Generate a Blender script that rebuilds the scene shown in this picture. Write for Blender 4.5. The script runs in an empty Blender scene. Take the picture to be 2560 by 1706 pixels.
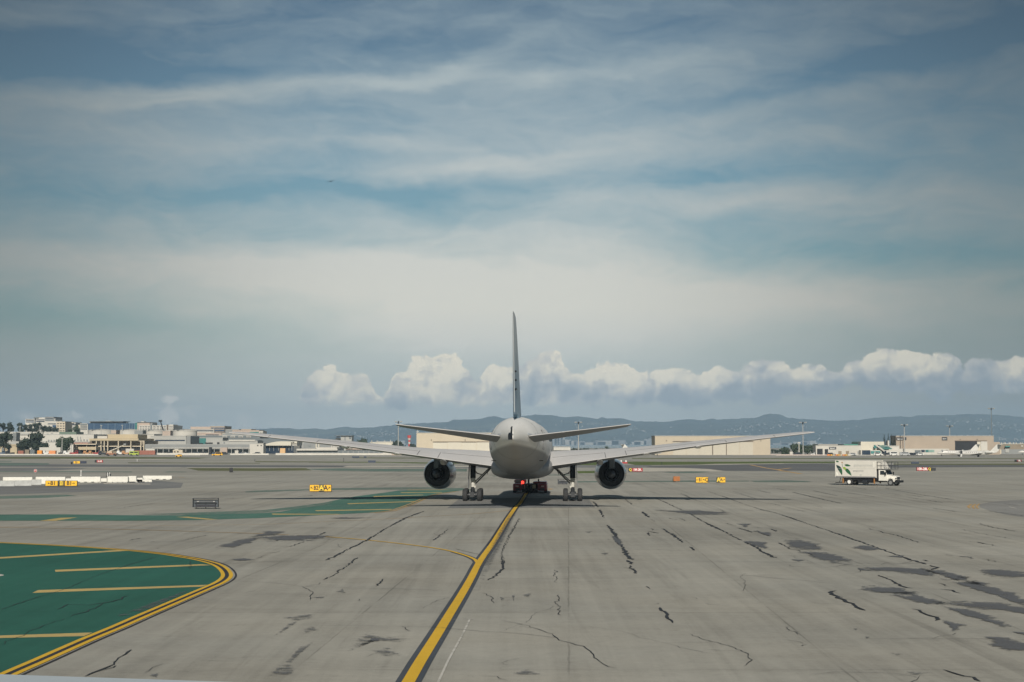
import bpy, math, random
from mathutils import Vector, Matrix
random.seed(7)
R = math.radians
sc = bpy.context.scene
col = sc.collection
# ---------------------------------------------------------------- camera
H = 6.24            # eye height above the apron
F = 4023.0          # focal length in photograph pixels (2560 wide)
PITCH = math.atan(257.0 / F)
cam_d = bpy.data.cameras.new('camera')
cam = bpy.data.objects.new('camera', cam_d); col.objects.link(cam)
cam_d.sensor_width = 36.0; cam_d.lens = 36.0 * F / 2560.0
cam_d.clip_start = 0.1; cam_d.clip_end = 60000
cam.location = (0, 0, H); cam.rotation_euler = (R(90) + PITCH, 0, 0)
sc.camera = cam
sc.render.resolution_x = 1024; sc.render.resolution_y = 682
sc.view_settings.view_transform = 'Standard'
sc.view_settings.look = 'None'
sc.view_settings.exposure = 0.0
sc.view_settings.gamma = 1.0
sc.cycles.volume_bounces = 1 if hasattr(sc, 'cycles') else 0
CP, SP = math.cos(PITCH), math.sin(PITCH)
def ray(px, py):
    u = (px - 1280.0) / F; v = (853.0 - py) / F
    return Vector((u, CP - v * SP, SP + v * CP))
def G(px, py, z=0.0):               # where a sight line meets the level z
    d = ray(px, py); t = (z - H) / d.z
    return Vector((d.x * t, d.y * t, z))
def P(px, py, D):                   # point of a sight line D metres ahead
    d = ray(px, py); t = D / d.y
    return Vector((d.x * t, D, H + d.z * t))
def gD(py): return G(1280, py).y
def AE(px, py):                     # azimuth, elevation of a sight line
    d = ray(px, py).normalized()
    return math.atan2(d.x, d.y), math.asin(d.z)

SUN_EL = 28.0
# ---------------------------------------------------------------- sun
sl = bpy.data.lights.new('sun', 'SUN'); sl.energy = 4.3; sl.angle = R(0.6); sl.color = (1.0, 0.93, 0.82)
so = bpy.data.objects.new('sun', sl); col.objects.link(so)
so.rotation_euler = (R(90 - SUN_EL), 0, R(0))      # stands behind the camera
so.location = (0, -50, 60)
# ---------------------------------------------------------------- world
wd = bpy.data.worlds.new('World'); sc.world = wd; wd.use_nodes = True
wd.cycles.sampling_method = 'MANUAL'; wd.cycles.sample_map_resolution = 256
nt = wd.node_tree; nt.nodes.clear()
class NB:
    def __init__(s, t): s.t = t
    def _in(s, sock, v):
        if v is None: return
        if hasattr(v, 'is_output'): s.t.links.new(v, sock)
        else: sock.default_value = v
    def m(s, op, a, b=None, c=None, clamp=False):
        n = s.t.nodes.new('ShaderNodeMath'); n.operation = op; n.use_clamp = clamp
        s._in(n.inputs[0], a); s._in(n.inputs[1], b)
        if c is not None: s._in(n.inputs[2], c)
        return n.outputs[0]
    def v(s, op, a, b=None, out=0):
        n = s.t.nodes.new('ShaderNodeVectorMath'); n.operation = op
        s._in(n.inputs[0], a); s._in(n.inputs[1], b); return n.outputs[out]
    def comb(s, x, y, z=0.0):
        n = s.t.nodes.new('ShaderNodeCombineXYZ')
        s._in(n.inputs[0], x); s._in(n.inputs[1], y); s._in(n.inputs[2], z); return n.outputs[0]
    def sep(s, a):
        n = s.t.nodes.new('ShaderNodeSeparateXYZ'); s._in(n.inputs[0], a); return n.outputs
    def noise(s, vec, scale, detail=4, rough=0.5, dist=0.0, out=0, dim='2D'):
        n = s.t.nodes.new('ShaderNodeTexNoise'); n.noise_dimensions = dim; s._in(n.inputs['Vector'], vec)
        n.inputs['Scale'].default_value = scale; n.inputs['Detail'].default_value = detail
        n.inputs['Roughness'].default_value = rough; n.inputs['Distortion'].default_value = dist
        return n.outputs[out]
    def vor(s, vec, scale, smooth=0.6, rnd=1.0):
        n = s.t.nodes.new('ShaderNodeTexVoronoi'); n.voronoi_dimensions = '2D'; n.feature = 'SMOOTH_F1'; s._in(n.inputs['Vector'], vec)
        n.inputs['Scale'].default_value = scale; n.inputs['Smoothness'].default_value = smooth
        n.inputs['Randomness'].default_value = rnd; return n.outputs['Distance']
    def mix(s, f, a, b, mode='MIX'):
        n = s.t.nodes.new('ShaderNodeMix'); n.data_type = 'RGBA'; n.blend_type = mode
        s._in(n.inputs[0], f); s._in(n.inputs[6], a); s._in(n.inputs[7], b); return n.outputs[2]
    def ramp(s, f, stops, interp='LINEAR'):
        n = s.t.nodes.new('ShaderNodeValToRGB'); n.color_ramp.interpolation = interp
        e = n.color_ramp.elements
        while len(e) > 1: e.remove(e[0])
        for i, (p, c) in enumerate(stops):
            el = e[0] if i == 0 else e.new(p)
            el.position = p; el.color = (c[0], c[1], c[2], 1) if hasattr(c, '__len__') else (c, c, c, 1)
        s._in(n.inputs[0], f); return n.outputs[0]
    def mr(s, x, a, b, c=0.0, d=1.0, smooth=False):
        n = s.t.nodes.new('ShaderNodeMapRange'); n.clamp = True
        if smooth: n.interpolation_type = 'SMOOTHSTEP'
        s._in(n.inputs[0], x); s._in(n.inputs[1], a); s._in(n.inputs[2], b); s._in(n.inputs[3], c); s._in(n.inputs[4], d)
        return n.outputs[0]
    def curve(s, x, pts):            # pts in 0..1, linear handles
        n = s.t.nodes.new('ShaderNodeFloatCurve'); s._in(n.inputs['Value'], x)
        c = n.mapping.curves[0]
        c.points[0].location = pts[0]; c.points[1].location = pts[-1]
        for p in pts[1:-1]: c.points.new(*p)
        for p in c.points: p.handle_type = 'AUTO_CLAMPED'
        n.mapping.update(); return n.outputs[0]
b = NB(nt)
tc = nt.nodes.new('ShaderNodeTexCoord').outputs['Generated']
dirv = b.v('NORMALIZE', tc)
dx, dy, dz = b.sep(dirv)
az = b.m('ARCTAN2', dx, dy); el = b.m('ARCSINE', dz)
sky = nt.nodes.new('ShaderNodeTexSky'); sky.sky_type = 'NISHITA'; sky.sun_disc = False
sky.sun_elevation = R(SUN_EL); sky.sun_rotation = R(180)
sky.altitude = 0; sky.air_density = 1.0; sky.dust_density = 1.6; sky.ozone_density = 1.0
# high thin cloud, laid out in azimuth and elevation
ae = b.comb(az, el)
wv = b.noise(b.v('MULTIPLY', ae, (7.0, 16.0, 1.0)), 1.0, 3, 0.5, out=1)
aew = b.v('ADD', ae, b.v('MULTIPLY', b.v('SUBTRACT', wv, (0.5, 0.5, 0.5)), (0.055, 0.020, 0.0)))
wv2 = b.noise(b.v('MULTIPLY', ae, (26.0, 60.0, 1.0)), 1.0, 4, 0.6, out=1)
aew = b.v('ADD', aew, b.v('MULTIPLY', b.v('SUBTRACT', wv2, (0.5, 0.5, 0.5)), (0.024, 0.010, 0.0)))
def streak(x, y, hl, hw, ang, s):       # in 2353 px wide view units
    a0, e0 = AE(x * 1.088, y * 1.088)
    k = 1.088 / F
    n = nt.nodes.new('ShaderNodeMapping'); n.vector_type = 'TEXTURE'
    nt.links.new(aew, n.inputs[0])
    n.inputs['Location'].default_value = (a0, e0, 0)
    n.inputs['Rotation'].default_value = (0, 0, R(ang))
    n.inputs['Scale'].default_value = (hl * k, hw * k, 1)
    d2 = b.v('DOT_PRODUCT', n.outputs[0], n.outputs[0], out=1)
    return b.m('MULTIPLY', b.m('EXPONENT', b.m('MULTIPLY', d2, -1.0)), s)
STREAKS = [
 (760, 205, 560, 26, 5, .60), (1080, 140, 190, 20, 19, .35), (330, 235, 360, 40, 3, .28), (150, 300, 260, 60, 0, .22), (30, 45, 160, 22, 14, .35),
 (430, 330, 330, 42, 4, .30), (930, 335, 190, 12, 2, .34), (590, 340, 120, 14, 2, .2),
 (1340, 55, 260, 50, 6, .16), (1500, 160, 420, 34, 7, .34), (1220, 175, 120, 20, 0, .25), (1640, 190, 160, 30, 5, .2),
 (1250, 275, 330, 60, 2, .34), (1750, 250, 620, 26, 9, .34), (1500, 340, 520, 34, 4, .36), (1150, 380, 260, 24, 4, .30),
 (1370, 455, 190, 44, 0, .30), (1640, 470, 170, 34, 4, .32), (1980, 455, 360, 34, 0, .26), (2250, 480, 300, 50, 0, .16),
 (1150, 540, 420, 34, -4, .34), (1800, 335, 200, 30, 10, .12), (700, 180, 300, 50, 4, .15),
 (250, 600, 620, 62, -1, .52), (820, 620, 420, 60, -3, .34), (1280, 690, 620, 120, 0, .72), (1800, 700, 520, 70, -3, .36),
 (1100, 790, 520, 80, 0, .40), (600, 700, 360, 60, 0, .22), (2250, 700, 300, 60, 0, .16),
 (330, 165, 460, 34, 0, -.36), (100, 130, 260, 50, 0, -.40), (2250, 80, 300, 50, 6, -.42), (720, 440, 520, 24, 2, -.26), (200, 440, 300, 24, 0, -.12),
 (2050, 575, 520, 36, -2, -.30), (1950, 170, 320, 34, 8, -.22), (60, 740, 420, 34, -2, -.22), (560, 780, 420, 40, -4, -.10), (1260, 330, 90, 8, 3, -.12),
 (1500, 420, 160, 16, 3, -.16), (1000, 205, 160, 12, 12, -.15), (1780, 400, 300, 24, 3, -.16), (700, 90, 500, 30, 2, -.12),
]
acc = None
for s_ in STREAKS:
    v_ = streak(*s_)
    acc = v_ if acc is None else b.m('ADD', acc, v_)
fine = b.noise(b.v('MULTIPLY', aew, (12.0, 48.0, 1.0)), 1.0, 6, 0.58, 0.6)
fine2 = b.noise(b.v('MULTIPLY', aew, (40.0, 110.0, 1.0)), 1.0, 5, 0.6, 0.3)
tex = b.m('ADD', b.m('MULTIPLY', b.m('SUBTRACT', fine, 0.5), 0.66), b.m('MULTIPLY', b.m('SUBTRACT', fine2, 0.5), 0.34))
low = b.mr(el, 0.02, 0.10, 0.25, 1.0)            # the veil evens out towards the horizon
cir = b.m('ADD', b.m('ADD', acc, 0.24), b.m('MULTIPLY', tex, low), clamp=True)
# clear sky under it
t_el = b.mr(el, 0.0, 0.32)
tint = b.ramp(t_el, [(0.0, (.64, .72, .76)), (0.25, (.60, .76, .76)), (0.55, (.56, .72, .72)), (0.8, (.42, .52, .54)), (1.0, (.20, .30, .37))])
clear0 = b.mix(1.0, sky.outputs[0], tint, 'MULTIPLY')
SKYK = 1.0
side = b.m('MULTIPLY', b.m('ABSOLUTE', b.m('ADD', az, 0.02)), 1.0)
glow = b.mr(side, 0.04, 0.36, 1.03, 0.46, True)     # the veil is thickest ahead
veil_c = b.ramp(t_el, [(0.0, (5.3, 5.5, 5.5)), (0.10, (7.2, 7.2, 6.7)), (0.26, (8.6, 8.25, 7.25)), (0.42, (7.6, 7.6, 7.1)), (0.65, (5.2, 5.9, 6.0)), (0.85, (4.1, 5.0, 5.3)), (1.0, (3.3, 4.3, 4.9))])
gl2 = b.mr(side, 0.08, 0.36, 1.0, 0.58, True)
clear = b.mix(1.0, clear0, b.comb(gl2, gl2, gl2), 'MULTIPLY')
veil = b.mix(1.0, veil_c, b.comb(glow, glow, glow), 'MULTIPLY')
skyc = b.mix(b.m('MULTIPLY', cir, 0.92), clear, veil)
hz = b.mr(el, -0.01, 0.105, 0.90, 0.0, True)
hzc = b.mix(1.0, (7.1, 7.6, 7.5, 1), b.comb(glow, glow, glow), 'MULTIPLY')
skyc = b.mix(hz, skyc, hzc)
# heaped clouds standing low over the hills
U0, U1 = -0.36, 0.36
def cur(pts, e0, e1):
    out = []
    for px, py in pts:
        a, e = AE(px, py); out.append(((a - U0) / (U1 - U0), (e - e0) / (e1 - e0)))
    return out
TOPS = [(-80,1035),(150,1030),(300,1020),(640,1018),(740,1010),(757,985),(763,941),(791,914),(826,909),(853,924),(885,932),(916,930),(926,957),(960,985),(972,945),(1013,922),(1029,899),(1060,888),(1088,900),(1107,885),(1139,881),(1158,904),(1174,920),(1186,950),(1205,930),(1236,906),(1264,920),(1290,912),(1311,898),(1350,881),(1397,877),(1416,910),(1467,924),(1498,904),(1522,900),(1565,908),(1582,932),(1620,928),(1671,918),(1700,922),(1753,930),(1796,906),(1824,914),(1874,904),(1914,893),(1961,890),(1984,914),(2031,912),(2054,924),(2086,926),(2129,897),(2168,887),(2195,875),(2230,868),(2266,877),(2305,883),(2336,875),(2394,895),(2408,914),(2441,891),(2500,889),(2640,893)]
BOTS = [(-80,1030),(640,1022),(763,1004),(900,1008),(1100,1010),(1250,1004),(1500,1006),(1679,1006),(1738,1014),(1835,996),(1941,1000),(1976,984),(2070,981),(2101,965),(2187,970),(2305,988),(2351,994),(2402,981),(2640,977)]
e0c, e1c = AE(1280, 1100)[1], AE(1280, 800)[1]
cwn = b.noise(b.v('MULTIPLY', ae, (1.0, 1.0, 1.0)), 75.0, 5, 0.62, out=1)
cw = b.v('MULTIPLY', b.v('SUBTRACT', cwn, (0.5, 0.5, 0.5)), (0.013, 0.010, 0.0))
pc = b.v('ADD', ae, cw)
paz, pel, _ = b.sep(pc)
ux = b.m('DIVIDE', b.m('SUBTRACT', paz, U0), U1 - U0, clamp=True)
top = b.m('MULTIPLY_ADD', b.curve(ux, cur(TOPS, e0c, e1c)), e1c - e0c, e0c)
bot = b.m('MULTIPLY_ADD', b.curve(ux, cur(BOTS, e0c, e1c)), e1c - e0c, e0c)
def puff(vec):
    a = b.m('SUBTRACT', 0.75, b.vor(vec, 58.0, 0.35)); c = b.m('SUBTRACT', 0.75, b.vor(vec, 135.0, 0.35)); d = b.m('SUBTRACT', 0.75, b.vor(vec, 310.0, 0.4))
    return b.m('ADD', b.m('MULTIPLY', a, 0.62), b.m('ADD', b.m('MULTIPLY', c, 0.28), b.m('MULTIPLY', d, 0.13)))
h0 = puff(pc)
h1 = puff(b.v('ADD', pc, (-0.0026, 0.0030, 0.0)))
topd = b.m('SUBTRACT', b.m('ADD', top, b.m('MULTIPLY', b.m('SUBTRACT', h0, 0.38), 0.010)), el)
m_top = b.mr(topd, -0.0004, 0.0013, 0.0, 1.0, True)
m_bot = b.mr(b.m('SUBTRACT', b.m('ADD', pel, b.m('MULTIPLY', b.m('SUBTRACT', h0, .38), -.009)), bot), -0.0036, 0.0024, 0.0, 1.0, True)
thick = b.mr(b.m('SUBTRACT', top, bot), 0.0005, 0.004, 0.0, 1.0, True)
cmask = b.m('MULTIPLY', b.m('MULTIPLY', m_top, m_bot), thick)
relh = b.m('DIVIDE', b.m('SUBTRACT', el, bot), b.m('MAXIMUM', b.m('SUBTRACT', top, bot), 0.004), clamp=True)
emb = b.m('MULTIPLY', b.m('SUBTRACT', h0, h1), 1.15)
rgt = b.mr(az, -0.02, 0.10)
bl = b.m('ADD', b.m('ADD', b.m('MULTIPLY', b.m('SUBTRACT', b.mr(relh, 0.0, 0.75, 0.0, 1.0, True), 0.5), b.m('MULTIPLY_ADD', rgt, 0.38, 0.42)), emb), b.m('MULTIPLY', b.m('SUBTRACT', b.noise(pc, 34.0, 3), 0.5), 1.7))
lum = b.m('ADD', bl, b.m('MULTIPLY_ADD', rgt, -0.40, 0.76), clamp=True)
ccol = b.ramp(lum, [(0.0, (3.6, 4.2, 4.8)), (0.3, (4.9, 5.3, 5.6)), (0.6, (6.9, 6.8, 6.4)), (0.85, (9.3, 8.7, 7.3)), (1.0, (10.6, 9.7, 7.8))])
cfade = b.mr(b.m('ABSOLUTE', az), 0.10, 0.34, 1.0, 0.82)
ccol = b.mix(1.0, ccol, b.comb(cfade, cfade, cfade), 'MULTIPLY')
skyc = b.mix(b.m('MULTIPLY', cmask, 0.86), skyc, ccol)
# small far puffs at the left
def blob(px, py, hw, hh, s):
    a0, e0 = AE(px, py)
    n = nt.nodes.new('ShaderNodeMapping'); n.vector_type = 'TEXTURE'; nt.links.new(pc, n.inputs[0])
    n.inputs['Location'].default_value = (a0, e0, 0); n.inputs['Scale'].default_value = (hw / F, hh / F, 1)
    L = b.v('LENGTH', n.outputs[0], out=1)
    return b.mr(b.m('ADD', L, b.m('MULTIPLY', b.m('SUBTRACT', h0, .38), -1.3)), 0.45, 1.15, s * .8, 0.0, True)
pf = None
for q in [(430, 998, 24, 13, .8), (415, 1040, 26, 26, .8), (70, 1036, 36, 20, .55), (190, 1036, 20, 9, .6), (155, 1045, 40, 16, .25), (470, 1035, 20, 10, .3), (545, 1062, 40, 14, .28), (610, 1055, 26, 20, .3), (700, 1062, 40, 8, .25), (780, 1000, 30, 14, .3)]:
    o = blob(*q); pf = o if pf is None else b.m('MAXIMUM', pf, o)
skyc = b.mix(pf, skyc, (9.0, 8.4, 7.6, 1))
bg = nt.nodes.new('ShaderNodeBackground'); bg.inputs[1].default_value = 0.085
nt.links.new(skyc, bg.inputs[0])
wo = nt.nodes.new('ShaderNodeOutputWorld'); nt.links.new(bg.outputs[0], wo.inputs[0])

# ---------------------------------------------------------------- materials
MATS = {}
def mat(name, c, rough=0.6, metal=0.0, var=0.08, scale=1.0, coat=0.0, spec=0.5, emit=None, es=0.0, bump=0.0):
    if name in MATS: return MATS[name]
    m = bpy.data.materials.new(name); m.use_nodes = True; t = m.node_tree; t.nodes.clear(); q = NB(t)
    p = t.nodes.new('ShaderNodeBsdfPrincipled'); o = t.nodes.new('ShaderNodeOutputMaterial'); t.links.new(p.outputs[0], o.inputs[0])
    p.inputs['Roughness'].default_value = rough; p.inputs['Metallic'].default_value = metal
    p.inputs['Specular IOR Level'].default_value = spec; p.inputs['Coat Weight'].default_value = coat
    co = t.nodes.new('ShaderNodeTexCoord').outputs['Object']
    if var > 0:
        n = q.noise(co, scale, 4, 0.6, dim='3D')
        lo = tuple(x * (1 - var) for x in c) + (1,); hi = tuple(min(1, x * (1 + var)) for x in c) + (1,)
        q._in(p.inputs['Base Color'], q.mix(q.mr(n, 0.3, 0.7), lo, hi))
        if bump:
            bn = t.nodes.new('ShaderNodeBump'); bn.inputs['Strength'].default_value = bump
            t.links.new(n, bn.inputs['Height']); t.links.new(bn.outputs[0], p.inputs['Normal'])
    else: p.inputs['Base Color'].default_value = tuple(c) + (1,)
    if emit: p.inputs['Emission Color'].default_value = tuple(emit) + (1,); p.inputs['Emission Strength'].default_value = es
    MATS[name] = m; return m
# ---------------------------------------------------------------- mesh helper
class MB:
    def __init__(s): s.v = []; s.f = []; s.smooth = []
    def add(s, vs, fs, sm=False):
        k = len(s.v); s.v += [tuple(x) for x in vs]; s.f += [tuple(i + k for i in f) for f in fs]; s.smooth += [sm] * len(fs); return s
    def box(s, x0, x1, y0, y1, z0, z1):
        vs = [(x, y, z) for z in (z0, z1) for y in (y0, y1) for x in (x0, x1)]
        return s.add(vs, [(0, 2, 3, 1), (4, 5, 7, 6), (0, 1, 5, 4), (2, 6, 7, 3), (0, 4, 6, 2), (1, 3, 7, 5)])
    def rbox(s, x0, x1, y0, y1, z0, z1, r=0.05):          # box with chamfered vertical edges and top
        r = min(r, (x1 - x0) * .45, (y1 - y0) * .45, (z1 - z0) * .45)
        def ring(i, z): return [(x0 + i + r, y0 + i, z), (x1 - i - r, y0 + i, z), (x1 - i, y0 + i + r, z), (x1 - i, y1 - i - r, z), (x1 - i - r, y1 - i, z), (x0 + i + r, y1 - i, z), (x0 + i, y1 - i - r, z), (x0 + i, y0 + i + r, z)]
        return s.loft([ring(r * .7, z0), ring(0, z0 + r), ring(0, z1 - r), ring(r * .7, z1)], cap=True)
    def loft(s, rings, cap=True, sm=False, closed=True):
        n = len(rings[0]); vs = [p for r in rings for p in r]; fs = []
        for i in range(len(rings) - 1):
            for j in range(n if closed else n - 1):
                a = i * n + j; c = i * n + (j + 1) % n; fs.append((a, c, c + n, a + n))
        s.add(vs, fs, sm)
        if cap and closed:
            k = len(s.v) - len(vs)
            s.f.append(tuple(k + j for j in range(n))[::-1]); s.smooth.append(False)
            k2 = k + (len(rings) - 1) * n; s.f.append(tuple(k2 + j for j in range(n))); s.smooth.append(False)
        return s
    def tube(s, a, c, r, r2=None, n=10, sm=True, cap=True):
        a = Vector(a); c = Vector(c); d = (c - a).normalized()
        u = d.orthogonal().normalized(); w = d.cross(u); r2 = r if r2 is None else r2
        def ring(p, q): return [p + (u * math.cos(2 * math.pi * i / n) + w * math.sin(2 * math.pi * i / n)) * q for i in range(n)]
        return s.loft([ring(a, r), ring(c, r2)], cap, sm)
    def lathe(s, prof, axis='Y', c=(0, 0, 0), n=24, sm=True):   # prof: (position along the axis, radius)
        rings = []
        for t, r in prof:
            ring = []
            for i in range(n):
                a = 2 * math.pi * i / n; p, q = r * math.cos(a), r * math.sin(a)
                ring.append({'Y': (c[0] + p, c[1] + t, c[2] + q), 'Z': (c[0] + p, c[1] + q, c[2] + t), 'X': (c[0] + t, c[1] + p, c[2] + q)}[axis])
            rings.append(ring)
        return s.loft(rings, True, sm)
    def prism(s, poly, x0, x1, axis='X'):                 # polygon in the other two axes, swept along axis
        f = {'X': lambda t, p: (t, p[0], p[1]), 'Y': lambda t, p: (p[0], t, p[1]), 'Z': lambda t, p: (p[0], p[1], t)}[axis]
        return s.loft([[f(x0, p) for p in poly], [f(x1, p) for p in poly]])
    def poly(s, pts): return s.add(pts, [tuple(range(len(pts)))])
    def build(s, name, m, parent=None, loc=None, fix=True):
        me = bpy.data.meshes.new(name); me.from_pydata(s.v, [], s.f); me.validate()
        me.polygons.foreach_set('use_smooth', (s.smooth + [False] * len(me.polygons))[:len(me.polygons)])
        if fix:
            import bmesh
            bm = bmesh.new(); bm.from_mesh(me); bmesh.ops.recalc_face_normals(bm, faces=bm.faces); bm.to_mesh(me); bm.free()
        if any(s.smooth): me.set_sharp_from_angle(angle=R(38))
        o = bpy.data.objects.new(name, me); col.objects.link(o)
        if m: me.materials.append(m)
        if parent: o.parent = parent
        if loc: o.location = loc
        return o
def tag(o, label=None, cat=None, group=None, kind=None):
    if label: o['label'] = label
    if cat: o['category'] = cat
    if group: o['group'] = group
    if kind: o['kind'] = kind
    return o
def empty(name, loc, rz=0.0, label=None, cat=None, group=None):
    o = bpy.data.objects.new(name, None); col.objects.link(o); o.location = loc; o.rotation_euler = (0, 0, rz); o.empty_display_size = 0.1
    return tag(o, label, cat, group)
def kids(o): return [c for c in bpy.data.objects if c.parent == o]
def copy_tree(o, parent=None, loc=None, rz=None, label=None):
    c = o.copy(); col.objects.link(c)
    if parent: c.parent = parent
    if loc is not None: c.location = loc
    if rz is not None: c.rotation_euler = (0, 0, rz)
    if label: c['label'] = label
    for ch in kids(o): copy_tree(ch, c)
    return c
def text_mesh(txt, size, depth=0.004):
    cu = bpy.data.curves.new('lettering', 'FONT'); cu.body = txt; cu.size = size; cu.extrude = depth
    cu.align_x = 'CENTER'; cu.align_y = 'CENTER'; cu.resolution_u = 3; cu.offset = .028 * size
    o = bpy.data.objects.new('lettering', cu); col.objects.link(o); bpy.context.view_layer.update()
    me = bpy.data.meshes.new_from_object(o); bpy.data.objects.remove(o); return me
def text_obj(txt, size, m, parent, loc, rot=(R(90), 0, 0), name='lettering', bold=0.0, sx=1.0):
    me = text_mesh(txt, size); me.materials.append(m)
    o = bpy.data.objects.new(name, me); col.objects.link(o); o.parent = parent; o.location = loc; o.rotation_euler = rot; o.scale = (sx, 1, 1); return o
def spline(pts, n=12):
    out = []; P_ = [pts[0]] + list(pts) + [pts[-1]]
    for i in range(1, len(P_) - 2):
        a, p, q, c = [Vector(w) for w in P_[i - 1:i + 3]]
        for k in range(n):
            t = k / n
            out.append(0.5 * ((2 * p) + (-a + q) * t + (2 * a - 5 * p + 4 * q - c) * t * t + (-a + 3 * p - 3 * q + c) * t ** 3))
    out.append(Vector(pts[-1])); return out
WHITE = mat('white_paint', (.78, .77, .74), .45, var=.05)
BLACK = mat('black_paint', (.012, .013, .016), .5, var=.1)
RUBBER = mat('rubber', (.032, .033, .036), .85, var=.25, scale=3)
STEEL = mat('bare_steel', (.55, .55, .54), .35, .8, var=.1)
DKMETAL = mat('dark_metal', (.045, .05, .058), .45, .5, var=.2)
GLASSD = mat('dark_glass', (.02, .028, .035), .08, .0, var=0, spec=.8)
ORANGE = mat('orange_paint', (.75, .24, .04), .5)
YELLOWP = mat('sign_yellow', (.82, .47, .02), .5, var=.06)
REDP = mat('sign_red', (.38, .025, .03), .5, var=.06)
# ---------------------------------------------------------------- ground
def ground_mat(name, base, stain=1.0, speck=1.0, slabs=False, wear=None):
    m = bpy.data.materials.new(name); m.use_nodes = True; t = m.node_tree; t.nodes.clear(); q = NB(t)
    p = t.nodes.new('ShaderNodeBsdfPrincipled'); o = t.nodes.new('ShaderNodeOutputMaterial'); t.links.new(p.outputs[0], o.inputs[0])
    p.inputs['Roughness'].default_value = 0.9; p.inputs['Specular IOR Level'].default_value = 0.2
    co = t.nodes.new('ShaderNodeTexCoord').outputs['Object']
    big = q.noise(co, 0.035, 4, 0.55, dim='3D'); mid = q.noise(q.v('MULTIPLY', co, (0.28, 0.42, 1)), 1.0, 5, 0.65, 0.4, dim='3D')
    sm = q.noise(co, 3.0, 5, 0.7, dim='3D'); gr = q.noise(co, 26.0, 3, 0.8, dim='3D')
    lane = q.noise(q.v('MULTIPLY', co, (1.1, 0.018, 1)), 1.0, 4, 0.6, dim='3D')      # rubbed wheel lanes run with the taxi line
    far = q.noise(q.v('MULTIPLY', co, (0.006, 0.05, 1)), 1.0, 5, 0.6, 0.3, dim='3D')
    k = q.m('ADD', q.m('MULTIPLY', q.m('SUBTRACT', big, .5), .75 * stain), q.m('MULTIPLY', q.m('SUBTRACT', mid, .5), .34 * stain))
    k = q.m('ADD', k, q.m('MULTIPLY', q.m('SUBTRACT', sm, .5), .30 * speck)); k = q.m('ADD', k, q.m('MULTIPLY', q.m('SUBTRACT', gr, .5), .80 * speck))
    k = q.m('ADD', k, q.m('MULTIPLY', q.m('SUBTRACT', lane, .5), .50 * stain)); k = q.m('ADD', k, q.m('MULTIPLY', q.m('SUBTRACT', far, .5), .48 * stain))
    spot = q.mr(q.noise(co, 1.2, 6, 0.75, dim='3D'), 0.60, 0.76, 0, 0.26 * stain)
    k = q.m('SUBTRACT', q.m('ADD', k, 1.0), spot)
    if slabs:
        X, Y, _z = q.sep(co); XX = q.m('SUBTRACT', X, q.m('MULTIPLY', Y, math.tan(R(2.0)))); wob = q.m('MULTIPLY', q.m('SUBTRACT', q.noise(co, .5, 3, .6, dim='3D'), .5), .10)
        u = q.m('DIVIDE', q.m('ADD', XX, wob), 7.6); v_ = q.m('DIVIDE', q.m('ADD', q.m('ADD', Y, wob), .6), 15.2)
        du = q.m('MULTIPLY', q.m('PINGPONG', u, .5), 7.6); dv = q.m('MULTIPLY', q.m('PINGPONG', v_, .5), 15.2)
        brk = q.mr(q.noise(co, .10, 4, .6, dim='3D'), .44, .56, .15, 1.0)
        jt = q.m('MULTIPLY', q.m('MAXIMUM', q.mr(du, .02, .045, .26, 0), q.mr(dv, .025, .06, .28, 0)), brk)
        halo = q.m('MULTIPLY', q.m('MAXIMUM', q.mr(du, .0, .9, .10, 0, True), q.mr(dv, .0, .7, .06, 0, True)), q.noise(co, .6, 4, .6, dim='3D'))
        wn = t.nodes.new('ShaderNodeTexWhiteNoise'); wn.noise_dimensions = '2D'; t.links.new(q.comb(q.m('FLOOR', q.m('DIVIDE', XX, 7.6)), q.m('FLOOR', v_)), wn.inputs['Vector'])
        k = q.m('ADD', q.m('SUBTRACT', q.m('SUBTRACT', k, jt), halo), q.m('MULTIPLY', q.m('SUBTRACT', wn.outputs['Value'], .5), .085))
        rub = q.mr(q.noise(q.v('MULTIPLY', co, (.9, .03, 1)), 1.0, 5, .7, .6, dim='3D'), .56, .75, 0, .20)
        k = q.m('SUBTRACT', k, rub)
    c = q.mix(1.0, tuple(base) + (1,), q.comb(k, k, k), 'MULTIPLY')
    wt = q.mr(q.noise(co, 0.09, 3, .5, dim='3D'), .35, .65); c = q.mix(q.m('MULTIPLY', wt, .22), c, q.mix(1.0, c, (1.06, .97, .86, 1), 'MULTIPLY'))
    if wear:
        wn_ = q.m('ADD', q.noise(co, 1.7, 7, .72, .4, dim='3D'), q.m('MULTIPLY', q.noise(co, .12, 3, .5, dim='3D'), .45))
        c = q.mix(q.mr(wn_, wear, wear + .16, 0, .75), c, (.27, .27, .235, 1))
    t.links.new(c, p.inputs['Base Color'])
    bn = t.nodes.new('ShaderNodeBump'); bn.inputs['Strength'].default_value = 0.25; bn.inputs['Distance'].default_value = 0.02
    t.links.new(gr, bn.inputs['Height']); t.links.new(bn.outputs[0], p.inputs['Normal'])
    MATS[name] = m; return m
M_CONC = ground_mat('apron_concrete', (.362, .354, .316), slabs=True, speck=1.15)
M_ASPH = ground_mat('dark_asphalt', (.15, .155, .16), stain=.6)
M_ASPH2 = ground_mat('grey_asphalt', (.22, .225, .225), stain=.8)
M_LITE = ground_mat('pale_concrete', (.56, .53, .46), stain=.5)
M_GREEN = ground_mat('green_paint', (.030, .132, .100), stain=.8, speck=1.0, wear=.92)
M_GREEN2 = ground_mat('faded_green_paint', (.080, .185, .150), stain=.8, speck=1.0, wear=.80)
M_TEAL = ground_mat('worn_green_paint', (.10, .185, .155), stain=.9, wear=.66)
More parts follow.
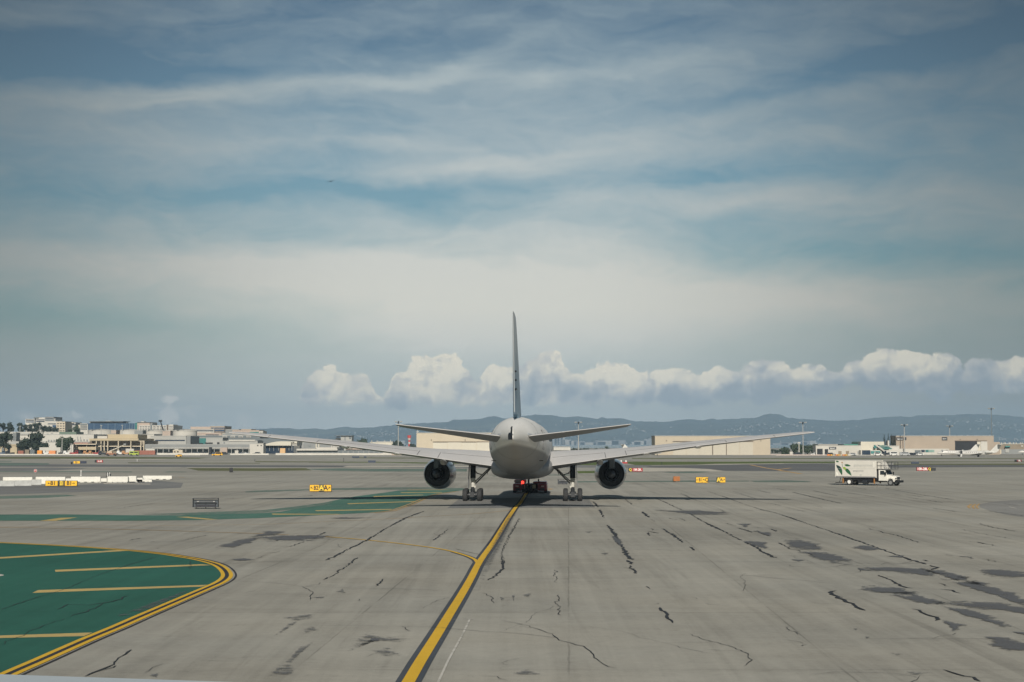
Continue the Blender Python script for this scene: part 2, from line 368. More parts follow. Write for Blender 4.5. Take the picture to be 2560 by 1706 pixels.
M_YEL = ground_mat('yellow_marking', (.74, .46, .045), stain=.4, speck=.9, wear=.84)
M_PALEY = ground_mat('pale_yellow_marking', (.56, .42, .17), stain=.5, speck=.8, wear=.80)
M_ORG = ground_mat('faded_orange_marking', (.52, .34, .15), stain=.6, wear=.74)
M_WLN = ground_mat('white_marking', (.58, .57, .53), stain=.5, wear=.70)
M_BLK = ground_mat('black_marking', (.045, .047, .055), stain=.8, wear=.90)
M_BLU = ground_mat('worn_black_edging', (.075, .088, .108), stain=1.0, speck=1.5, wear=.84)
M_GRASS = ground_mat('short_grass', (.115, .155, .045), stain=.8)
M_DGRASS = ground_mat('dry_grass', (.15, .16, .075), stain=.8)
def tar_mat(name, thr, c=(.05, .055, .06), sc_=2.0, stretch=(1, 1, 1), soft=.06, op=.9):
    m = bpy.data.materials.new(name); m.use_nodes = True; t = m.node_tree; t.nodes.clear(); q = NB(t)
    p = t.nodes.new('ShaderNodeBsdfPrincipled'); o = t.nodes.new('ShaderNodeOutputMaterial')
    tr = t.nodes.new('ShaderNodeBsdfTransparent'); mx = t.nodes.new('ShaderNodeMixShader')
    p.inputs['Roughness'].default_value = 0.8; p.inputs['Specular IOR Level'].default_value = .25
    co = t.nodes.new('ShaderNodeTexCoord').outputs['Object']; n = q.noise(q.v('MULTIPLY', co, stretch), sc_, 7, 0.68, .3, dim='3D')
    at = t.nodes.new('ShaderNodeAttribute'); at.attribute_name = 'edge'
    n3 = q.noise(q.v('MULTIPLY', co, stretch), sc_ * 7, 5, 0.7, dim='3D')
    n = q.m('ADD', .5, q.m('ADD', q.m('MULTIPLY', q.m('SUBTRACT', n, .5), 1.7), q.m('MULTIPLY', q.m('SUBTRACT', n3, .5), 1.1)))
    f = q.m('MULTIPLY', q.mr(q.m('ADD', n, q.m('MULTIPLY', at.outputs['Fac'], .50)), thr, thr + soft), op)
    q._in(p.inputs['Base Color'], q.mix(q.noise(co, 9, 3, .6, dim='3D'), tuple(c) + (1,), tuple(x * 1.9 for x in c) + (1,)))
    t.links.new(f, mx.inputs[0]); t.links.new(tr.outputs[0], mx.inputs[1]); t.links.new(p.outputs[0], mx.inputs[2]); t.links.new(mx.outputs[0], o.inputs[0])
    return m
M_TAR = mat('crack_tar', (.028, .03, .034), .7, var=.3, scale=2)
M_STAIN = tar_mat('tar_smear', .72, (.095, .10, .108), .6, (.8, 1.0, 1), .12, .82)
M_SCUFF = tar_mat('tyre_scuff', .84, (.10, .105, .11), 3.0, (.6, 1, 1), .25, .8)

def sheet(name, m, polys, z, kind='structure'):
    mb = MB()
    for i_, p in enumerate(polys): mb.poly([(q.x, q.y, -.0003 * i_) for q in p])
    import bmesh
    o = mb.build(name, m, None, (0, 0, z), fix=False); me = o.data
    bm = bmesh.new(); bm.from_mesh(me)
    for f in bm.faces:
        if f.normal.z < 0: f.normal_flip()
    bmesh.ops.triangulate(bm, faces=bm.faces); bm.to_mesh(me); bm.free()
    return tag(o, kind=kind)
def ribbon(name, m, lines, z, kind='structure'):      # lines: (list of world points, half width or list)
    mb = MB()
    for li, (pts, hw) in enumerate(lines):
        n = len(pts); vs = []; zz_ = -.0007 * (li % 6)
        for i, p in enumerate(pts):
            d = (pts[min(i + 1, n - 1)] - pts[max(i - 1, 0)]); d.z = 0
            if d.length < 1e-6: d = Vector((1, 0, 0))
            d.normalize(); w = hw[i] if hasattr(hw, '__len__') else hw
            nx = Vector((-d.y, d.x, 0)) * w; vs += [(p.x + nx.x, p.y + nx.y, zz_), (p.x - nx.x, p.y - nx.y, zz_)]
        mb.add(vs, [(2 * i, 2 * i + 1, 2 * i + 3, 2 * i + 2) for i in range(n - 1)])
    o = mb.build(name, m, None, (0, 0, z), fix=False); me = o.data
    import bmesh
    bm = bmesh.new(); bm.from_mesh(me)
    for f in bm.faces:
        if f.normal.z < 0: f.normal_flip()
    bm.to_mesh(me); bm.free(); return tag(o, kind=kind)
def offs(pts, d):
    out = []; n = len(pts)
    for i, p in enumerate(pts):
        t = pts[min(i + 1, n - 1)] - pts[max(i - 1, 0)]; t.z = 0; t.normalize(); out.append(p + Vector((-t.y, t.x, 0)) * d)
    return out
KS = 3.098
def A1(X, Y): return G(X / KS, 1200 + Y / KS)
def A2(X, Y): return G(640 + X / KS, 1200 + Y / KS)
def A3(X, Y): return G(1280 + X / KS, 1200 + Y / KS)
def A4(X, Y): return G(1900 + X / KS, 1200 + Y / KS)
def K1(X, Y): return G(X / 6.818, 1010 + Y / 6.818)
def K2(X, Y): return G(320 + X / 6.818, 1010 + Y / 6.818)
def K3(X, Y): return G(640 + X / 6.818, 1010 + Y / 6.818)
def K4(X, Y): return G(960 + X / 6.27, 1010 + Y / 6.27)
def K5(X, Y): return G(1270 + X / 6.27, 1010 + Y / 6.27)
def K6(X, Y): return G(1580 + X / 6.192, 1010 + Y / 6.192)
def K7(X, Y): return G(1940 + X / 6.818, 1010 + Y / 6.818)
def K8(X, Y): return G(2240 + X / 6.818, 1010 + Y / 6.818)

gb = MB(); NX = 24
xs = [-9000, -3000, -800, -300, -120, -40, 0, 40, 120, 300, 800, 3000, 9000]; ys = [-80, 0, 30, 60, 120, 200, 400, 800, 1500, 3000, 8000, 15000]
gb.add([(x, y, 0) for y in ys for x in xs], [(j * 13 + i, j * 13 + i + 1, (j + 1) * 13 + i + 1, (j + 1) * 13 + i) for j in range(len(ys) - 1) for i in range(12)])
tag(gb.build('ground', M_CONC, None, (0, 0, 0), fix=False), kind='structure')
sheet('bay_water', mat('bay_water', (.16, .22, .24), .25, var=.1, scale=.01), [[Vector((-8000, 2300, 0)), Vector((8000, 2300, 0)), Vector((8000, 9300, 0)), Vector((-8000, 9300, 0))]], .03)
# runways, taxiways and grass far out (lowest sheets first)
sheet('far_asphalt', M_ASPH2, [
 [K1(-200, 1018), K1(1200, 1030), K2(0, 1035), K2(2250, 1045), K3(1500, 1050), K4(300, 985), K4(2070, 975), K5(500, 960), K5(1330, 965), K5(2070, 960), K6(300, 950), K6(300, 985), K5(2070, 1000), K5(1000, 1000), K4(1500, 1010), K3(2250, 1085), K3(0, 1088), K2(0, 1080), K1(1400, 1078), K1(-200, 1082)],
 [A1(-100, 48), A1(600, 40), A1(1180, 3), A1(1420, 25), A1(1400, 62), A1(700, 92), A1(-100, 118)],
 [K1(-200, 1090), K1(900, 1085), K1(1500, 1100), K1(900, 1140), K1(-200, 1150)],
], .004)
sheet('runway', M_ASPH, [
 [K6(300, 962), K6(1000, 950), K6(2353, 930), K7(700, 1018), K7(1200, 1020), K7(2250, 1048), K8(0, 1040), K8(2400, 1046), K8(2400, 1076), K8(0, 1086), K7(1300, 1115), K7(1000, 1142), K7(300, 1140), K6(2353, 1040), K6(1450, 1040), K6(1200, 1008), K6(800, 990), K6(200, 985)],
 [K1(-200, 1046), K2(-100, 1052), K2(2250, 1054), K3(1490, 1060), K3(1480, 1078), K2(2250, 1074), K2(0, 1066), K1(-200, 1060)],
], .008)
sheet('grass_strip', M_GRASS, [
 [K5(1000, 925), K5(1200, 912), K5(2070, 905), K6(500, 897), K6(2353, 893), K7(600, 985), K7(1100, 985), K7(1100, 1010), K7(0, 1012), K6(2353, 925), K6(1000, 940), K6(550, 946), K6(60, 950), K5(1850, 930), K5(1500, 960), K5(1000, 962)],
 [K5(1080, 1055), K5(1350, 1050), K5(1500, 1060), K5(1500, 1085), K5(1100, 1090)],
 [K3(900, 985), K3(2250, 990), K4(700, 920), K4(1350, 915), K4(1350, 940), K4(500, 935), K3(2250, 1003), K3(900, 1000)],
], .006)
sheet('dry_grass_strip', M_DGRASS, [
 [K1(-200, 905), K1(900, 900), K1(2250, 905), K2(1400, 918), K2(1200, 935), K1(2250, 935), K1(-200, 936)],
 [K3(-10, 978), K3(1200, 985), K3(1200, 998), K3(-10, 994)], [K3(1650, 915), K4(1500, 848), K4(1500, 858), K3(1650, 928)],
 [K6(0, 838), K6(2353, 840), K6(2353, 852), K6(0, 852)], [K7(0, 925), K8(2400, 930), K8(2400, 940), K7(0, 938)],
 [K7(1100, 983), K8(2400, 985), K8(2400, 995), K7(1100, 1002)], [K7(2000, 1020), K8(2400, 1018), K8(2400, 1044), K8(0, 1038), K7(2000, 1036)],
 [K2(1000, 1095), K2(2250, 1100), K3(850, 1095), K3(950, 1135), K2(2250, 1145), K2(1200, 1140)],
 [K2(0, 1000), K2(2250, 1008), K2(2250, 1018), K2(0, 1012)],
], .010)
sheet('pale_shoulder', M_LITE, [
 [K3(1490, 1072), K3(1560, 1061), K4(0, 975), K4(1380, 978), K4(1380, 990), K4(0, 992), K3(2250, 1077), K3(1540, 1079)],
 [K1(1030, 940), K2(700, 945), K2(560, 952), K1(1030, 948)], [K6(950, 945), K6(1300, 930), K6(2353, 922), K6(2353, 929), K6(1300, 940)],
 [K6(100, 990), K6(900, 998), K6(1200, 1012), K6(1400, 1042), K6(1250, 1048), K6(600, 1042), K6(0, 1052), K6(0, 1005)],
 [K1(1750, 1355), K2(390, 1364), K2(380, 1374), K1(1780, 1368)], [K2(1000, 1083), K3(2250, 1092), K3(2250, 1099), K2(1000, 1090)],
 [K1(-100, 1078), K2(900, 1083), K2(900, 1087), K1(-100, 1084)],
], .012)
sheet('worn_green_area', M_TEAL, [
 [K1(-200, 1000), K1(250, 1005), K1(820, 1015), K1(850, 1035), K1(300, 1052), K1(-200, 1050)], [K1(-200, 972), K1(200, 975), K1(200, 985), K1(-200, 985)],
 [K1(-100, 1145), K1(2250, 1155), K1(2250, 1166), K1(-100, 1158)], [K2(700, 1155), K2(1000, 1158), K2(1000, 1168), K2(600, 1166)],
 [K3(810, 1110), K3(1500, 1100), K4(0, 1020), K4(700, 1018), K4(1300, 1020), K4(1300, 1060), K4(0, 1060), K3(1700, 1148), K3(1200, 1140)],
 [K5(500, 1110), K5(1000, 1112), K5(1000, 1122), K5(500, 1122)], [K6(480, 1060), K6(900, 1045), K6(1220, 1052), K6(1000, 1072), K6(700, 1076)],
 [K5(1080, 1215), K6(0, 1196), K6(900, 1186), K6(1810, 1190), K6(1810, 1203), K6(0, 1213), K5(1080, 1232)],
 [K6(1820, 1190), K6(2353, 1185), K7(350, 1312), K7(600, 1322), K7(550, 1332), K6(2353, 1216), K6(1900, 1212)],
 [A1(-100, 128), A1(520, 116), A1(600, 124), A1(350, 140), A1(-100, 148)],
 [K5(350, 1135), K4(1700, 1128), K4(1700, 1138), K5(350, 1145)],
], .010)
# green painted fields inside the taxi lines
edge = spline([A1(*p) for p in [(-260, 479), (0, 488), (300, 502), (600, 518), (900, 540), (1050, 552), (1200, 568), (1300, 580), (1400, 596), (1500, 612), (1600, 634), (1680, 660), (1730, 692), (1757, 730), (1748, 762), (1700, 797), (1600, 842), (1400, 928), (1100, 1057), (900, 1145), (700, 1228), (500, 1316), (300, 1405), (150, 1470), (20, 1528), (-300, 1670)]], 8)
sheet('green_paint', M_GREEN, [edge + [A1(-900, 1670), A1(-900, 470)]], .008)
sheet('faded_green_paint', M_GREEN2, [
 [A1(-200, 270), A1(500, 268), A1(1000, 275), A1(1400, 275), A1(1600, 265), A2(0, 262), A2(200, 246), A2(330, 222), A2(560, 170), A2(760, 130), A2(1020, 96), A2(1100, 84), A2(1400, 72), A2(1600, 80), A2(1440, 106), A2(1330, 135), A2(1200, 192), A2(1050, 240), A2(900, 254), A2(640, 268), A2(300, 284), A2(0, 298), A1(1500, 313), A1(1000, 318), A1(-200, 318)],
], .008)
sheet('green_band', M_TEAL, [
 [A1(1900, 92), A2(0, 84), A2(400, 74), A2(600, 66), A2(1020, 60), A2(1400, 58), A2(1620, 66), A2(1700, 84), A2(1400, 76), A2(1020, 78), A2(600, 78), A2(400, 82), A2(0, 96), A1(1900, 98)],
 [A1(1100, 268), A1(2045, 235), A2(300, 208), A2(600, 168), A2(560, 190), A2(300, 228), A2(0, 262), A1(1500, 272)]], .014)
bars = [[A1(-60, 604), A1(930, 544), A1(1020, 549), A1(-60, 616)], [A1(425, 699), A1(1560, 655), A1(1650, 662), A1(430, 714)],
 [A1(295, 856), A1(1610, 815), A1(1560, 829), A1(250, 878)], [A1(-150, 1213), A1(715, 1185), A1(650, 1213), A1(-150, 1231)],
 [A1(300, 319), A1(470, 295), A1(600, 292), A1(415, 320)], [A1(1365, 288), A1(1455, 287), A1(1690, 308), A1(1605, 309)],
 [A2(120, 263), A2(620, 265), A2(690, 269), A2(130, 270)], [A2(455, 237), A2(1050, 227), A2(1050, 232), A2(470, 243)], [A2(705, 183), A2(1230, 166), A2(1230, 170), A2(715, 189)],
 [A2(905, 127), A2(1290, 116), A2(1300, 119), A2(915, 132)], [A2(1120, 98), A2(1440, 96), A2(1440, 99), A2(1125, 102)], [A2(1170, 78), A2(1590, 76), A2(1590, 79), A2(1175, 81)]]
sheet('shoulder_bars', M_PALEY, bars, .012)
def sub(pts, a, c): n = len(pts); return pts[int(a * n):int(c * n)]
main = spline([G(640 + X / KS, 1200 + Y / KS) for X, Y in [(1060, 1760), (1180, 1568), (1278, 1400), (1400, 1205), (1500, 1042), (1600, 878), (1668, 758), (1735, 632), (1850, 468), (1955, 295), (2018, 205)]] + [G(1180 + X / 6.535, 1020 + Y / 6.535) for X, Y in [(780, 1568), (885, 1400), (960, 1290), (1010, 1225)]], 8)
br1 = spline([A2(*p) for p in [(1728, 668), (1712, 640), (1685, 613), (1600, 580), (1450, 541), (1200, 505), (850, 467), (500, 440), (0, 417)]] + [A1(*p) for p in [(1500, 401), (900, 384), (300, 374), (-200, 370)]], 8)
br2 = spline([A2(*p) for p in [(2012, 228), (1950, 238), (1800, 254), (1600, 270), (1300, 286), (1000, 305), (500, 326), (100, 345)]] + [A1(*p) for p in [(1600, 352), (1000, 358), (0, 365)]], 5)
ydbl = spline([A2(*p) for p in [(900, 256), (1050, 241), (1120, 218), (1200, 190), (1290, 150), (1350, 125), (1435, 106), (1560, 90)]], 6)
ribbon('line_edging', M_BLU, [(main, .345), (sub(br1, 0, .30), .22)], .012)
ribbon('line_edging', M_BLK, [(offs(edge[30:], .0), .10), (offs(edge[30:], .42), .05), (sub(main, .55, .9), .30), (sub(br1, .2, .62), .13)], .016)
ribbon('taxi_line', M_YEL, [(main, .175), (sub(br1, 0, .62), .10), (offs(edge, .19), .095), (offs(edge, -.19), .095)], .020)
ribbon('faded_taxi_line', M_ORG, [(sub(br1, .62, 1), .11), (br2, .07), (offs(ydbl, .22), .11), (offs(ydbl, -.22), .11),
 ([A4(1640, 188), A4(1612, 205), A4(1625, 222)], .12), ([A4(1670, 188), A4(1645, 207), A4(1660, 225)], .12), ([A4(1700, 186), A4(1675, 207), A4(1690, 225)], .1),
 ([K6(1830, 945), K6(2080, 995), K6(2260, 1022), K6(2353, 1046)], .5), ([K7(60, 1130), K7(30, 1125), K7(60, 1118), K7(250, 1095)], .5), ([K7(30, 1128), K7(430, 1195)], .5),
 ([K5(620, 1330), K5(690, 1335), K5(640, 1345)], .25), ([K2(760, 1255), K2(850, 1250), K2(960, 1258)], .3), ([K1(-50, 1083), K1(900, 1083), K2(420, 1097)], .2), ([A1(-100, 318), A1(1200, 320)], .05)], .018)
ribbon('white_marking', M_WLN, [([A2(1655, 1085), A2(1600, 1200), A2(1490, 1400), A2(1412, 1568), A2(1330, 1760)], .035), ([A2(1608, 1078), A2(1698, 1084)], .03),
 ([A2(1780, 778), A2(1860, 780)], .03), ([A4(1930, 210), A4(1985, 222)], .1), ([A4(1990, 195), A4(2100, 190)], .08), ([K7(900, 1040), K7(1090, 1045)], .5), ([K6(0, 975), K6(1500, 986), K6(2353, 990), K7(1080, 1088)], .25)], .018)
# ellipse stud at the left edge and a manhole
mb = MB(); c0 = A1(-165, 745)
mb.add([(c0.x + 1.15 * math.cos(a * .3927), c0.y + 1.15 * math.sin(a * .3927), 0) for a in range(16)], [tuple(range(16))])
tag(mb.build('round_marking', M_WLN, None, (0, 0, .016), fix=False), kind='structure')
# darker repaired slabs
sheet('asphalt_patch', M_ASPH2, [[G(1118, 1271), G(1487, 1269), G(1470, 1246), G(1150, 1246)]], .004)
sheet('worn_asphalt', ground_mat('worn_asphalt', (.27, .27, .26), stain=.9), [[A4(1700, 190), A4(1800, 170), A4(1950, 158), A4(2150, 152), A4(2300, 320), A4(2045, 292), A4(1900, 268), A4(1780, 240), A4(1700, 212)]], .004)
# cracks sealed with tar -----------------------------------------------------
rc = random.Random(3)
def crack(pts, w, jit=.12, step=.9):
    out = []; ws = []; w *= .70; jit *= .85; step *= .5
    for a, c in zip(pts, pts[1:]):
        n = max(2, int((c - a).length / step))
        for k in range(n):
            p = a.lerp(c, k / n); out.append(p + Vector((rc.uniform(-jit, jit), rc.uniform(-jit, jit) * 1.5, 0)))
    out.append(pts[-1])
    lv = .8
    for i in range(len(out)):
        lv += rc.uniform(-.22, .22); lv = min(1.25, max(.35, lv)); ws.append(w * lv * rc.uniform(.8, 1.2) * (1 if 0 < i < len(out) - 1 else .2))
    return out, ws
CR = []
def C(f, w, *pts, jit=.12): CR.append(crack([f(*p) for p in pts], w, jit))
C(A2, .11, (545, 625), (700, 545), (870, 462), (1010, 375), (1150, 300), (1300, 245)); C(A2, .06, (530, 775), (600, 735), (690, 680), (790, 605))
C(A2, .05, (930, 825), (985, 770)); C(A2, .05, (1380, 470), (1430, 430), (1490, 380)); C(A2, .05, (0, 608), (70, 590)); C(A2, .05, (100, 570), (190, 556)); C(A2, .05, (220, 525), (290, 510), (370, 480))
C(A2, .035, (-200, 642), (540, 627), (800, 625), jit=.03); C(A2, .035, (1310, 770), (700, 560), jit=.0) if 0 else None
C(A2, .03, (1540, 535), (1640, 560), (1740, 582), jit=.03); C(A2, .05, (2040, 300), (1960, 440), (1900, 570), (1920, 690), (1800, 778))
C(A2, .06, (1905, 590), (1920, 690), (1860, 735)); C(A2, .03, (1780, 620), (1900, 632)); C(A2, .03, (130, 550), (440, 548), jit=.02)
C(A2, .07, (440, 455), (540, 405)); C(A2, .08, (150, 475), (215, 460)); C(A2, .06, (545, 350), (610, 340)); C(A2, .04, (500, 320), (545, 318))
C(A2, .015, (1880, 1425), (2040, 1390)); C(A2, .015, (1880, 1425), (1980, 1445)); C(A2, .015, (1740, 1525), (1850, 1530), (1950, 1560))
C(A2, .03, (780, 940), (800, 925)); C(A2, .015, (780, 1328), (930, 1330), (1110, 1365)); C(A2, .02, (840, 1385), (890, 1350), (940, 1342)); C(A2, .05, (900, 1235), (935, 1250))
C(A1, .07, (660, 1530), (760, 1480), (870, 1435), (940, 1370), (1020, 1318), jit=.05); C(A1, .03, (640, 1530), (900, 1440)); C(A1, .035, (1730, 655), (2045, 638), (2300, 630), jit=.03)
C(A1, .06, (1000, 470), (1090, 452)); C(A1, .05, (1140, 485), (1200, 478)); C(A1, .05, (1260, 482), (1420, 470), (1610, 428)); C(A1, .05, (1450, 410), (1640, 388)); C(A1, .05, (1210, 535), (1245, 530))
C(A1, .06, (130, 345), (190, 340)); C(A1, .07, (500, 362), (580, 362)); C(A1, .09, (-50, 280), (230, 262), (440, 240)); C(A1, .06, (330, 232), (400, 226)); C(A1, .05, (620, 240), (680, 238)); C(A1, .05, (950, 215), (1080, 198), (1200, 184))
C(A1, .10, (130, 83), (600, 75), (1180, 68), (1400, 58)); C(A1, .08, (850, 102), (1800, 98)); C(A1, .02, (1880, 880), (1985, 858)); C(A1, .012, (1500, 1400), (1700, 1410), (1940, 1402)); C(A1, .012, (1130, 1500), (1220, 1440), (1330, 1425))
C(A1, .03, (0, 1010), (250, 925), (500, 850), (760, 740), (1000, 660), (1210, 600), jit=.04); C(A1, .03, (0, 1285), (300, 1150), (500, 1078)); C(A1, .04, (440, 1010), (520, 970), (700, 970), (880, 945), (1000, 900)); C(A1, .03, (550, 1060), (700, 1010), (830, 955))
C(A1, .02, (0, 998), (230, 990)); C(A1, .03, (1040, 808), (1190, 790)); C(A1, .03, (1480, 630), (1470, 690)); C(A1, .03, (1300, 715), (1370, 712))
C(A3, .10, (630, 170), (670, 212)); C(A3, .12, (680, 232), (712, 292)); C(A3, .14, (740, 352), (790, 410), (812, 460), (850, 520), (885, 570), (930, 620)); C(A3, .10, (900, 625), (930, 655)); C(A3, .06, (910, 665), (968, 728))
C(A3, .04, (1040, 825), (1072, 850)); C(A3, .03, (1090, 968), (1135, 958)); C(A3, .07, (1155, 992), (1195, 1045), (1245, 1112)); C(A3, .09, (878, 152), (930, 192)); C(A3, .04, (930, 198), (990, 207))
C(A3, .13, (1008, 248), (1060, 292)); C(A3, .05, (1075, 305), (1112, 328)); C(A3, .11, (1160, 380), (1230, 415), (1270, 445), (1330, 488)); C(A3, .11, (1370, 522), (1415, 548)); C(A3, .05, (1415, 550), (1250, 548), (1100, 540), (900, 542), jit=.04)
C(A3, .09, (1050, 400), (1140, 415)); C(A3, .09, (1048, 410), (1060, 435)); C(A3, .04, (1070, 375), (1100, 390), (1140, 385)); C(A3, .03, (880, 628), (1200, 632), (1600, 636), (2050, 640), jit=.03); C(A3, .04, (1170, 692), (1370, 692), jit=.02)
C(A3, .12, (1110, 140), (1240, 200), (1380, 265), (1450, 305), (1540, 355), (1640, 400), (1780, 470)); C(A3, .12, (1810, 485), (1900, 530), (1980, 578), (2045, 605)); C(A3, .03, (340, 700), (335, 760), (350, 800)); C(A3, .03, (360, 890), (350, 940), (360, 1000), (378, 1052))
C(A3, .07, (1310, 105), (1400, 150), (1520, 195), (1600, 225), (1650, 250)); C(A3, .09, (1510, 88), (1680, 145), (1800, 190), (1900, 222), (2060, 262)); C(A3, .05, (1710, 90), (1900, 150)); C(A3, .08, (1890, 78), (2000, 104))
C(A3, .08, (1190, 245), (1260, 240)); C(A3, .08, (1215, 298), (1275, 312)); C(A3, .10, (1305, 300), (1350, 320)); C(A3, .10, (1370, 262), (1440, 240), (1560, 258), (1640, 250)); C(A3, .08, (1650, 336), (1730, 356)); C(A3, .08, (1755, 375), (1860, 408))
C(A3, .09, (1900, 395), (1940, 420), (2000, 438)); C(A3, .06, (1320, 168), (1460, 175)); C(A3, .05, (1620, 495), (1780, 502)); C(A3, .02, (1480, 962), (1580, 968), (1720, 982)); C(A3, .025, (1400, 915), (1435, 925)); C(A3, .02, (1880, 708), (1950, 710)); C(A3, .008, (0, 1395), (60, 1385))
C(A4, .10, (0, 230), (140, 262), (380, 345), (560, 405), (760, 475), (900, 525), (1060, 580), (1160, 620), (1290, 655)); C(A4, .10, (1310, 665), (1390, 682), (1330, 698)); C(A4, .03, (0, 640), (600, 646), (1280, 652), (2100, 662), jit=.03)
C(A4, .07, (80, 380), (135, 402)); C(A4, .05, (840, 378), (960, 410), (1060, 432), (1150, 460), (1235, 488)); C(A4, .12, (0, 545), (80, 590), (125, 605)); C(A4, .10, (150, 490), (230, 535), (370, 568), (430, 600)); C(A4, .05, (320, 480), (420, 510), (470, 545))
C(A4, .05, (215, 660), (270, 675), (500, 680), (700, 658)); C(A4, .09, (915, 738), (1010, 782), (1100, 828), (1185, 842)); C(A4, .09, (600, 858), (540, 875), (600, 915), (680, 950), (760, 990), (818, 1015)); C(A4, .08, (1185, 1000), (1260, 1028), (1320, 1058), (1390, 1072), (1360, 1092))
C(A4, .05, (1385, 802), (1475, 830)); C(A4, .08, (1405, 848), (1490, 860), (1560, 882)); C(A4, .06, (1690, 338), (1800, 368), (1975, 400)); C(A4, .05, (1560, 385), (1750, 425), (1950, 457)); C(A4, .07, (1600, 478), (1690, 485), (1830, 512)); C(A4, .07, (1735, 615), (1830, 638))
C(A4, .02, (135, 1232), (250, 1250), (345, 1275)); C(A4, .04, (335, 1285), (370, 1280)); C(A4, .015, (350, 1508), (600, 1498), (900, 1496), (1150, 1515), (1240, 1545)); C(A4, .06, (1415, 1470), (1520, 1510), (1650, 1535), (1710, 1565), jit=.05)
C(A4, .09, (250, 95), (400, 132), (600, 178), (640, 184)); C(A4, .08, (100, 62), (200, 80)); C(A4, .08, (410, 85), (600, 124)); C(A4, .08, (560, 85), (720, 108), (890, 132)); C(A4, .07, (710, 55), (830, 75)); C(A4, .07, (970, 66), (1200, 108), (1500, 155)); C(A4, .07, (930, 108), (1150, 138), (1420, 178))
C(A4, .10, (1610, 100), (1810, 100)); C(A4, .07, (1340, 222), (1530, 248)); C(A4, .06, (1250, 222), (1310, 226)); C(A4, .07, (690, 213), (800, 218)); C(A4, .06, (650, 292), (780, 294)); C(A4, .05, (200, 215), (350, 248)); C(A4, .06, (410, 200), (490, 216)); C(A4, .05, (60, 178), (160, 200))
C(A4, .05, (1750, 240), (2045, 280)); C(A4, .06, (1690, 40), (1810, 42)); C(A4, .05, (0, 181), (640, 182)); C(A4, .05, (640, 180), (880, 182)); C(A4, .03, (920, 250), (2045, 255), jit=.04)
for k in range(46):                          # short stray seams further out
    px = rc.uniform(40, 2520); py = rc.uniform(1216, 1262) if k % 2 else rc.uniform(1262, 1420)
    if 1060 < px < 1500 or (px < 620 and py > 1290): continue
    L = rc.uniform(12, 60); sl_ = (px - 1280) / 1280 * .35
    if py > 1262: L *= .5
    c = [G(px, py), G(px + L * .5, py + L * .5 * sl_ * .5), G(px + L, py + L * sl_ * .6)]
    CR.append(crack(c, rc.uniform(.03, .08), .1))
for k in range(44):                          # fine wandering hairlines that branch
    px = rc.uniform(560, 2560) if k % 6 else rc.uniform(60, 560); py = 1275 + 420 * rc.random() ** 1.3
    if px < 600 and py > 1300: continue
    p = G(px, py); a = rc.uniform(-.5, .5) + (math.pi / 2 if rc.random() < .62 else 0); pts = [p]
    for q_ in range(rc.randint(5, 16)):
        a += rc.uniform(-.26, .26); p = p + Vector((math.cos(a), math.sin(a), 0)) * rc.uniform(.3, 1.1); pts.append(p)
        if rc.random() < .10:
            b_ = a + rc.choice((-1, 1)) * rc.uniform(.6, 1.4); r_ = p; br_ = [r_]
            for z_ in range(rc.randint(2, 6)): b_ += rc.uniform(-.4, .4); r_ = r_ + Vector((math.cos(b_), math.sin(b_), 0)) * rc.uniform(.2, .8); br_.append(r_)
            CR.append(crack(br_, .016, .04))
    CR.append(crack(pts, rc.uniform(.010, .022), .05))
ribbon('sealed_cracks', M_TAR, CR, .024)
# smeared tar and tyre scuffs: sheets whose ragged rim comes from noise
def smear(name, m, blobs, z):
    verts = []; faces = []; ed = []
    for pts in blobs:
        n = len(pts); c = sum(pts, Vector()) / n; k = len(verts)
        verts.append((c.x, c.y, 0)); ed.append(1.0)
        for p in pts: q = c.lerp(p, .70); verts.append((q.x, q.y, 0)); ed.append(.9)
        for p in pts: q = c.lerp(p, 1.7); verts.append((q.x, q.y, 0)); ed.append(0.0)
        for i in range(n):
            j = (i + 1) % n; faces.append((k, k + 1 + i, k + 1 + j)); faces.append((k + 1 + i, k + 1 + n + i, k + 1 + n + j, k + 1 + j))
    me = bpy.data.meshes.new(name); me.from_pydata(verts, [], faces); me.materials.append(m)
    a = me.attributes.new('edge', 'FLOAT', 'POINT'); a.data.foreach_set('value', ed)
    o = bpy.data.objects.new(name, me); col.objects.link(o); o.location = (0, 0, z); return tag(o, kind='structure')
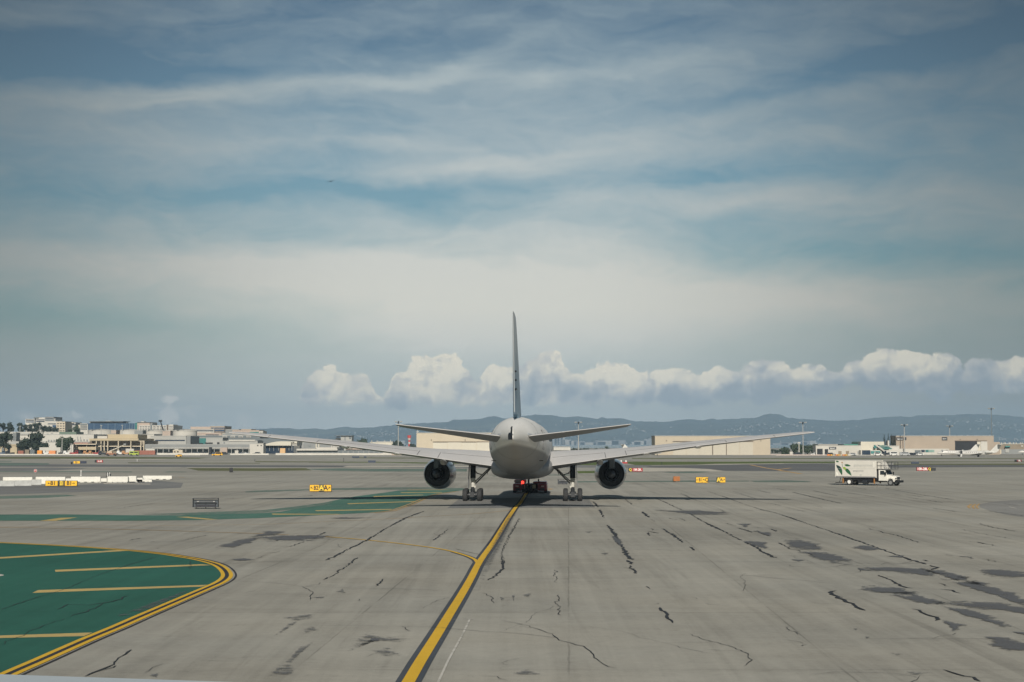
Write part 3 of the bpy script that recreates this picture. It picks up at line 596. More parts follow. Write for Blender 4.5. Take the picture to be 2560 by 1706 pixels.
smear('tar_smears', M_STAIN, [
 [A4(*p) for p in [(200, 480), (300, 468), (420, 500), (470, 540), (380, 545), (260, 520)]], [A4(*p) for p in [(360, 565), (520, 570), (640, 610), (750, 645), (560, 640), (430, 600)]], [A4(*p) for p in [(730, 530), (800, 512), (950, 540), (820, 545)]],
 [A4(*p) for p in [(790, 850), (900, 828), (1080, 850), (1200, 880), (1080, 880), (900, 875)]], [A4(*p) for p in [(1020, 895), (1180, 885), (1330, 930), (1430, 965), (1280, 955), (1120, 925)]],
 [A4(*p) for p in [(850, 690), (1100, 680), (1300, 700), (1330, 750), (1180, 725), (980, 712)]], [A4(*p) for p in [(1300, 705), (1420, 705), (1560, 750), (1650, 795), (1520, 775)]],
 [A4(*p) for p in [(1520, 800), (1700, 798), (1900, 870), (2120, 960), (2120, 1010), (1850, 905), (1650, 840)]], [A4(*p) for p in [(1490, 970), (1650, 955), (1900, 970), (2120, 1020), (2120, 1050), (1850, 1010), (1650, 1000)]],
 [A4(*p) for p in [(1420, 985), (1600, 1010), (1800, 1070), (1840, 1120), (1600, 1050)]], [A4(*p) for p in [(1700, 712), (1900, 705), (2100, 735), (2100, 750), (1830, 745)]], [A4(*p) for p in [(1430, 1098), (1600, 1130), (1500, 1165)]],
 [A4(*p) for p in [(1820, 1230), (1960, 1250), (2120, 1280), (2100, 1310), (1930, 1315), (1830, 1290)]], [A4(*p) for p in [(1950, 1180), (2100, 1190), (2100, 1215)]], [A4(*p) for p in [(1000, 595), (1100, 590), (1090, 602)]],
 [A4(*p) for p in [(1540, 595), (1650, 598), (1640, 610)]], [A4(*p) for p in [(590, 905), (650, 912), (620, 925)]], [A4(*p) for p in [(760, 685), (850, 705), (780, 700)]], [A4(*p) for p in [(250, 620), (330, 625), (300, 635)]],
 [A3(*p) for p in [(1190, 240), (1450, 240), (1680, 262), (1400, 268)]], [A3(*p) for p in [(1760, 345), (1840, 345), (1810, 368)]], [A3(*p) for p in [(1810, 480), (1950, 490), (1960, 530), (1860, 505)]], [A3(*p) for p in [(1880, 400), (1990, 410), (1990, 435)]],
 [A3(*p) for p in [(780, 440), (840, 470), (850, 515), (800, 480)]], [A2(*p) for p in [(1, 440), (100, 400), (210, 405), (150, 425)]], [A2(*p) for p in [(60, 450), (220, 430), (520, 440), (400, 470), (150, 470)]],
 [A1(*p) for p in [(1730, 512), (1850, 470), (1990, 455), (1920, 490), (1820, 515)]], [A1(*p) for p in [(1800, 620), (1880, 612), (1940, 622), (1860, 630)]],
 [A2(*p) for p in [(570, 298), (700, 292), (840, 296), (700, 302)]], [A2(*p) for p in [(890, 1232), (940, 1228), (950, 1255), (900, 1255)]]], .028)
smear('tyre_scuffs', M_SCUFF, [
 [A2(*p) for p in [(90, 1530), (180, 1450), (260, 1440), (300, 1500), (200, 1520)]], [A2(*p) for p in [(230, 1420), (330, 1310), (430, 1275), (350, 1340), (260, 1430)]], [A2(*p) for p in [(220, 1070), (350, 1055), (440, 1040), (420, 1080), (300, 1090)]],
 [A2(*p) for p in [(150, 1210), (250, 1120), (340, 1085), (270, 1140)]], [A2(*p) for p in [(770, 1310), (800, 1235), (880, 1205), (1000, 1215), (1160, 1240), (1110, 1260), (900, 1240), (830, 1270)]], [A2(*p) for p in [(900, 1330), (1020, 1310), (1110, 1360), (1000, 1370)]],
 [A2(*p) for p in [(360, 1160), (450, 1145), (480, 1165), (380, 1190)]], [A2(*p) for p in [(630, 870), (670, 845), (690, 880)]], [A2(*p) for p in [(440, 915), (540, 905), (520, 920)]], [A2(*p) for p in [(1885, 905), (1930, 930), (1900, 945)]], [A2(*p) for p in [(1980, 900), (2005, 890), (1995, 945)]],
 [A3(*p) for p in [(70, 895), (150, 880), (130, 915)]], [A3(*p) for p in [(0, 1500), (120, 1480), (230, 1510), (80, 1515)]], [A3(*p) for p in [(560, 405), (620, 400), (600, 415)]], [A3(*p) for p in [(680, 570), (750, 568), (720, 585)]],
 [A4(*p) for p in [(1010, 1345), (1120, 1355), (1060, 1368)]], [A4(*p) for p in [(720, 1150), (760, 1160), (740, 1170)]], [A4(*p) for p in [(810, 1220), (850, 1222), (830, 1235)]], [A4(*p) for p in [(1100, 1490), (1300, 1500), (1200, 1515)]],
 [A1(*p) for p in [(1150, 1520), (1230, 1500), (1210, 1535)]], [A3(*p) for p in [(-20, 260), (-150, 500), (-260, 720), (-200, 720), (-80, 500), (30, 260)]],
 [A1(*p) for p in [(900, 1060), (1250, 930), (1500, 840), (1450, 870), (1150, 1010)]]], .026)
# ---------------------------------------------------------------- the airliner
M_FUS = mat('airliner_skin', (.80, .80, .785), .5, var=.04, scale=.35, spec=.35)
def _fus():
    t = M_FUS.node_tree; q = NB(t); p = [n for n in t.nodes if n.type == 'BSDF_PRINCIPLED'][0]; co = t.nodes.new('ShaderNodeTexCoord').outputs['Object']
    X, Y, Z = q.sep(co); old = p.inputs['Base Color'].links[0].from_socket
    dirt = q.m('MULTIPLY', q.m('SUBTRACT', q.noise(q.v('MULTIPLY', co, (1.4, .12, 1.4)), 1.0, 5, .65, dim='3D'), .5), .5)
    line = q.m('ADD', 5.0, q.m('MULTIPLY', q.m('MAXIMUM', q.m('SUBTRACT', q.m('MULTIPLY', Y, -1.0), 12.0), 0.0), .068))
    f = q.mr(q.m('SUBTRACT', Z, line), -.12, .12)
    grey = q.mix(q.m('ADD', .5, dirt), (.27, .275, .275, 1), (.36, .36, .355, 1))  # darker grey below the line puts the belly's natural shade into the skin colour
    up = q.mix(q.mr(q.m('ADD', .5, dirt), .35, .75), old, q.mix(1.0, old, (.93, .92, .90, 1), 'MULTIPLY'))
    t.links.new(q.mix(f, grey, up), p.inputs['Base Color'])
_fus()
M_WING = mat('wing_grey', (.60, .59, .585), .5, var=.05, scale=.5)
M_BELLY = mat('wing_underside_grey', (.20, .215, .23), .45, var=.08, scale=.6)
M_FIN = mat('tail_blue_grey', (.14, .20, .27), .4, var=.06, scale=.3)
def _fin():
    t = M_FIN.node_tree; q = NB(t); p = [n for n in t.nodes if n.type == 'BSDF_PRINCIPLED'][0]; co = t.nodes.new('ShaderNodeTexCoord').outputs['Object']
    z = q.sep(co)[2]; t.links.new(q.ramp(q.mr(z, 9.0, 18.4), [(0, (.20, .31, .41)), (.35, (.28, .39, .48)), (.65, (.50, .55, .58)), (1, (.58, .60, .60))]), p.inputs['Base Color'])
_fin()
M_FINE = mat('tail_edge_grey', (.50, .53, .55), .4, var=.05)
M_NAC = mat('nacelle_grey', (.36, .40, .45), .28, .2, var=.12, scale=1.0, coat=.3)
M_DUCT = mat('burnt_duct', (.012, .017, .026), .6, var=.3, scale=4)
M_PLUG = mat('exhaust_plug', (.09, .10, .115), .5, .3, var=.15)
M_GEAR = mat('gear_dark_grey', (.022, .025, .03), .5, var=.25, scale=5)
M_GEARL = mat('gear_white', (.62, .61, .56), .4, var=.15, scale=6)
M_SEAM = mat('panel_seam', (.12, .12, .125), .7, var=0)
M_LAMPR = mat('beacon_red_lamp', (.8, .03, .02), .3, var=0, emit=(1, .05, .03), es=2.5)
RZ = -R(2.0)
plane = empty('airliner', (1.19, 178.0, 0), RZ, 'large white airliner seen from behind, with blue grey tail fin and two engines', 'airliner')
def rings_fus(st, n=36, pw=1.0):
    out = []
    for y, hw, zt, zb in st:
        r = []; zc, hh = (zt + zb) / 2, (zt - zb) / 2
        for i in range(n):
            a = 2 * math.pi * i / n; sa, ca = math.sin(a), math.cos(a); r.append((hw * math.copysign(abs(sa) ** pw, sa), y, zc + hh * math.copysign(abs(ca) ** pw, ca)))
        out.append(r)
    return out
def dense(st, k=5):
    pts = [Vector((a, c, d)) for a, _, c, d in st]; hw = [s[1] for s in st]; out = []
    n = len(st)
    def cr(v, i, t):
        a, p, q, c = v[max(i - 1, 0)], v[i], v[min(i + 1, n - 1)], v[min(i + 2, n - 1)]
        return 0.5 * (2 * p + (q - a) * t + (2 * a - 5 * p + 4 * q - c) * t * t + (3 * p - a - 3 * q + c) * t ** 3)
    for i in range(n - 1):
        for j in range(k):
            t = j / k; out.append(tuple(cr([s[m_] for s in st], i, t) for m_ in range(4)))
    out.append(st[-1]); return out
FUS = [(31.8, .08, 4.95, 4.75), (31.2, .75, 5.6, 4.2), (29.5, 1.6, 6.6, 3.5), (27, 2.45, 7.75, 3.0), (24, 2.95, 8.6, 2.8), (20, 3.1, 8.93, 2.75), (10, 3.1, 8.95, 2.75), (0, 3.1, 8.95, 2.75), (-9, 3.1, 8.95, 2.76), (-13, 3.06, 8.95, 3.05), (-17, 2.85, 8.92, 3.62), (-21, 2.45, 8.82, 4.35), (-25, 1.85, 8.6, 5.15), (-28, 1.22, 8.25, 5.8), (-30.5, .55, 7.85, 6.3), (-31.6, .16, 7.68, 6.55), (-31.9, .03, 7.5, 6.7)]
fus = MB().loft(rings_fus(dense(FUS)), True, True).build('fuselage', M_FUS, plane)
# belly fairing that blends the wing roots
bf = [(14, .4, 4.2, 3.2), (12.5, 2.2, 4.3, 2.75), (9, 3.2, 4.7, 2.5), (3, 3.4, 4.9, 2.45), (-3, 3.36, 4.9, 2.45), (-7, 3.05, 4.6, 2.5), (-10.5, 2.2, 4.3, 2.75), (-13, .5, 4.0, 3.2)]
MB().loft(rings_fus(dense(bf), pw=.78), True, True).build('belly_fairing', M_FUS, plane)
# cabin windows and doors on both flanks
for s in (-1, 1):
    pos = [24.5 - k * .53 for k in range(88)]; pos = [y for y in pos if not any(abs(y - d) < .9 for d in (21.5, 9.5, -8, -19.5)) and y < 22]
    proto_w = None
    for y in (pos[::2] if s < 0 else pos[::2]):
        hwf = 3.1 if y > -9 else 3.1 - (abs(y) - 9) * .035; x = s * (hwf * math.cos(math.asin((6.62 - 5.85) / 3.1)) + .012)
        if proto_w is None: proto_w = o = MB().box(-.02, .02, -.12, .12, -.17, .17).build('cabin_window', GLASSD, fus)
        else: o = proto_w.copy(); col.objects.link(o)
        o.location = (x, y, 6.62)
for s in (-1, 1):
    for y in (21.5, 9.5, -8.0):
        d = MB()
        zs = [5.3, 5.8, 6.3, 6.8, 7.3]
        rr = [[(s * (3.1 * math.cos(math.asin((z - 5.85) / 3.1)) + .02), y - .55 + u, z) for z in zs] for u in (0, 1.1)]
        d.loft(rr, False, closed=False); d.build('cabin_door', M_FINE, plane, fix=False)
# flight deck glass
for s in (-1, 1):
    d = MB(); d.loft([[(s * .25, 29.9, 6.35), (s * .25, 29.3, 6.78)], [(s * 1.15, 29.35, 6.2), (s * 1.1, 28.8, 6.72)], [(s * 1.72, 28.4, 6.15), (s * 1.62, 27.9, 6.75)]], False, closed=False)
    d.build('windshield', GLASSD, plane, fix=False)
def foil(n=11):
    cs = [0.5 * (1 - math.cos(math.pi * i / n)) for i in range(n + 1)]
    sh = [5 * 2.0 * (0.2969 * math.sqrt(c) - .126 * c - .3516 * c * c + .2843 * c ** 3 - .1036 * c ** 4) for c in cs]
    k = max(sh); return cs, [v / k for v in sh]
FC, FSH = foil()
def wing_ring(x, le, te, zle, zte, tu, tl):
    up = [(x, le + (te - le) * c, zle + (zte - zle) * c + tu * s_ + .015) for c, s_ in zip(FC, FSH)]
    dn = [(x, le + (te - le) * c, zle + (zte - zle) * c - tl * s_ - .02) for c, s_ in zip(FC, FSH)]
    return up[::-1] + dn[1:]
WST = [(2.2, 11.0, -4.0, 4.25, 3.74, 1.18, .88), (3.1, 10.4, -4.0, 4.35, 3.86, 1.15, .85), (6.2, 8.2, -4.3, 4.7, 4.28, .96, .66), (9.9, 5.7, -4.7, 5.05, 4.82, .70, .45), (13.4, 3.3, -5.7, 5.45, 5.30, .55, .36), (18.8, -.4, -7.2, 6.15, 6.06, .40, .27), (25, -4.6, -8.9, 6.85, 6.78, .27, .18), (29.3, -7.6, -10.15, 7.33, 7.28, .16, .11), (30.1, -8.5, -10.4, 7.42, 7.38, .10, .07), (30.45, -9.6, -10.5, 7.46, 7.44, .03, .03)]
def winterp(x):
    for a, c in zip(WST, WST[1:]):
        if a[0] <= x <= c[0]:
            t = (x - a[0]) / (c[0] - a[0]); return tuple(p + (q - p) * t for p, q in zip(a, c))
    return WST[-1]
for s in (-1, 1):
    rs = [[(s * p[0], p[1], p[2]) for p in wing_ring(*winterp(x))] for x in [2.2, 3.1, 4.5, 6.2, 8, 9.9, 11.5, 13.4, 16, 18.8, 22, 25, 27.5, 29.3, 30.1, 30.45]]
    w = MB().loft(rs, True, True); wo_ = w.build('wing', M_WING, plane)
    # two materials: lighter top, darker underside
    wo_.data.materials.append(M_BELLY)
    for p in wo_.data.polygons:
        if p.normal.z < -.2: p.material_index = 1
    # flap and aileron seams
    def seam(xa, xb, ca, cb, hw=.03):
        pts = []
        for k in range(13):
            x = xa + (xb - xa) * k / 12; c = ca + (cb - ca) * k / 12; st = winterp(x); i = c
            shp = 5 * 2.0 * (0.2969 * math.sqrt(i) - .126 * i - .3516 * i * i + .2843 * i ** 3 - .1036 * i ** 4)
            kk = max(5 * 2.0 * (0.2969 * math.sqrt(q) - .126 * q - .3516 * q * q + .2843 * q ** 3 - .1036 * q ** 4) for q in FC)
            pts.append((s * x, st[1] + (st[2] - st[1]) * c, st[3] + (st[4] - st[3]) * c + st[5] * shp / kk + .015))
        m_ = MB()
        for a, c in zip(pts, pts[1:]): m_.tube(a, c, hw, n=5, cap=False)
        return m_
    seam(3.3, 8.8, .70, .70).build('inboard_flap_seam', M_SEAM, wo_); seam(11.4, 21.5, .72, .72, .025).build('outboard_flap_seam', M_SEAM, wo_)
    for x in (9.0, 11.2, 21.6, 26.5):
        seam(x, x + .05, .68, .995, .03).build('flap_joint', M_SEAM, wo_)
    # canoe fairings under the flaps
    for x, zb, hw, yl, yt in ((8.42, 3.80, .36, 4.5, -6.2), (13.35, 4.92, .34, 3.2, -7.2), (18.75, 5.60, .30, 4.0, -8.6)):
        st = winterp(x); zt = st[4] - .02; L = yl - yt + 1.0
        R_ = []
        for t, wf, hf in ((0, .1, .1), (.12, .6, .45), (.3, .95, .8), (.55, 1, 1), (.78, .98, .96), (.93, .75, .6), (1.0, .12, .1)):
            y = st[2] + 5.0 - t * 6.6; zc = zt + (1 - t) * .15 - .05; h_ = (zt - zb) * hf
            zlo = zt + .12 - h_ if t < .9 else zt - h_ * .55
            R_.append([(s * (x + hw * wf * math.sin(a)), y, (zc + zlo) / 2 + (zc - zlo) / 2 * math.cos(a)) for a in [2 * math.pi * i / 14 for i in range(14)]])
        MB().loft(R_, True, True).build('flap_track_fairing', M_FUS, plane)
    MB().tube((s * 30.2, -9.0, 7.4), (s * 30.2, -10.3, 7.42), .05, .03, 8).build('wing_tip_lamp', M_FINE, wo_)
    # engine
    e = MB().lathe([(5.5, 1.46), (5.52, 1.50), (7, 1.70), (9, 1.83), (10.5, 1.84), (11.6, 1.74), (12.1, 1.60), (12.15, 1.52), (11.9, 1.46), (9.0, 1.44), (5.55, 1.42)], c=(s * 9.91, 0, 2.83), n=40)
    e.f = [f for f in e.f if len(f) == 4]; e.smooth = e.smooth[:len(e.f)]
    nac = e.build('engine_nacelle', M_NAC, plane)
    MB().lathe([(5.9, 1.44), (9.0, 1.43), (10.8, 1.43), (10.9, .1)], c=(s * 9.91, 0, 2.83), n=32).build('bypass_duct', M_DUCT, nac)
    MB().lathe([(9.5, .5), (8.6, 1.02), (6.8, .98), (5.4, .80), (4.7, .70), (4.72, .62), (6.0, .55)], c=(s * 9.91, 0, 2.83), n=28).build('core_cowl', M_DUCT, nac)
    MB().lathe([(6.2, .45), (5.2, .50), (4.6, .44), (4.05, .30), (3.75, .12), (3.7, .02)], c=(s * 9.91, 0, 2.83), n=24).build('exhaust_cone', M_PLUG, nac)
    MB().lathe([(12.13, 1.51), (12.2, 1.56), (12.13, 1.62), (11.9, 1.69), (11.88, 1.66), (12.05, 1.55)], c=(s * 9.91, 0, 2.83), n=40).build('inlet_lip', STEEL, nac)
    MB().loft([[(s * 9.91 - .28, 4.2, 4.75), (s * 9.91 + .28, 4.2, 4.75), (s * 9.91 + .22, 4.2, 3.55), (s * 9.91 - .22, 4.2, 3.55)], [(s * 9.91 - .36, 6.0, 4.95), (s * 9.91 + .36, 6.0, 4.95), (s * 9.91 + .5, 6.0, 3.1), (s * 9.91 - .5, 6.0, 3.1)],
               [(s * 9.91 - .32, 8.0, 5.0), (s * 9.91 + .32, 8.0, 5.0), (s * 9.91 + .5, 8.0, 3.3), (s * 9.91 - .5, 8.0, 3.3)], [(s * 9.91 - .1, 10.4, 4.68), (s * 9.91 + .1, 10.4, 4.68), (s * 9.91 + .1, 10.4, 4.4), (s * 9.91 - .1, 10.4, 4.4)]]).build('pylon', mat('pylon_grey', (.10, .125, .15), .45, var=.15), nac)
    MB().prism([(7.6, 3.0), (9.9, 3.0), (8.2, 3.34)], 0, .05).build('nacelle_strake', M_NAC, nac, (s * (9.91 - 1.62), 0, .75)) if 1 else None
    # tailplane
    hs = [(.4, -21.8, -27.4, 6.85, 6.90, .16, .62), (1.2, -22.4, -27.7, 6.88, 6.95, .15, .60), (3.5, -24.2, -28.7, 7.13, 7.22, .12, .47), (7.5, -27.2, -30.3, 7.60, 7.66, .08, .30), (10.4, -29.6, -31.4, 7.96, 7.99, .05, .17), (10.72, -30.4, -31.5, 8.02, 8.02, .03, .06)]
    ht = MB().loft([[(s * p[0], p[1], p[2]) for p in wing_ring(*q)] for q in hs], True, True).build('horizontal_stabilizer', M_WING, plane)
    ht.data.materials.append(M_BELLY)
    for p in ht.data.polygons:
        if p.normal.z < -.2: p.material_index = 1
    MB().tube((s * 4.6, -29.35, 7.26), (s * 4.6, -28.2, 7.18), .05, .04, 6).build('elevator_hinge', M_SEAM, ht)
    # main landing gear
    g = MB().tube((s * 5.5, .25, 4.3), (s * 5.5, .05, 2.45), .31, .30, 14).tube((s * 5.32, .5, 4.2), (s * 5.30, .3, 2.5), .07, n=8).tube((s * 5.74, -.2, 4.2), (s * 5.72, -.1, 2.6), .06, n=8)
    leg = g.build('main_gear_leg', M_GEAR, plane)
    MB().tube((s * 5.5, .05, 2.5), (s * 5.5, .02, 1.4), .20, n=14).tube((s * 5.5, -.12, 2.38), (s * 5.5, .3, 2.3), .25, n=12).lathe([(1.3, .19), (1.42, .2), (1.45, .15)], 'Z', (s * 5.5, 0, 0), 14).tube((s * 5.5, -.28, 2.0), (s * 5.5, -.34, 1.5), .08, n=8).tube((s * 5.28, -.2, 2.25), (s * 5.28, -.1, 2.0), .13, .09, 10).tube((s * 5.22, -.15, 1.62), (s * 5.30, -.1, 1.42), .12, n=8).build('oleo_strut', M_GEARL, leg)
    MB().tube((s * 3.25, .3, 3.85), (s * 5.3, .1, 1.78), .085, n=8).tube((s * 3.42, -.15, 3.85), (s * 5.4, -.1, 1.95), .06, n=8).build('side_brace', mat('brace_grey', (.26, .26, .25), .4, .3, var=.2), leg)
    MB().tube((s * 5.4, -.1, 3.1), (s * 4.5, -.1, 2.85), .05, n=7).tube((s * 4.5, -.1, 2.85), (s * 4.38, 0, 2.72), .035, n=7).tube((s * 5.28, -.15, 3.35), (s * 4.95, -.1, 2.95), .04, n=6).build('lock_link', M_GEAR, leg)
    MB().tube((s * 3.75, 0, 3.5), (s * 3.95, 0, 2.85), .03, n=6).build('gear_hose', M_GEAR, leg)
    MB().loft([[(s * 5.98, -.7, 1.4), (s * 6.03, -.7, 1.4), (s * 6.05, .7, 1.4), (s * 6.0, .7, 1.4)], [(s * 5.86, -.85, 4.1), (s * 5.91, -.85, 4.1), (s * 5.93, .9, 4.1), (s * 5.88, .9, 4.1)]]).build('gear_door', M_BELLY, leg)
    bm_ = MB().box(s * 5.5 - .17, s * 5.5 + .17, -1.75, 1.75, .52, .84).tube((s * 5.5, -.1, 1.5), (s * 5.5, 0, .7), .20, .24, 12).tube((s * 5.32, -.9, 1.25), (s * 5.42, -1.6, .75), .05, n=6).tube((s * 5.68, -.8, 1.3), (s * 5.6, -1.6, .75), .05, n=6).box(s * 5.5 - .22, s * 5.5 + .22, -1.9, -1.55, .45, .98)
    for y in (-1.45, 0, 1.45): bm_.tube((s * 5.5 - .85, y, .66), (s * 5.5 + .85, y, .66), .09, n=8).tube((s * 5.5 - .36, y, .66), (s * 5.5 + .36, y, .66), .30, n=14)
    truck_ = bm_.build('bogie_beam', M_GEAR, leg)
    for y in (-1.45, 0, 1.45):
        for q in (-1, 1):
            cx = s * 5.5 + q * .79
            tyre = MB().lathe([(-.255, .36), (-.255, .55), (-.20, .63), (-.1, .665), (.1, .665), (.20, .63), (.255, .55), (.255, .36)], 'X', (cx, y, .665), 28).build('main_wheel', RUBBER, plane)
            MB().lathe([(-.2, .1), (-.19, .34), (.19, .34), (.2, .1)], 'X', (cx, y, .665), 18).build('wheel_hub', M_GEAR, tyre)
# fin and rudder
def fin_ring(z, le, te, t):
    a = [(-t * s_, le + (te - le) * c, z) for c, s_ in zip(FC, FSH)]; d = [(t * s_, le + (te - le) * c, z) for c, s_ in zip(FC, FSH)]
    return a[::-1] + d[1:]
FS = [(8.3, -14.0, -27.0, .42), (9.2, -16.0, -27.2, .37), (11, -17.9, -27.9, .32), (14, -21.3, -29.3, .25), (17, -25.0, -30.9, .18), (18.0, -26.4, -31.5, .14), (18.35, -27.6, -31.7, .05)]
def fcut(st, a, c):
    out = []
    for z, le, te, t in st:
        y0, y1 = le + (te - le) * a, le + (te - le) * c; n = 8; L = []; Rr = []
        for k in range(n + 1):
            cc = a + (c - a) * k / n; s_ = 10 * (0.2969 * math.sqrt(cc) - .126 * cc - .3516 * cc * cc + .2843 * cc ** 3 - .1036 * cc ** 4)
            s_ = s_ / 1.0 + .02; L.append((-t * s_, le + (te - le) * cc, z)); Rr.append((t * s_, le + (te - le) * cc, z))
        out.append(L + Rr[::-1])
    return out
fin = MB().loft(fcut(FS, 0, .715), True, True).build('tail_fin', M_FIN, plane)
rud = MB().loft(fcut([(9.05, -15.8, -27.15, .36)] + FS[2:], .72, 1.0), True, True).build('rudder', M_FIN, plane)
MB().loft([[(-.03, te - .06, z), (.03, te - .06, z), (.03, te - .01 + .0, z), (-.03, te - .01, z)] for z, le, te, t in FS[1:-1]]).build('rudder_trailing_edge', M_FINE, rud)
for z in (11.35, 12.2, 13.0):
    st = [f for f in FS if f[0] <= z][-1]; te = -27.9 - (z - 11) * .467
    MB().lathe([(-.35, .02), (-.1, .10), (.3, .09), (.7, .02)], 'Y', (.13, te + .9, z), 8).build('rudder_actuator_fairing', M_GEAR, rud)
# white curl of the livery on the fin side
lp = [Vector((0, te, z)) for te, z in ((-25.6, 10.4), (-25.2, 11.2), (-25.9, 12.2), (-25.4, 13.0), (-26.2, 13.8), (-26.6, 14.3), (-26.0, 14.6))]
cv = spline(lp, 6)
for s in (-1, 1):
    m_ = MB()
    for a, c in zip(cv, cv[1:]):
        xx = s * .27; m_.add([(xx, a.y - .13, a.z), (xx, a.y + .13, a.z), (xx, c.y + .13, c.z), (xx, c.y - .13, c.z)], [(0, 1, 2, 3)])
    m_.build('livery_stroke', M_FINE, fin, fix=False)
# auxiliary power unit exhaust at the tail cone, static door frames
MB().loft([[(-.46, -31.0, 6.62), (-.05, -32.0, 6.62), (-.05, -32.0, 7.05), (-.48, -31.0, 7.05)], [(-.22, -31.0, 7.75), (-.06, -31.8, 7.75), (-.04, -31.8, 7.85), (-.12, -31.0, 7.85)]]).build('tail_cone_outlet', M_DUCT, plane)
MB().lathe([(0, .05), (-.12, .05), (-.16, .01)], 'Y', (0, -31.9, 7.12), 8).build('tail_lamp', M_FINE, plane)
for s in (-1, 1):     # tailplane cut-outs
    MB().loft([[(s * 1.34, -24.6, 8.0), (s * 1.42, -24.6, 7.9), (s * 1.05, -28.0, 7.55), (s * .98, -28.0, 7.62)], [(s * 1.9, -24.4, 7.25), (s * 1.96, -24.4, 7.1), (s * 1.3, -28.0, 7.05), (s * 1.3, -28.0, 7.12)]]).build('stabilizer_seal', M_FINE, fus)
for y in (-16.5, -23.2):      # frame seams and tail details
    st = min(dense(FUS, 8), key=lambda q_: abs(q_[0] - y)); rg = rings_fus([(st[0], st[1] + .008, st[2] + .008, st[3] - .008)], 48)[0]
    m_ = MB()
    for a_, c_ in zip(rg, rg[1:] + rg[:1]): m_.tube(a_, c_, .007, n=4, cap=False)
    m_.build('skin_seam', M_SEAM, fus)
for s in (-1, 1):
    y0 = -19.5; rr = []
    for u in (0, 1.0):
        st = min(dense(FUS, 8), key=lambda q_: abs(q_[0] - (y0 + u))); zc_, hh_ = (st[2] + st[3]) / 2, (st[2] - st[3]) / 2
        rr.append([(s * (st[1] * math.sqrt(max(0, 1 - ((z - zc_) / hh_) ** 2)) + .02), st[0], z) for z in (5.7, 6.2, 6.7, 7.2, 7.6)])
    m_ = MB()
    for a_, c_ in list(zip(rr[0], rr[0][1:])) + list(zip(rr[1], rr[1][1:])) + [(rr[0][0], rr[1][0]), (rr[0][-1], rr[1][-1])]: m_.tube(a_, c_, .03, n=4)
    m_.build('door_outline', M_SEAM, fus)
    MB().box(s * 2.35 - .2, s * 2.35 + .2, -19.0, -18.4, 4.55, 4.62).build('drain_mast', M_GEAR, fus)
MB().box(-.02, .02, -30.5, -22.0, 4.9, 6.0).build('tail_skid_line', M_SEAM, fus) if 0 else None
# nose gear
ng = MB().tube((0, 25.9, 3.2), (0, 25.9, .5), .13, n=12).tube((0, 25.2, 2.9), (0, 25.85, 1.5), .07, n=8).build('nose_gear_leg', M_GEAR, plane)
for q in (-1, 1):
    MB().lathe([(-.17, .25), (-.17, .44), (-.1, .535), (.1, .535), (.17, .44), (.17, .25)], 'X', (q * .32, 25.9, .54), 24).build('nose_wheel', RUBBER, plane)
    MB().loft([[(q * .62, 24.9, 2.9), (q * .66, 24.9, 2.9), (q * .66, 27.2, 2.9), (q * .62, 27.2, 2.9)], [(q * .85, 25.1, 1.9), (q * .89, 25.1, 1.9), (q * .89, 27.0, 1.9), (q * .85, 27.0, 1.9)]]).build('nose_gear_door', M_BELLY, ng)
# ---------------------------------------------------------------- push-back tug carrying the nose wheel
M_TUG = mat('tug_red', (.19, .022, .028), .4, var=.12, coat=.2)
tp = plane.matrix_basis
tug = empty('pushback_tug', (2.27, 205.0, 0), RZ, 'low dark red towing tractor cradling the nose wheel of the airliner', 'tug')
body = MB()
for s in (-1, 1):
    body.rbox(min(s * 1.0, s * 2.15), max(s * 1.0, s * 2.15), -.2, 7.6, .30, 1.18, .12)
body.rbox(-1.0, 1.0, 3.2, 7.6, .30, 1.1, .1); body.build('body', M_TUG, tug)
MB().box(-1.0, 1.0, -.1, 3.2, .16, .55).box(-1.0, 1.0, 2.6, 3.2, .5, 1.15).build('wheel_cradle', BLACK, tug)
MB().rbox(-2.1, -.6, 5.2, 6.9, 1.15, 1.62, .1).build('cab', M_TUG, tug)
MB().rbox(.35, 2.1, 1.4, 5.0, 1.17, 1.42, .1).build('engine_deck', M_TUG, tug)
MB().box(-2.16, -2.11, 5.4, 6.7, 1.25, 1.55).box(-2.0, -.7, 5.14, 5.2, 1.25, 1.55).build('cab_window', GLASSD, tug)
for s in (-1, 1):
    for y in (.9, 6.2):
        w_ = MB().lathe([(-.2, .2), (-.2, .42), (-.14, .52), (.14, .52), (.2, .42), (.2, .2)], 'X', (s * 1.95, y, .52), 22).build('wheel', RUBBER, tug)
        MB().lathe([(-.21, .05), (-.21, .26), (.21, .26), (.21, .05)], 'X', (s * 1.95, y, .52), 14).build('rim', M_TUG, w_)
    MB().box(s * 1.55 - .28, s * 1.55 + .28, -.27, -.2, .35, .62).build('rear_bumper', M_FINE if 0 else DKMETAL, tug)
    MB().box(s * 1.62 - .2, s * 1.62 + .2, -.24, -.2, .78, .98).build('tail_lamp_cluster', mat('lamp_glass_pale', (.45, .30, .26), .3, var=.1), tug)
    MB().tube((s * 1.05, 2.4, 1.15), (s * 1.05, 2.4, 1.75), .10, .09, 8).build('guide_post', BLACK, tug)
MB().box(.2, .75, -.05, .35, .6, 1.05).build('clamp_arm', mat('clamp_buff', (.42, .36, .24), .6), tug)
MB().box(-.75, -.2, -.05, .35, .6, 1.05).build('clamp_arm', mat('clamp_buff', (.42, .36, .24), .6), tug)
bc = MB().lathe([(1.18, .16), (1.24, .18), (1.42, .18), (1.52, .12), (1.56, .02)], 'Z', (-.92, -.05, 0), 14).build('beacon', M_LAMPR, tug)
MB().tube((-1.0, 5.0, 1.6), (-1.0, 5.0, 2.6), .025, n=6).build('whip_aerial', BLACK, tug)
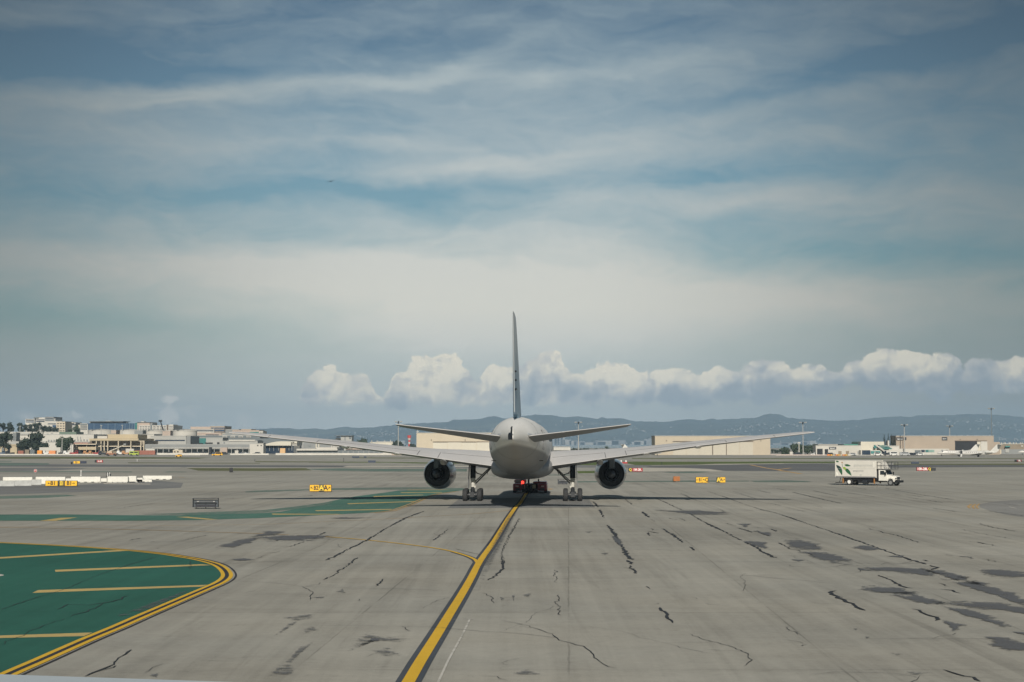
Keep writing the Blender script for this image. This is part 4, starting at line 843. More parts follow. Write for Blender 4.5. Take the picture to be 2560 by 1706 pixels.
# ---------------------------------------------------------------- catering truck
M_TRW = mat('truck_white', (.74, .72, .66), .4, var=.04, coat=.2)
M_TRB = mat('truck_box_white', (.62, .60, .55), .55, var=.05)
M_RAIL = mat('truck_grey_rail', (.20, .20, .21), .5, .2)
M_LEAF = mat('leaf_green', (.02, .10, .045), .5, var=.25, scale=3)
M_LEAFD = mat('leaf_dark_green', (.012, .035, .035), .5, var=.2, scale=3)
M_LEAFL = mat('leaf_lime', (.30, .42, .06), .5, var=.2)
M_TXT = mat('grey_lettering', (.34, .34, .33), .6, var=0)
M_TXTL = mat('pale_grey_lettering', (.50, .50, .47), .6, var=0)
M_OCH = mat('ochre_frame', (.35, .17, .06), .6)
pr = G(2132, 1213.0)
ang = -R(38)
tr = empty('catering_truck', (pr.x, pr.y, 0), ang, 'white catering lift truck with green leaf graphic on its box, driving right', 'truck')
# local: x forward from the rear axle, y left, z up; the camera looks at its right side (y < 0)
MB().box(-1.55, 7.2, -.45, .45, .55, .95).box(-1.0, 5.2, -.95, .95, .72, 1.10).box(1.4, 2.3, -1.15, -.6, .35, .95).box(3.1, 3.9, -1.15, -.7, .4, .95).build('chassis', BLACK, tr)
bx = MB().rbox(-2.2, 4.35, -1.25, 1.25, 1.30, 3.74, .03).build('box_body', M_TRB, tr)
MB().box(-2.2, 4.36, -1.285, -1.25, 1.16, 1.34).box(-2.2, 4.36, 1.25, 1.285, 1.16, 1.34).build('side_rail', M_RAIL, bx)
for q in ((4.36, 4.44, -1.27, -1.05), (-2.26, -2.2, -1.27, -1.1), (4.36, 4.44, 1.05, 1.27)): MB().box(*q, 1.2, 3.74).build('corner_post', M_TRW, bx)
MB().box(-2.0, 4.2, -1.262, -1.252, 2.50, 2.53).build('panel_rivet_line', M_TXTL, bx)
MB().loft([[(4.44, -1.0, 2.42), (4.44, 1.0, 2.42), (4.44, 1.0, 3.6), (4.44, -1.0, 3.6)], [(5.7, -1.0, 2.42), (5.7, 1.0, 2.42), (4.95, 1.0, 3.6), (4.95, -1.0, 3.6)]]).build('front_fairing', M_TRB, tr)
def leaf(pts, m, dz=0):
    mb = MB(); mb.poly([(x, -1.256 - dz, z) for x, z in pts]); o = mb.build('leaf_graphic', m, bx, fix=False); return o
def leafshape(x0, z0, x1, z1, w, bend=0.0, n=9):
    L = []; Rr = []; d = Vector((x1 - x0, z1 - z0)); nrm = Vector((-d.y, d.x)).normalized()
    for k in range(n + 1):
        t = k / n; c = Vector((x0, z0)) + d * t + nrm * bend * math.sin(math.pi * t); ww = w * math.sin(math.pi * t ** .85)
        L.append(c + nrm * ww); Rr.append(c - nrm * ww)
    return [(p.x, p.y) for p in L] + [(p.x, p.y) for p in Rr[::-1]]
leaf(leafshape(-.75, 3.05, .35, 2.92, .17), M_LEAF); leaf(leafshape(-.75, 2.6, .45, 1.42, .27, .06), M_LEAF, .004); leaf(leafshape(-.95, 2.72, -.45, 2.35, .2), M_LEAFL, .008)
leaf(leafshape(-2.1, 3.05, -1.15, 1.45, .30, .2), M_LEAFD); leaf(leafshape(-1.5, 2.5, -1.1, 1.6, .2), M_LEAF, .002); leaf(leafshape(-2.15, 3.6, -1.6, 3.5, .12), M_LEAF)
leaf(leafshape(-1.15, 3.35, -1.0, 2.5, .035), M_LEAF); leaf(leafshape(-1.2, 3.5, -1.0, 3.3, .1), M_OCH); leaf(leafshape(-2.15, 2.0, -1.75, 1.4, .16), mat('blossom_white', (.8, .8, .72), .6))
text_obj('gategourmet', .52, M_TXTL, bx, (2.35, -1.262, 3.02), sx=1.15); text_obj('gategourmet', .30, M_TXT, bx, (1.55, -1.262, 2.18), sx=1.1)
MB().box(1.75, 2.1, -1.262, -1.254, 1.42, 1.7).build('small_placard', M_TXTL, bx)
MB().box(3.95, 4.25, -1.262, -1.254, 2.7, 3.5).build('side_vent', M_TRW, bx)
# cab
cab = MB().prism([(4.75, .75), (6.05, .75), (6.05, 1.62), (5.72, 2.32), (4.75, 2.36)], -1.05, 1.05, 'Y').build('cab', M_TRW, tr)
MB().loft([[(6.0, -.95, .85), (6.0, .95, .85), (6.0, .95, 1.62), (6.0, -.95, 1.62)], [(7.2, -.82, .85), (7.2, .82, .85), (7.2, .80, 1.45), (7.2, -.80, 1.45)], [(7.42, -.7, .9), (7.42, .7, .9), (7.4, .66, 1.32), (7.4, -.66, 1.32)]]).build('hood', M_TRW, tr)
for s in (-1, 1): MB().prism([(6.1, .8), (6.25, 1.12), (6.6, 1.22), (7.05, 1.14), (7.3, .85), (7.3, .6), (7.15, .62), (6.98, .98), (6.62, 1.1), (6.3, .98), (6.2, .62)], min(s * .8, s * 1.12), max(s * .8, s * 1.12), 'Y').build('fender', M_TRW, tr)
MB().add([(6.062, -.93, 1.68), (6.062, .93, 1.68), (5.765, .88, 2.28), (5.765, -.88, 2.28)], [(0, 1, 2, 3)]).build('windshield', GLASSD, cab, fix=False)
for s in (-1, 1):
    MB().add([(4.98, s * 1.058, 1.62), (5.92, s * 1.058, 1.62), (5.62, s * 1.058, 2.22), (4.98, s * 1.058, 2.22)], [(0, 1, 2, 3)]).build('side_window', GLASSD, cab, fix=False)
    MB().box(5.95, 6.05, s * 1.35 - .1, s * 1.35 + .1, 1.6, 2.05).tube((5.95, s * 1.05, 1.9), (5.98, s * 1.35, 1.9), .02, n=6).build('door_mirror', BLACK, cab)
    MB().box(7.30, 7.45, s * .78 - .15, s * .78 + .15, 1.02, 1.22).build('headlight', STEEL, tr)
MB().box(7.42, 7.46, -.5, .5, .95, 1.32).build('grille', DKMETAL, tr)
MB().rbox(7.3, 7.75, -1.15, 1.15, .48, .8, .06).build('front_bumper', BLACK, tr)
MB().box(4.45, 4.74, -.9, .9, .8, 2.3).build('exhaust_stack_housing', BLACK, tr)
for s in (-1, 1):
    for x, m_, r in ((0.0, WHITE, .50), (6.65, STEEL, .48)):
        wy = s * (1.0 if x else .95); hw = .14 if x else .26
        wl = MB().lathe([(-hw, r * .5), (-hw, r * .85), (-hw * .7, r), (hw * .7, r), (hw, r * .85), (hw, r * .5)], 'Y', (x, wy, r), 22).build('wheel', RUBBER, tr)
        MB().lathe([(-hw - .01, .04), (-hw - .01, r * .55), (hw + .01, r * .55), (hw + .01, .04)], 'Y', (x, wy, r), 16).build('rim', m_, wl)
MB().tube((2.2, -1.0, .55), (3.0, -1.0, .55), .33, n=16).build('fuel_tank', DKMETAL, tr)
for q in ((-1.15, -1.0, -1.1, -.9), (3.95, 4.1, -1.1, -.9), (-1.15, -1.0, .9, 1.1), (3.95, 4.1, .9, 1.1)): MB().box(*q, .28, 1.15).build('stabilizer_leg', M_OCH, tr)
MB().box(-2.3, -1.9, -1.2, 1.2, .32, .42).tube((-1.8, -.8, .4), (-1.6, -.8, 1.1), .05).tube((-1.8, .8, .4), (-1.6, .8, 1.1), .05).build('rear_step', BLACK, tr)
rl = MB().box(4.5, 6.9, -1.15, 1.15, 2.44, 2.50)
for s in (-1.12, 1.12):
    for x in (4.6, 5.2, 5.8, 6.4, 6.85): rl.tube((x, s, 2.5), (x, s, 3.55), .028, n=5)
    for z in (3.0, 3.55): rl.tube((4.5, s, z), (6.88, s, z), .028, n=5)
for y in (-1.12, 0, 1.12):
    rl.tube((6.88, y, 2.5), (6.88, y, 3.55), .028, n=5)
rl.tube((6.88, -1.12, 3.55), (6.88, 1.12, 3.55), .028, n=5).tube((6.88, -1.12, 3.0), (6.88, 1.12, 3.0), .028, n=5).build('platform_railing', DKMETAL, tr)
# ---------------------------------------------------------------- airfield signs
def arrow(deg, size):
    a = R(deg); c, s = math.cos(a), math.sin(a)
    mb = MB()
    for poly in ([(-.5, -.07), (.35, -.07), (.35, .07), (-.5, .07)], [(.5, 0), (.12, .34), (.02, .26), (.30, 0)], [(.5, 0), (.30, 0), (.02, -.26), (.12, -.34)]):
        mb.poly([((x * c - y * s) * size, -.012, (x * s + y * c) * size) for x, y in poly])
    return mb
def sign(px0, px1, ptop, pbot, pbase, panels, label, name='taxiway_sign', cat='sign', group=None, depth=.28, legs=3, rz=0.0, back=DKMETAL, border=False):
    a = G((px0 + px1) / 2, pbase); k = F / a.y; w = (px1 - px0) / k; zt = H - (ptop - 1110) / k; zb = max(.08, H - (pbot - 1110) / k)
    root = empty(name, (a.x, a.y, 0), rz, label, cat, group)
    hs = zt - zb; n = sum(p[0] for p in panels); x = -w / 2
    MB().rbox(-w / 2 - .03, w / 2 + .03, 0, depth, zb - .03, zt + .03, .02).build('housing', back, root)
    for wt, m_, txt, tm in panels:
        pw = w * wt / n; f = MB().box(x + .015, x + pw - .015, -.02, 0, zb + .01, zt - .01).build('face_panel', m_, root)
        if border:
            bb_ = MB()
            if m_ is BLACK:
                e = .06; bb_.box(x + e, x + pw - e, -.026, -.021, zb + .07, zb + .10).box(x + e, x + pw - e, -.026, -.021, zt - .10, zt - .07).box(x + e, x + e + .03, -.026, -.021, zb + .1, zt - .1).box(x + pw - e - .03, x + pw - e, -.026, -.021, zb + .1, zt - .1); bb_.build('panel_border', tm, f)
        parts = txt if isinstance(txt, (list, tuple)) else ([txt] if txt else [])
        tw = sum(1.0 if hasattr(p, 'upper') is False else .78 * len(p) for p in parts) or 1
        cx = x + pw / 2 - min(pw, tw * hs * .62) / 2; sc_ = min(1.0, pw * .96 / (tw * hs * .66))
        cx = x + pw / 2 - tw * hs * .62 * sc_ / 2
        for p in parts:
            if hasattr(p, 'upper'):
                ww = .78 * len(p) * hs * .62 * sc_; text_obj(p, hs * 1.08 * (1 if sc_ > .9 else max(sc_, .8)), tm, f, (cx + ww / 2, -.024, (zt + zb) / 2 - hs * .0), sx=min(1.0, sc_ * .95)); cx += ww
            else:
                ww = hs * .62 * sc_; o = arrow(p, hs * .62 * sc_).build('arrow', tm, f, (cx + ww / 2, -.012, (zt + zb) / 2), fix=False); cx += ww
        x += pw
    for i in range(legs):
        lx = -w / 2 + w * (i + .5) / legs; MB().tube((lx, depth / 2, 0), (lx, depth / 2, zb), .035, n=6).box(lx - .07, lx + .07, depth / 2 - .07, depth / 2 + .07, 0, .03).build('leg', DKMETAL, root)
    return root
INK = mat('sign_black', (.01, .01, .012), .5, var=0); SW = mat('sign_white', (.8, .8, .78), .5, var=0); SY = mat('sign_yellow_glyph', (.85, .60, .05), .5, var=0)
sign(774.3, 827.8, 1212, 1228, 1230.7, [(23, YELLOWP, [135, 'B2'], INK), (12.5, BLACK, 'A', SY), (18, YELLOWP, ['A', 45], INK)], 'yellow and black sign reading B2 A A left of the airliner', border=True)
sign(113.7, 192.3, 1202, 1215.6, 1216.4, [(31, YELLOWP, [180, 'B1'], INK), (3, DKMETAL, '', INK), (13, BLACK, 'B', SY), (2, DKMETAL, '', INK), (31, YELLOWP, ['B1', 0], INK)], 'long yellow sign reading B1 B B1 in front of the white barriers', border=True)
sign(1740, 1770.5, 1193, 1206.5, 1208.4, [(16, YELLOWP, [180, 'B1'], INK), (14, YELLOWP, [135, 'Q'], INK)], 'yellow sign reading B1 Q right of the right engine')
sign(1792.5, 1813.5, 1193, 1206.5, 1208.0, [(8, BLACK, 'A', SY), (12.5, YELLOWP, ['A', 45], INK)], 'small black and yellow sign reading A A, right of the B1 Q sign', border=True)
sign(1571.5, 1606.5, 1170.3, 1178.6, 1180, [(9, BLACK, 'Q', SY), (26, REDP, '10R-28L', SW)], 'red runway sign reading Q 10R-28L just right of the right engine', name='runway_sign')
sign(2292, 2328, 1168.6, 1176.8, 1178, [(28, REDP, '10R-28L', SW), (8, BLACK, 'Q', SY)], 'red runway sign reading 10R-28L Q behind and right of the catering truck', name='runway_sign')
sign(2329.5, 2339.5, 1170, 1176.5, 1177.6, [(1, DKMETAL, '', INK)], 'dark blank sign box touching the red runway sign right of the truck', legs=2, depth=.5)
sign(184, 215.6, 1153.2, 1159, 1159.8, [(16, YELLOWP, ['B', 0], INK), (16, mat('sign_navy', (.02, .03, .06), .5), '', INK)], 'far yellow and dark blue sign beyond the taxiway at the left')
sign(237, 257, 1150.6, 1156.3, 1157, [(5, BLACK, '', INK), (15, REDP, '10L-28R', SW)], 'far dark red runway sign right of the yellow and navy sign', name='runway_sign')
sign(2537, 2554.5, 1149.6, 1154.4, 1155.2, [(5, BLACK, '', INK), (12, mat('dim_red', (.16, .02, .03), .5), '10L', SW)], 'far dark red runway sign at the right edge of the picture', name='runway_sign')
NAVY = mat('sign_back_navy', (.035, .05, .085), .5)
sign(2278.5, 2297.5, 1154.5, 1159.6, 1160.4, [(1, NAVY, '', INK)], 'dark blue sign back above the red runway sign at the right', back=NAVY)
sign(880, 898, 1141.2, 1144.8, 1145.6, [(1, NAVY, '', INK)], 'far dark sign back left of a short one, under the left wing', back=NAVY)
sign(909.8, 915.7, 1141.2, 1144.8, 1145.6, [(1, NAVY, '', INK)], 'short dark sign back beside the longer one, under the left wing', back=NAVY, legs=2)
sign(920.5, 938.5, 1151.4, 1156.7, 1157.6, [(1, NAVY, '', INK)], 'dark sign back nearer than the pair under the left wing', back=NAVY)
sign(574.5, 582, 1170.2, 1180.4, 1181.6, [(1, BLACK, '', INK)], 'small black box sign seen end on, alone in the left middle ground', legs=2, depth=1.8, rz=R(12))
sign(177, 180.2, 1155, 1160.3, 1161, [(1, BLACK, '', INK)], 'tiny black box left of the far yellow and navy sign', legs=2, depth=.6)
# sign backs with open frames
def signback(px0, px1, pt, pb, pbase, label):
    a = G((px0 + px1) / 2, pbase); k = F / a.y; w = (px1 - px0) / k; zt = H - (pt - 1110) / k; zb = H - (pb - 1110) / k; h = zt - zb
    r = empty('sign_back', (a.x, a.y, 0), 0, label, 'sign'); e = .06; MF = mat('sign_frame_dark', (.035, .04, .048), .5, .3, var=.2)
    MB().box(-w / 2, w / 2, -.25, .1, zt - e, zt).box(-w / 2, w / 2, -.25, .1, zb, zb + e).box(-w / 2, -w / 2 + e, -.25, .1, zb + e, zt - e).box(w / 2 - e, w / 2, -.25, .1, zb + e, zt - e).build('frame', MF, r)
    MB().box(-w / 2 + e, w / 2 - e, .05, .09, zb + e, zt - e - .10).build('back_panel', mat('sign_back_slate', (.07, .085, .10), .45, .2, var=.2, scale=3), r)
    MB().box(-w / 2 + e + .1, w / 2 - e - .1, -.05, .04, zb + h * .42, zb + h * .50).box(-w / 2 + e + .05, w / 2 - e - .2, -.02, .04, zt - e - .16, zt - e - .12).build('cross_rail', BLACK, r)
    MB().tube((-w / 2 + .3, -.04, zt - h * .36), (w / 2 - .3, -.04, zt - h * .36), .035, n=8).build('lamp_tube', mat('tube_grey', (.22, .23, .25), .3, .3), r)
    for x in (-w * .30, w * .32): MB().box(x - .05, x + .05, -.08, .02, zt - h * .43, zt - h * .33).build('tube_holder', mat('holder_pale', (.5, .5, .5), .5), r)
    MB().box(-w * .26, -w * .18, -.10, -.02, zb + h * .16, zb + h * .27).build('junction_box', mat('holder_pale', (.5, .5, .5), .5), r)
    MB().box(-w / 2 + .3, w / 2 - .3, -.12, .03, zb + e, zb + h * .30).build('ballast_box', mat('ballast_navy', (.018, .02, .03), .5), r)
    for x in (-w * .38, 0, w * .37): MB().tube((x, 0, 0), (x, 0, zb + h * .35), .04, n=6).box(x - .08, x + .08, -.1, .1, 0, .03).build('leg', BLACK, r)
    return r
signback(482.4, 546.5, 1244.6, 1267.4, 1272.5, 'dark metal sign seen from behind, standing alone on the apron left of the airliner')
signback(1394.3, 1419.2, 1197, 1209.3, 1211.5, 'dark metal sign seen from behind between the nose tug and the right main wheels')
# sign seen edge on with an orange face
a = G(1688, 1205.4); r = empty('taxiway_sign', (a.x, a.y, 0), R(-62), 'small sign seen nearly edge on with an orange face, left of the B1 Q sign', 'sign')
MB().prism([(-.55, .1), (.45, .1), (.35, .95), (-.1, .98), (-.5, .5)], -.2, .2, 'Y').build('housing', mat('sign_grey_side', (.26, .26, .22), .6), r)
MB().box(.40, .46, -.62, .62, .15, .92).build('face_panel', mat('sign_orange_face', (.40, .16, .06), .6), r)
MB().tube((0, 0, 0), (0, 0, .2), .06).build('leg', DKMETAL, r)
# round red stop sign on a post behind the barriers
a = G(88, 1197); k = F / a.y; zc = H - (1177 - 1110) / k
r = empty('stop_sign', (a.x, a.y, 0), 0, 'small red and white stop sign on a post behind the white barriers', 'sign')
MB().tube((0, 0, 0), (0, 0, zc - .2), .03, n=6).build('post', STEEL, r)
oc = lambda q, y: [(q * math.cos(R(22.5 + 45 * i)), y, zc + q * math.sin(R(22.5 + 45 * i))) for i in range(8)]
MB().loft([oc(.30, 0), oc(.30, .02)]).build('rim_plate', SW, r); pl = MB().loft([oc(.265, -.008), oc(.265, -.001)]).build('plate', REDP, r)
text_obj('STOP', .17, SW, pl, (0, -.012, zc), sx=.9)
# slatted barricade, slim posts, runway lamps
a = G(270, 1192.5); r = empty('barricade', (a.x, a.y, 0), 0, 'small black and white slatted barricade beyond the right end of the white barriers', 'barricade')
for i in range(4): MB().box(-.30 + i * .185, -.22 + i * .185, 0, .06, .1, .82).build('slat', BLACK if i % 2 == 0 else SW, r)
MB().box(-.34, .42, .06, .1, .1, .18).box(-.34, .42, .06, .1, .72, .8).box(-.34, -.3, -.25, .35, 0, .08).box(.38, .42, -.25, .35, 0, .08).build('frame', BLACK, r)
for px, pt, pb, lab in ((202.4, 1176.5, 1190, 'thin pale post behind the white barriers, right of the B1 sign'), (275.5, 1185, 1206, 'thin grey pole in front of the slatted barricade'), (859, 1146, 1155.5, 'short dark post on the far taxiway edge under the left wing'), (637, 1149, 1154.5, 'short dark post on the far taxiway edge, left of the B2 sign'), (1654.5, 1155, 1163, 'dark marker post on the grass strip right of the right engine'), (1105, 1141, 1147, 'dark marker post beyond the left engine'),
                         (343, 1148.5, 1153.5, 'white marker post below the lime green bus')):
    a = G(px, pb); k = F / a.y; h_ = (pb - pt) / k
    o = MB().tube((0, 0, 0), (0, 0, h_ * .8), .06, n=7).tube((0, 0, h_ * .8), (0, 0, h_), .13, .10, 8).box(-.16, .16, -.16, .16, 0, .06).build('marker_post', WHITE if 'pale' in lab or 'white' in lab else DKMETAL, None, (a.x, a.y, 0))
    tag(o, lab, 'post')
a = G(1559, 1159.5); r = empty('approach_lamp_pair', (a.x, a.y, 0), 0, 'pair of white lamp heads on a red base beyond the right engine', 'lamp')
for x in (-.75, .75): MB().tube((x, 0, .5), (x, 0, 1.05), .25, .22, 10).build('lamp_head', SW, r)
MB().box(-1.2, 1.2, -.3, .3, .05, .5).build('base', REDP, r)
# ---------------------------------------------------------------- barriers
M_BAR = mat('barrier_white', (.70, .69, .64), .7, var=.08, scale=2)
M_JER = mat('jersey_concrete', (.42, .43, .42), .8, var=.15, scale=2)
def wbar(f, X0, X1, Yt, Yb, label):
    s_ = 6.818; off = {'1': 0, '2': 320}[f]; px0, px1 = off + X0 / s_, off + X1 / s_; a = G((px0 + px1) / 2, 1010 + Yb / s_); k = F / a.y
    w = (px1 - px0) / k; h_ = (Yb - Yt) / s_ / k
    m_ = MB().rbox(-w / 2 + .02, w / 2 - .02, 0, .55, .09, h_, .04)
    for x in (-w * .36, -w * .12, w * .12, w * .36): m_.box(x - .35, x + .35, .02, .5, 0, .09)
    o = m_.build('barrier', M_BAR, None, (a.x, a.y, 0)); tag(o, label, 'barrier', 'white barriers along the left taxiway')
    return o
wbar('1', 45, 550, 1250, 1318, 'leftmost white plastic barrier, behind the grey concrete ones'); wbar('1', 604, 1112, 1246, 1316, 'white barrier just right of the leftmost one, behind the B1 sign')
wbar('1', 700, 1000, 1296, 1364, 'white barrier between the grey concrete blocks and the yellow B1 sign'); wbar('1', 1115, 1330, 1274, 1338, 'white barrier peeping out between the B1 sign panels')
wbar('1', 1205, 1712, 1243, 1339, 'tall white barrier right above the right end of the B1 sign'); wbar('1', 1716, 1822, 1270, 1340, 'low white barrier filling the gap before the barricade')
wbar('1', 1826, 2180, 1240, 1340, 'white barrier directly under the slatted barricade'); wbar('1', 2184, 2325, 1232, 1338, 'white barrier right of the barricade, third from the right end')
wbar('2', 148, 250, 1262, 1334, 'low white barrier in the notch, second from the right end'); wbar('2', 252, 748, 1226, 1291, 'rightmost white barrier of the row, set back'); wbar('2', 150, 408, 1288, 1334, 'low white barrier in front of the rightmost one')
for X0, X1, Yt, Yb, lab in ((2, 242, 1322, 1404, 'grey concrete jersey barrier at the left edge of the picture'), (258, 530, 1316, 1397, 'middle one of the three grey concrete jersey barriers'), (534, 702, 1308, 1380, 'right one of the three grey concrete jersey barriers')):
    px0, px1 = X0 / 6.818, X1 / 6.818; a = G((px0 + px1) / 2, 1010 + Yb / 6.818); k = F / a.y; w = (px1 - px0) / k
    o = MB().prism([(-.3, 0), (.3, 0), (.3, .08), (.12, .32), (.09, .81), (-.09, .81), (-.12, .32), (-.3, .08)], -w / 2, w / 2, 'X').build('jersey_barrier', M_JER, None, (a.x, a.y, 0)); o.rotation_euler = (0, 0, R(14)); tag(o, lab, 'barrier', 'grey concrete jersey barriers')
# ---------------------------------------------------------------- bird
a = P(827.3, 454, 240)
bd = MB()
bd.loft([[(x_, y_ + w_ * math.cos(t), z_ + h_ * math.sin(t)) for t in [R(45 * i) for i in range(8)]] for x_, y_, z_, w_, h_ in [(-.58, .02, .02, .03, .008), (-.40, .0, .03, .07, .012), (-.2, -.02, .04, .09, .016), (-.05, -.02, .02, .11, .05), (.03, -.02, .0, .12, .06), (.10, -.02, .04, .10, .03), (.28, -.02, .11, .08, .014), (.46, .0, .20, .06, .012), (.60, .03, .27, .02, .006)]], True, True)
bd.loft([[(.02 + w_ * math.cos(t), y_, .0 + w_ * .8 * math.sin(t)) for t in [R(45 * i) for i in range(8)]] for y_, w_ in [(-.26, .05), (-.18, .03), (-.1, .06), (.05, .07), (.16, .045), (.22, .035), (.28, .012)]], True, True)
tag(bd.build('bird', mat('bird_dark', (.02, .025, .03), .8, var=.2, scale=8), None, a), 'dark bird gliding with spread wings high in the left sky', 'bird')
# pale ledge just under the viewpoint, lower left corner
lp0, lp1 = P(-150, 1681, 3.0), P(690, 1709, 3.0)
m_ = MB(); d_ = (lp1 - lp0); e0 = lp0 - d_ * 3; e1 = lp1 + d_ * .5
m_.loft([[(e0.x, e0.y, e0.z), (e1.x, e1.y, e1.z), (e1.x, e1.y, 0), (e0.x, e0.y, 0)][::1], [(e0.x, e0.y - .35, e0.z + .0), (e1.x, e1.y - .35, e1.z), (e1.x, e1.y - .35, 0), (e0.x, e0.y - .35, 0)]])
tag(m_.build('ledge', mat('ledge_white', (.50, .56, .60), .5, var=.05), None), 'pale blue white painted ledge crossing the lower left corner', 'ledge')
# ---------------------------------------------------------------- buildings
W_WHITE = mat('wall_white', (.52, .50, .455), .8, var=.06, scale=.15)
W_PALE = mat('wall_pale_grey', (.38, .38, .36), .8, var=.06, scale=.15)
W_GREY = mat('wall_grey', (.24, .25, .25), .8, var=.08, scale=.15)
W_DGREY = mat('wall_slate', (.15, .17, .18), .8, var=.1, scale=.15)
W_CREAM = mat('wall_cream', (.52, .455, .35), .8, var=.05, scale=.15)
W_CREAML = mat('door_cream', (.57, .535, .45), .7, var=.04, scale=.15)
W_BEIGE = mat('wall_beige', (.46, .385, .26), .8, var=.06, scale=.15)
W_TAN = mat('wall_tan', (.36, .30, .24), .8, var=.06, scale=.15)
W_PINK = mat('wall_pinkish', (.43, .35, .295), .8, var=.06, scale=.15)
W_BROWN = mat('wall_brown', (.24, .20, .15), .8, var=.1, scale=.3)
W_RUST = mat('wall_rust_red', (.30, .12, .085), .8, var=.12, scale=.3)
W_ROOF = mat('roof_grey', (.26, .27, .28), .8, var=.1, scale=.2)
W_GLASS = mat('tinted_glass', (.025, .04, .065), .15, var=.2, scale=.2)
W_GLASSB = mat('blue_glass', (.045, .085, .15), .15, var=.15, scale=.1)
W_GLASST = mat('teal_glass', (.06, .20, .19), .2, var=.2, scale=.2)
W_DARK = mat('dark_opening', (.02, .022, .026), .8, var=.3, scale=.3)
W_BRWN2 = mat('brown_trim', (.13, .10, .075), .7, var=.1)
CRP = {1: (0, 6.818), 2: (320, 6.818), 3: (640, 6.818), 4: (960, 6.27), 5: (1270, 6.27), 6: (1580, 6.192), 7: (1940, 6.818), 8: (2240, 6.818)}
def px_(c, X, Y): o, s = CRP[c]; return o + X / s, 1010 + Y / s
def wx(c, X, Y, D): p = P(*px_(c, X, Y), D); return p.x, max(0.0, p.z)
def building(name, label, cat, c, D, blocks, feats=(), group=None):
    # blocks: (X0, X1, Ytop, Ybottom or None, depth, setback, material, part name); feats: (part, X0, X1, Y0, Y1, material, proud, setback)
    X0 = min(b_[0] for b_ in blocks); X1 = max(b_[1] for b_ in blocks)
    cx = wx(c, (X0 + X1) / 2, 900, D)[0]
    r = empty(name, (cx, D, 0), 0, label, cat, group)
    for i, (a, e, yt, yb, dep, sb, m_, pn) in enumerate(blocks):
        x0, z1 = wx(c, a, yt, D + sb); x1, _ = wx(c, e, yt, D + sb); z0 = 0 if yb is None else wx(c, a, yb, D + sb)[1]
        MB().box(x0 - cx, x1 - cx, sb, sb + dep, z0, z1).build(pn, m_, r)
        if pn == 'wall' and z1 - z0 > 3: MB().box(x0 - cx - .15, x1 - cx + .15, sb - .15, sb + dep + .15, z1 + .003, z1 + .35).build('roof_edge', m_ if i % 2 else W_PALE, r)
    for f in feats:
        pn, a, e, yt, yb, m_, pr_, sb = tuple(f) + ((.12, 0), (0,), ())[len(f) - 6]
        x0, z1 = wx(c, a, yt, D + sb); x1, _ = wx(c, e, yt, D + sb); z0 = wx(c, a, yb, D + sb)[1]
        MB().box(x0 - cx, x1 - cx, sb - pr_, sb + .02, z0, z1).build(pn, m_, r)
    return r
def grid(pn, X0, X1, Y0, Y1, nx, ny, m_, fx=.6, fy=.5, pr_=.12, sb=0):
    out = []; dx_, dy_ = (X1 - X0) / nx, (Y1 - Y0) / ny
    for i in range(nx):
        for j in range(ny): out.append((pn, X0 + dx_ * (i + .5 - fx / 2), X0 + dx_ * (i + .5 + fx / 2), Y0 + dy_ * (j + .5 - fy / 2), Y0 + dy_ * (j + .5 + fy / 2), m_, pr_, sb))
    return out
Wl = 'wall'
# --- left: far office blocks on the rise
building('office_building', 'white stepped office block with grey top floors above the dark trees, far left', 'office', 1, 1560,
 [(435, 590, 262, None, 30, 0, W_WHITE, Wl), (590, 615, 230, None, 26, 2, W_DGREY, 'stair_tower'), (575, 655, 228, 248, 20, -1, W_DGREY, 'roof_canopy'), (615, 765, 238, None, 30, 0, W_WHITE, Wl), (765, 915, 222, 308, 30, 0, W_GREY, 'penthouse'), (765, 985, 300, None, 28, -1, W_WHITE, Wl), (915, 945, 256, 310, 20, 1, W_PALE, Wl)],
 [('window_band', 445, 582, 270, 288, W_GLASS), ('window_band', 445, 582, 300, 318, W_GLASSB), ('window_band', 620, 760, 266, 282, W_GLASS), ('window_band', 620, 760, 292, 310, W_GLASS), ('window_band', 775, 905, 240, 252, W_GLASS), ('window_band', 775, 905, 268, 300, W_DGREY), ('window_band', 820, 960, 335, 350, W_GLASS, 1.2), ('window_band', 900, 970, 362, 400, W_GLASSB, 1.2)])
building('parking_garage', 'cream six storey garage with square dark openings, right of the white office block', 'garage', 1, 1520,
 [(960, 1112, 305, None, 30, 0, W_CREAM, Wl), (1010, 1055, 292, 306, 10, 2, W_PALE, 'stair_head')], grid('opening', 965, 1108, 318, 480, 3, 4, W_DARK, .62, .35))
building('office_building', 'low grey green office block beside the cream garage', 'office', 1, 1540, [(1112, 1208, 315, None, 25, 0, W_GREY, Wl), (1208, 1290, 322, None, 22, 4, W_PALE, Wl), (1215, 1250, 312, 330, 8, 2, W_WHITE, 'penthouse')],
 [('window_band', 1118, 1202, 330, 348, W_GLASST), ('window_band', 1118, 1202, 362, 378, W_GLASST), ('window_band', 1118, 1202, 392, 408, W_GLASST), ('window_band', 1215, 1285, 345, 360, W_GLASS, .12, 4)])
building('apartment_building', 'small white block with balconies left of the dark glass building', 'apartments', 1, 1500, [(1365, 1490, 340, None, 22, 0, W_WHITE, Wl), (1330, 1366, 362, None, 18, 4, W_CREAM, Wl)],
 [('balcony', 1370, 1488, 345, 362, W_DGREY, .8), ('balcony', 1380, 1488, 378, 386, W_DGREY, .8), ('balcony', 1380, 1488, 402, 412, W_DGREY, .8), ('balcony', 1380, 1488, 428, 436, W_DGREY, .8)])
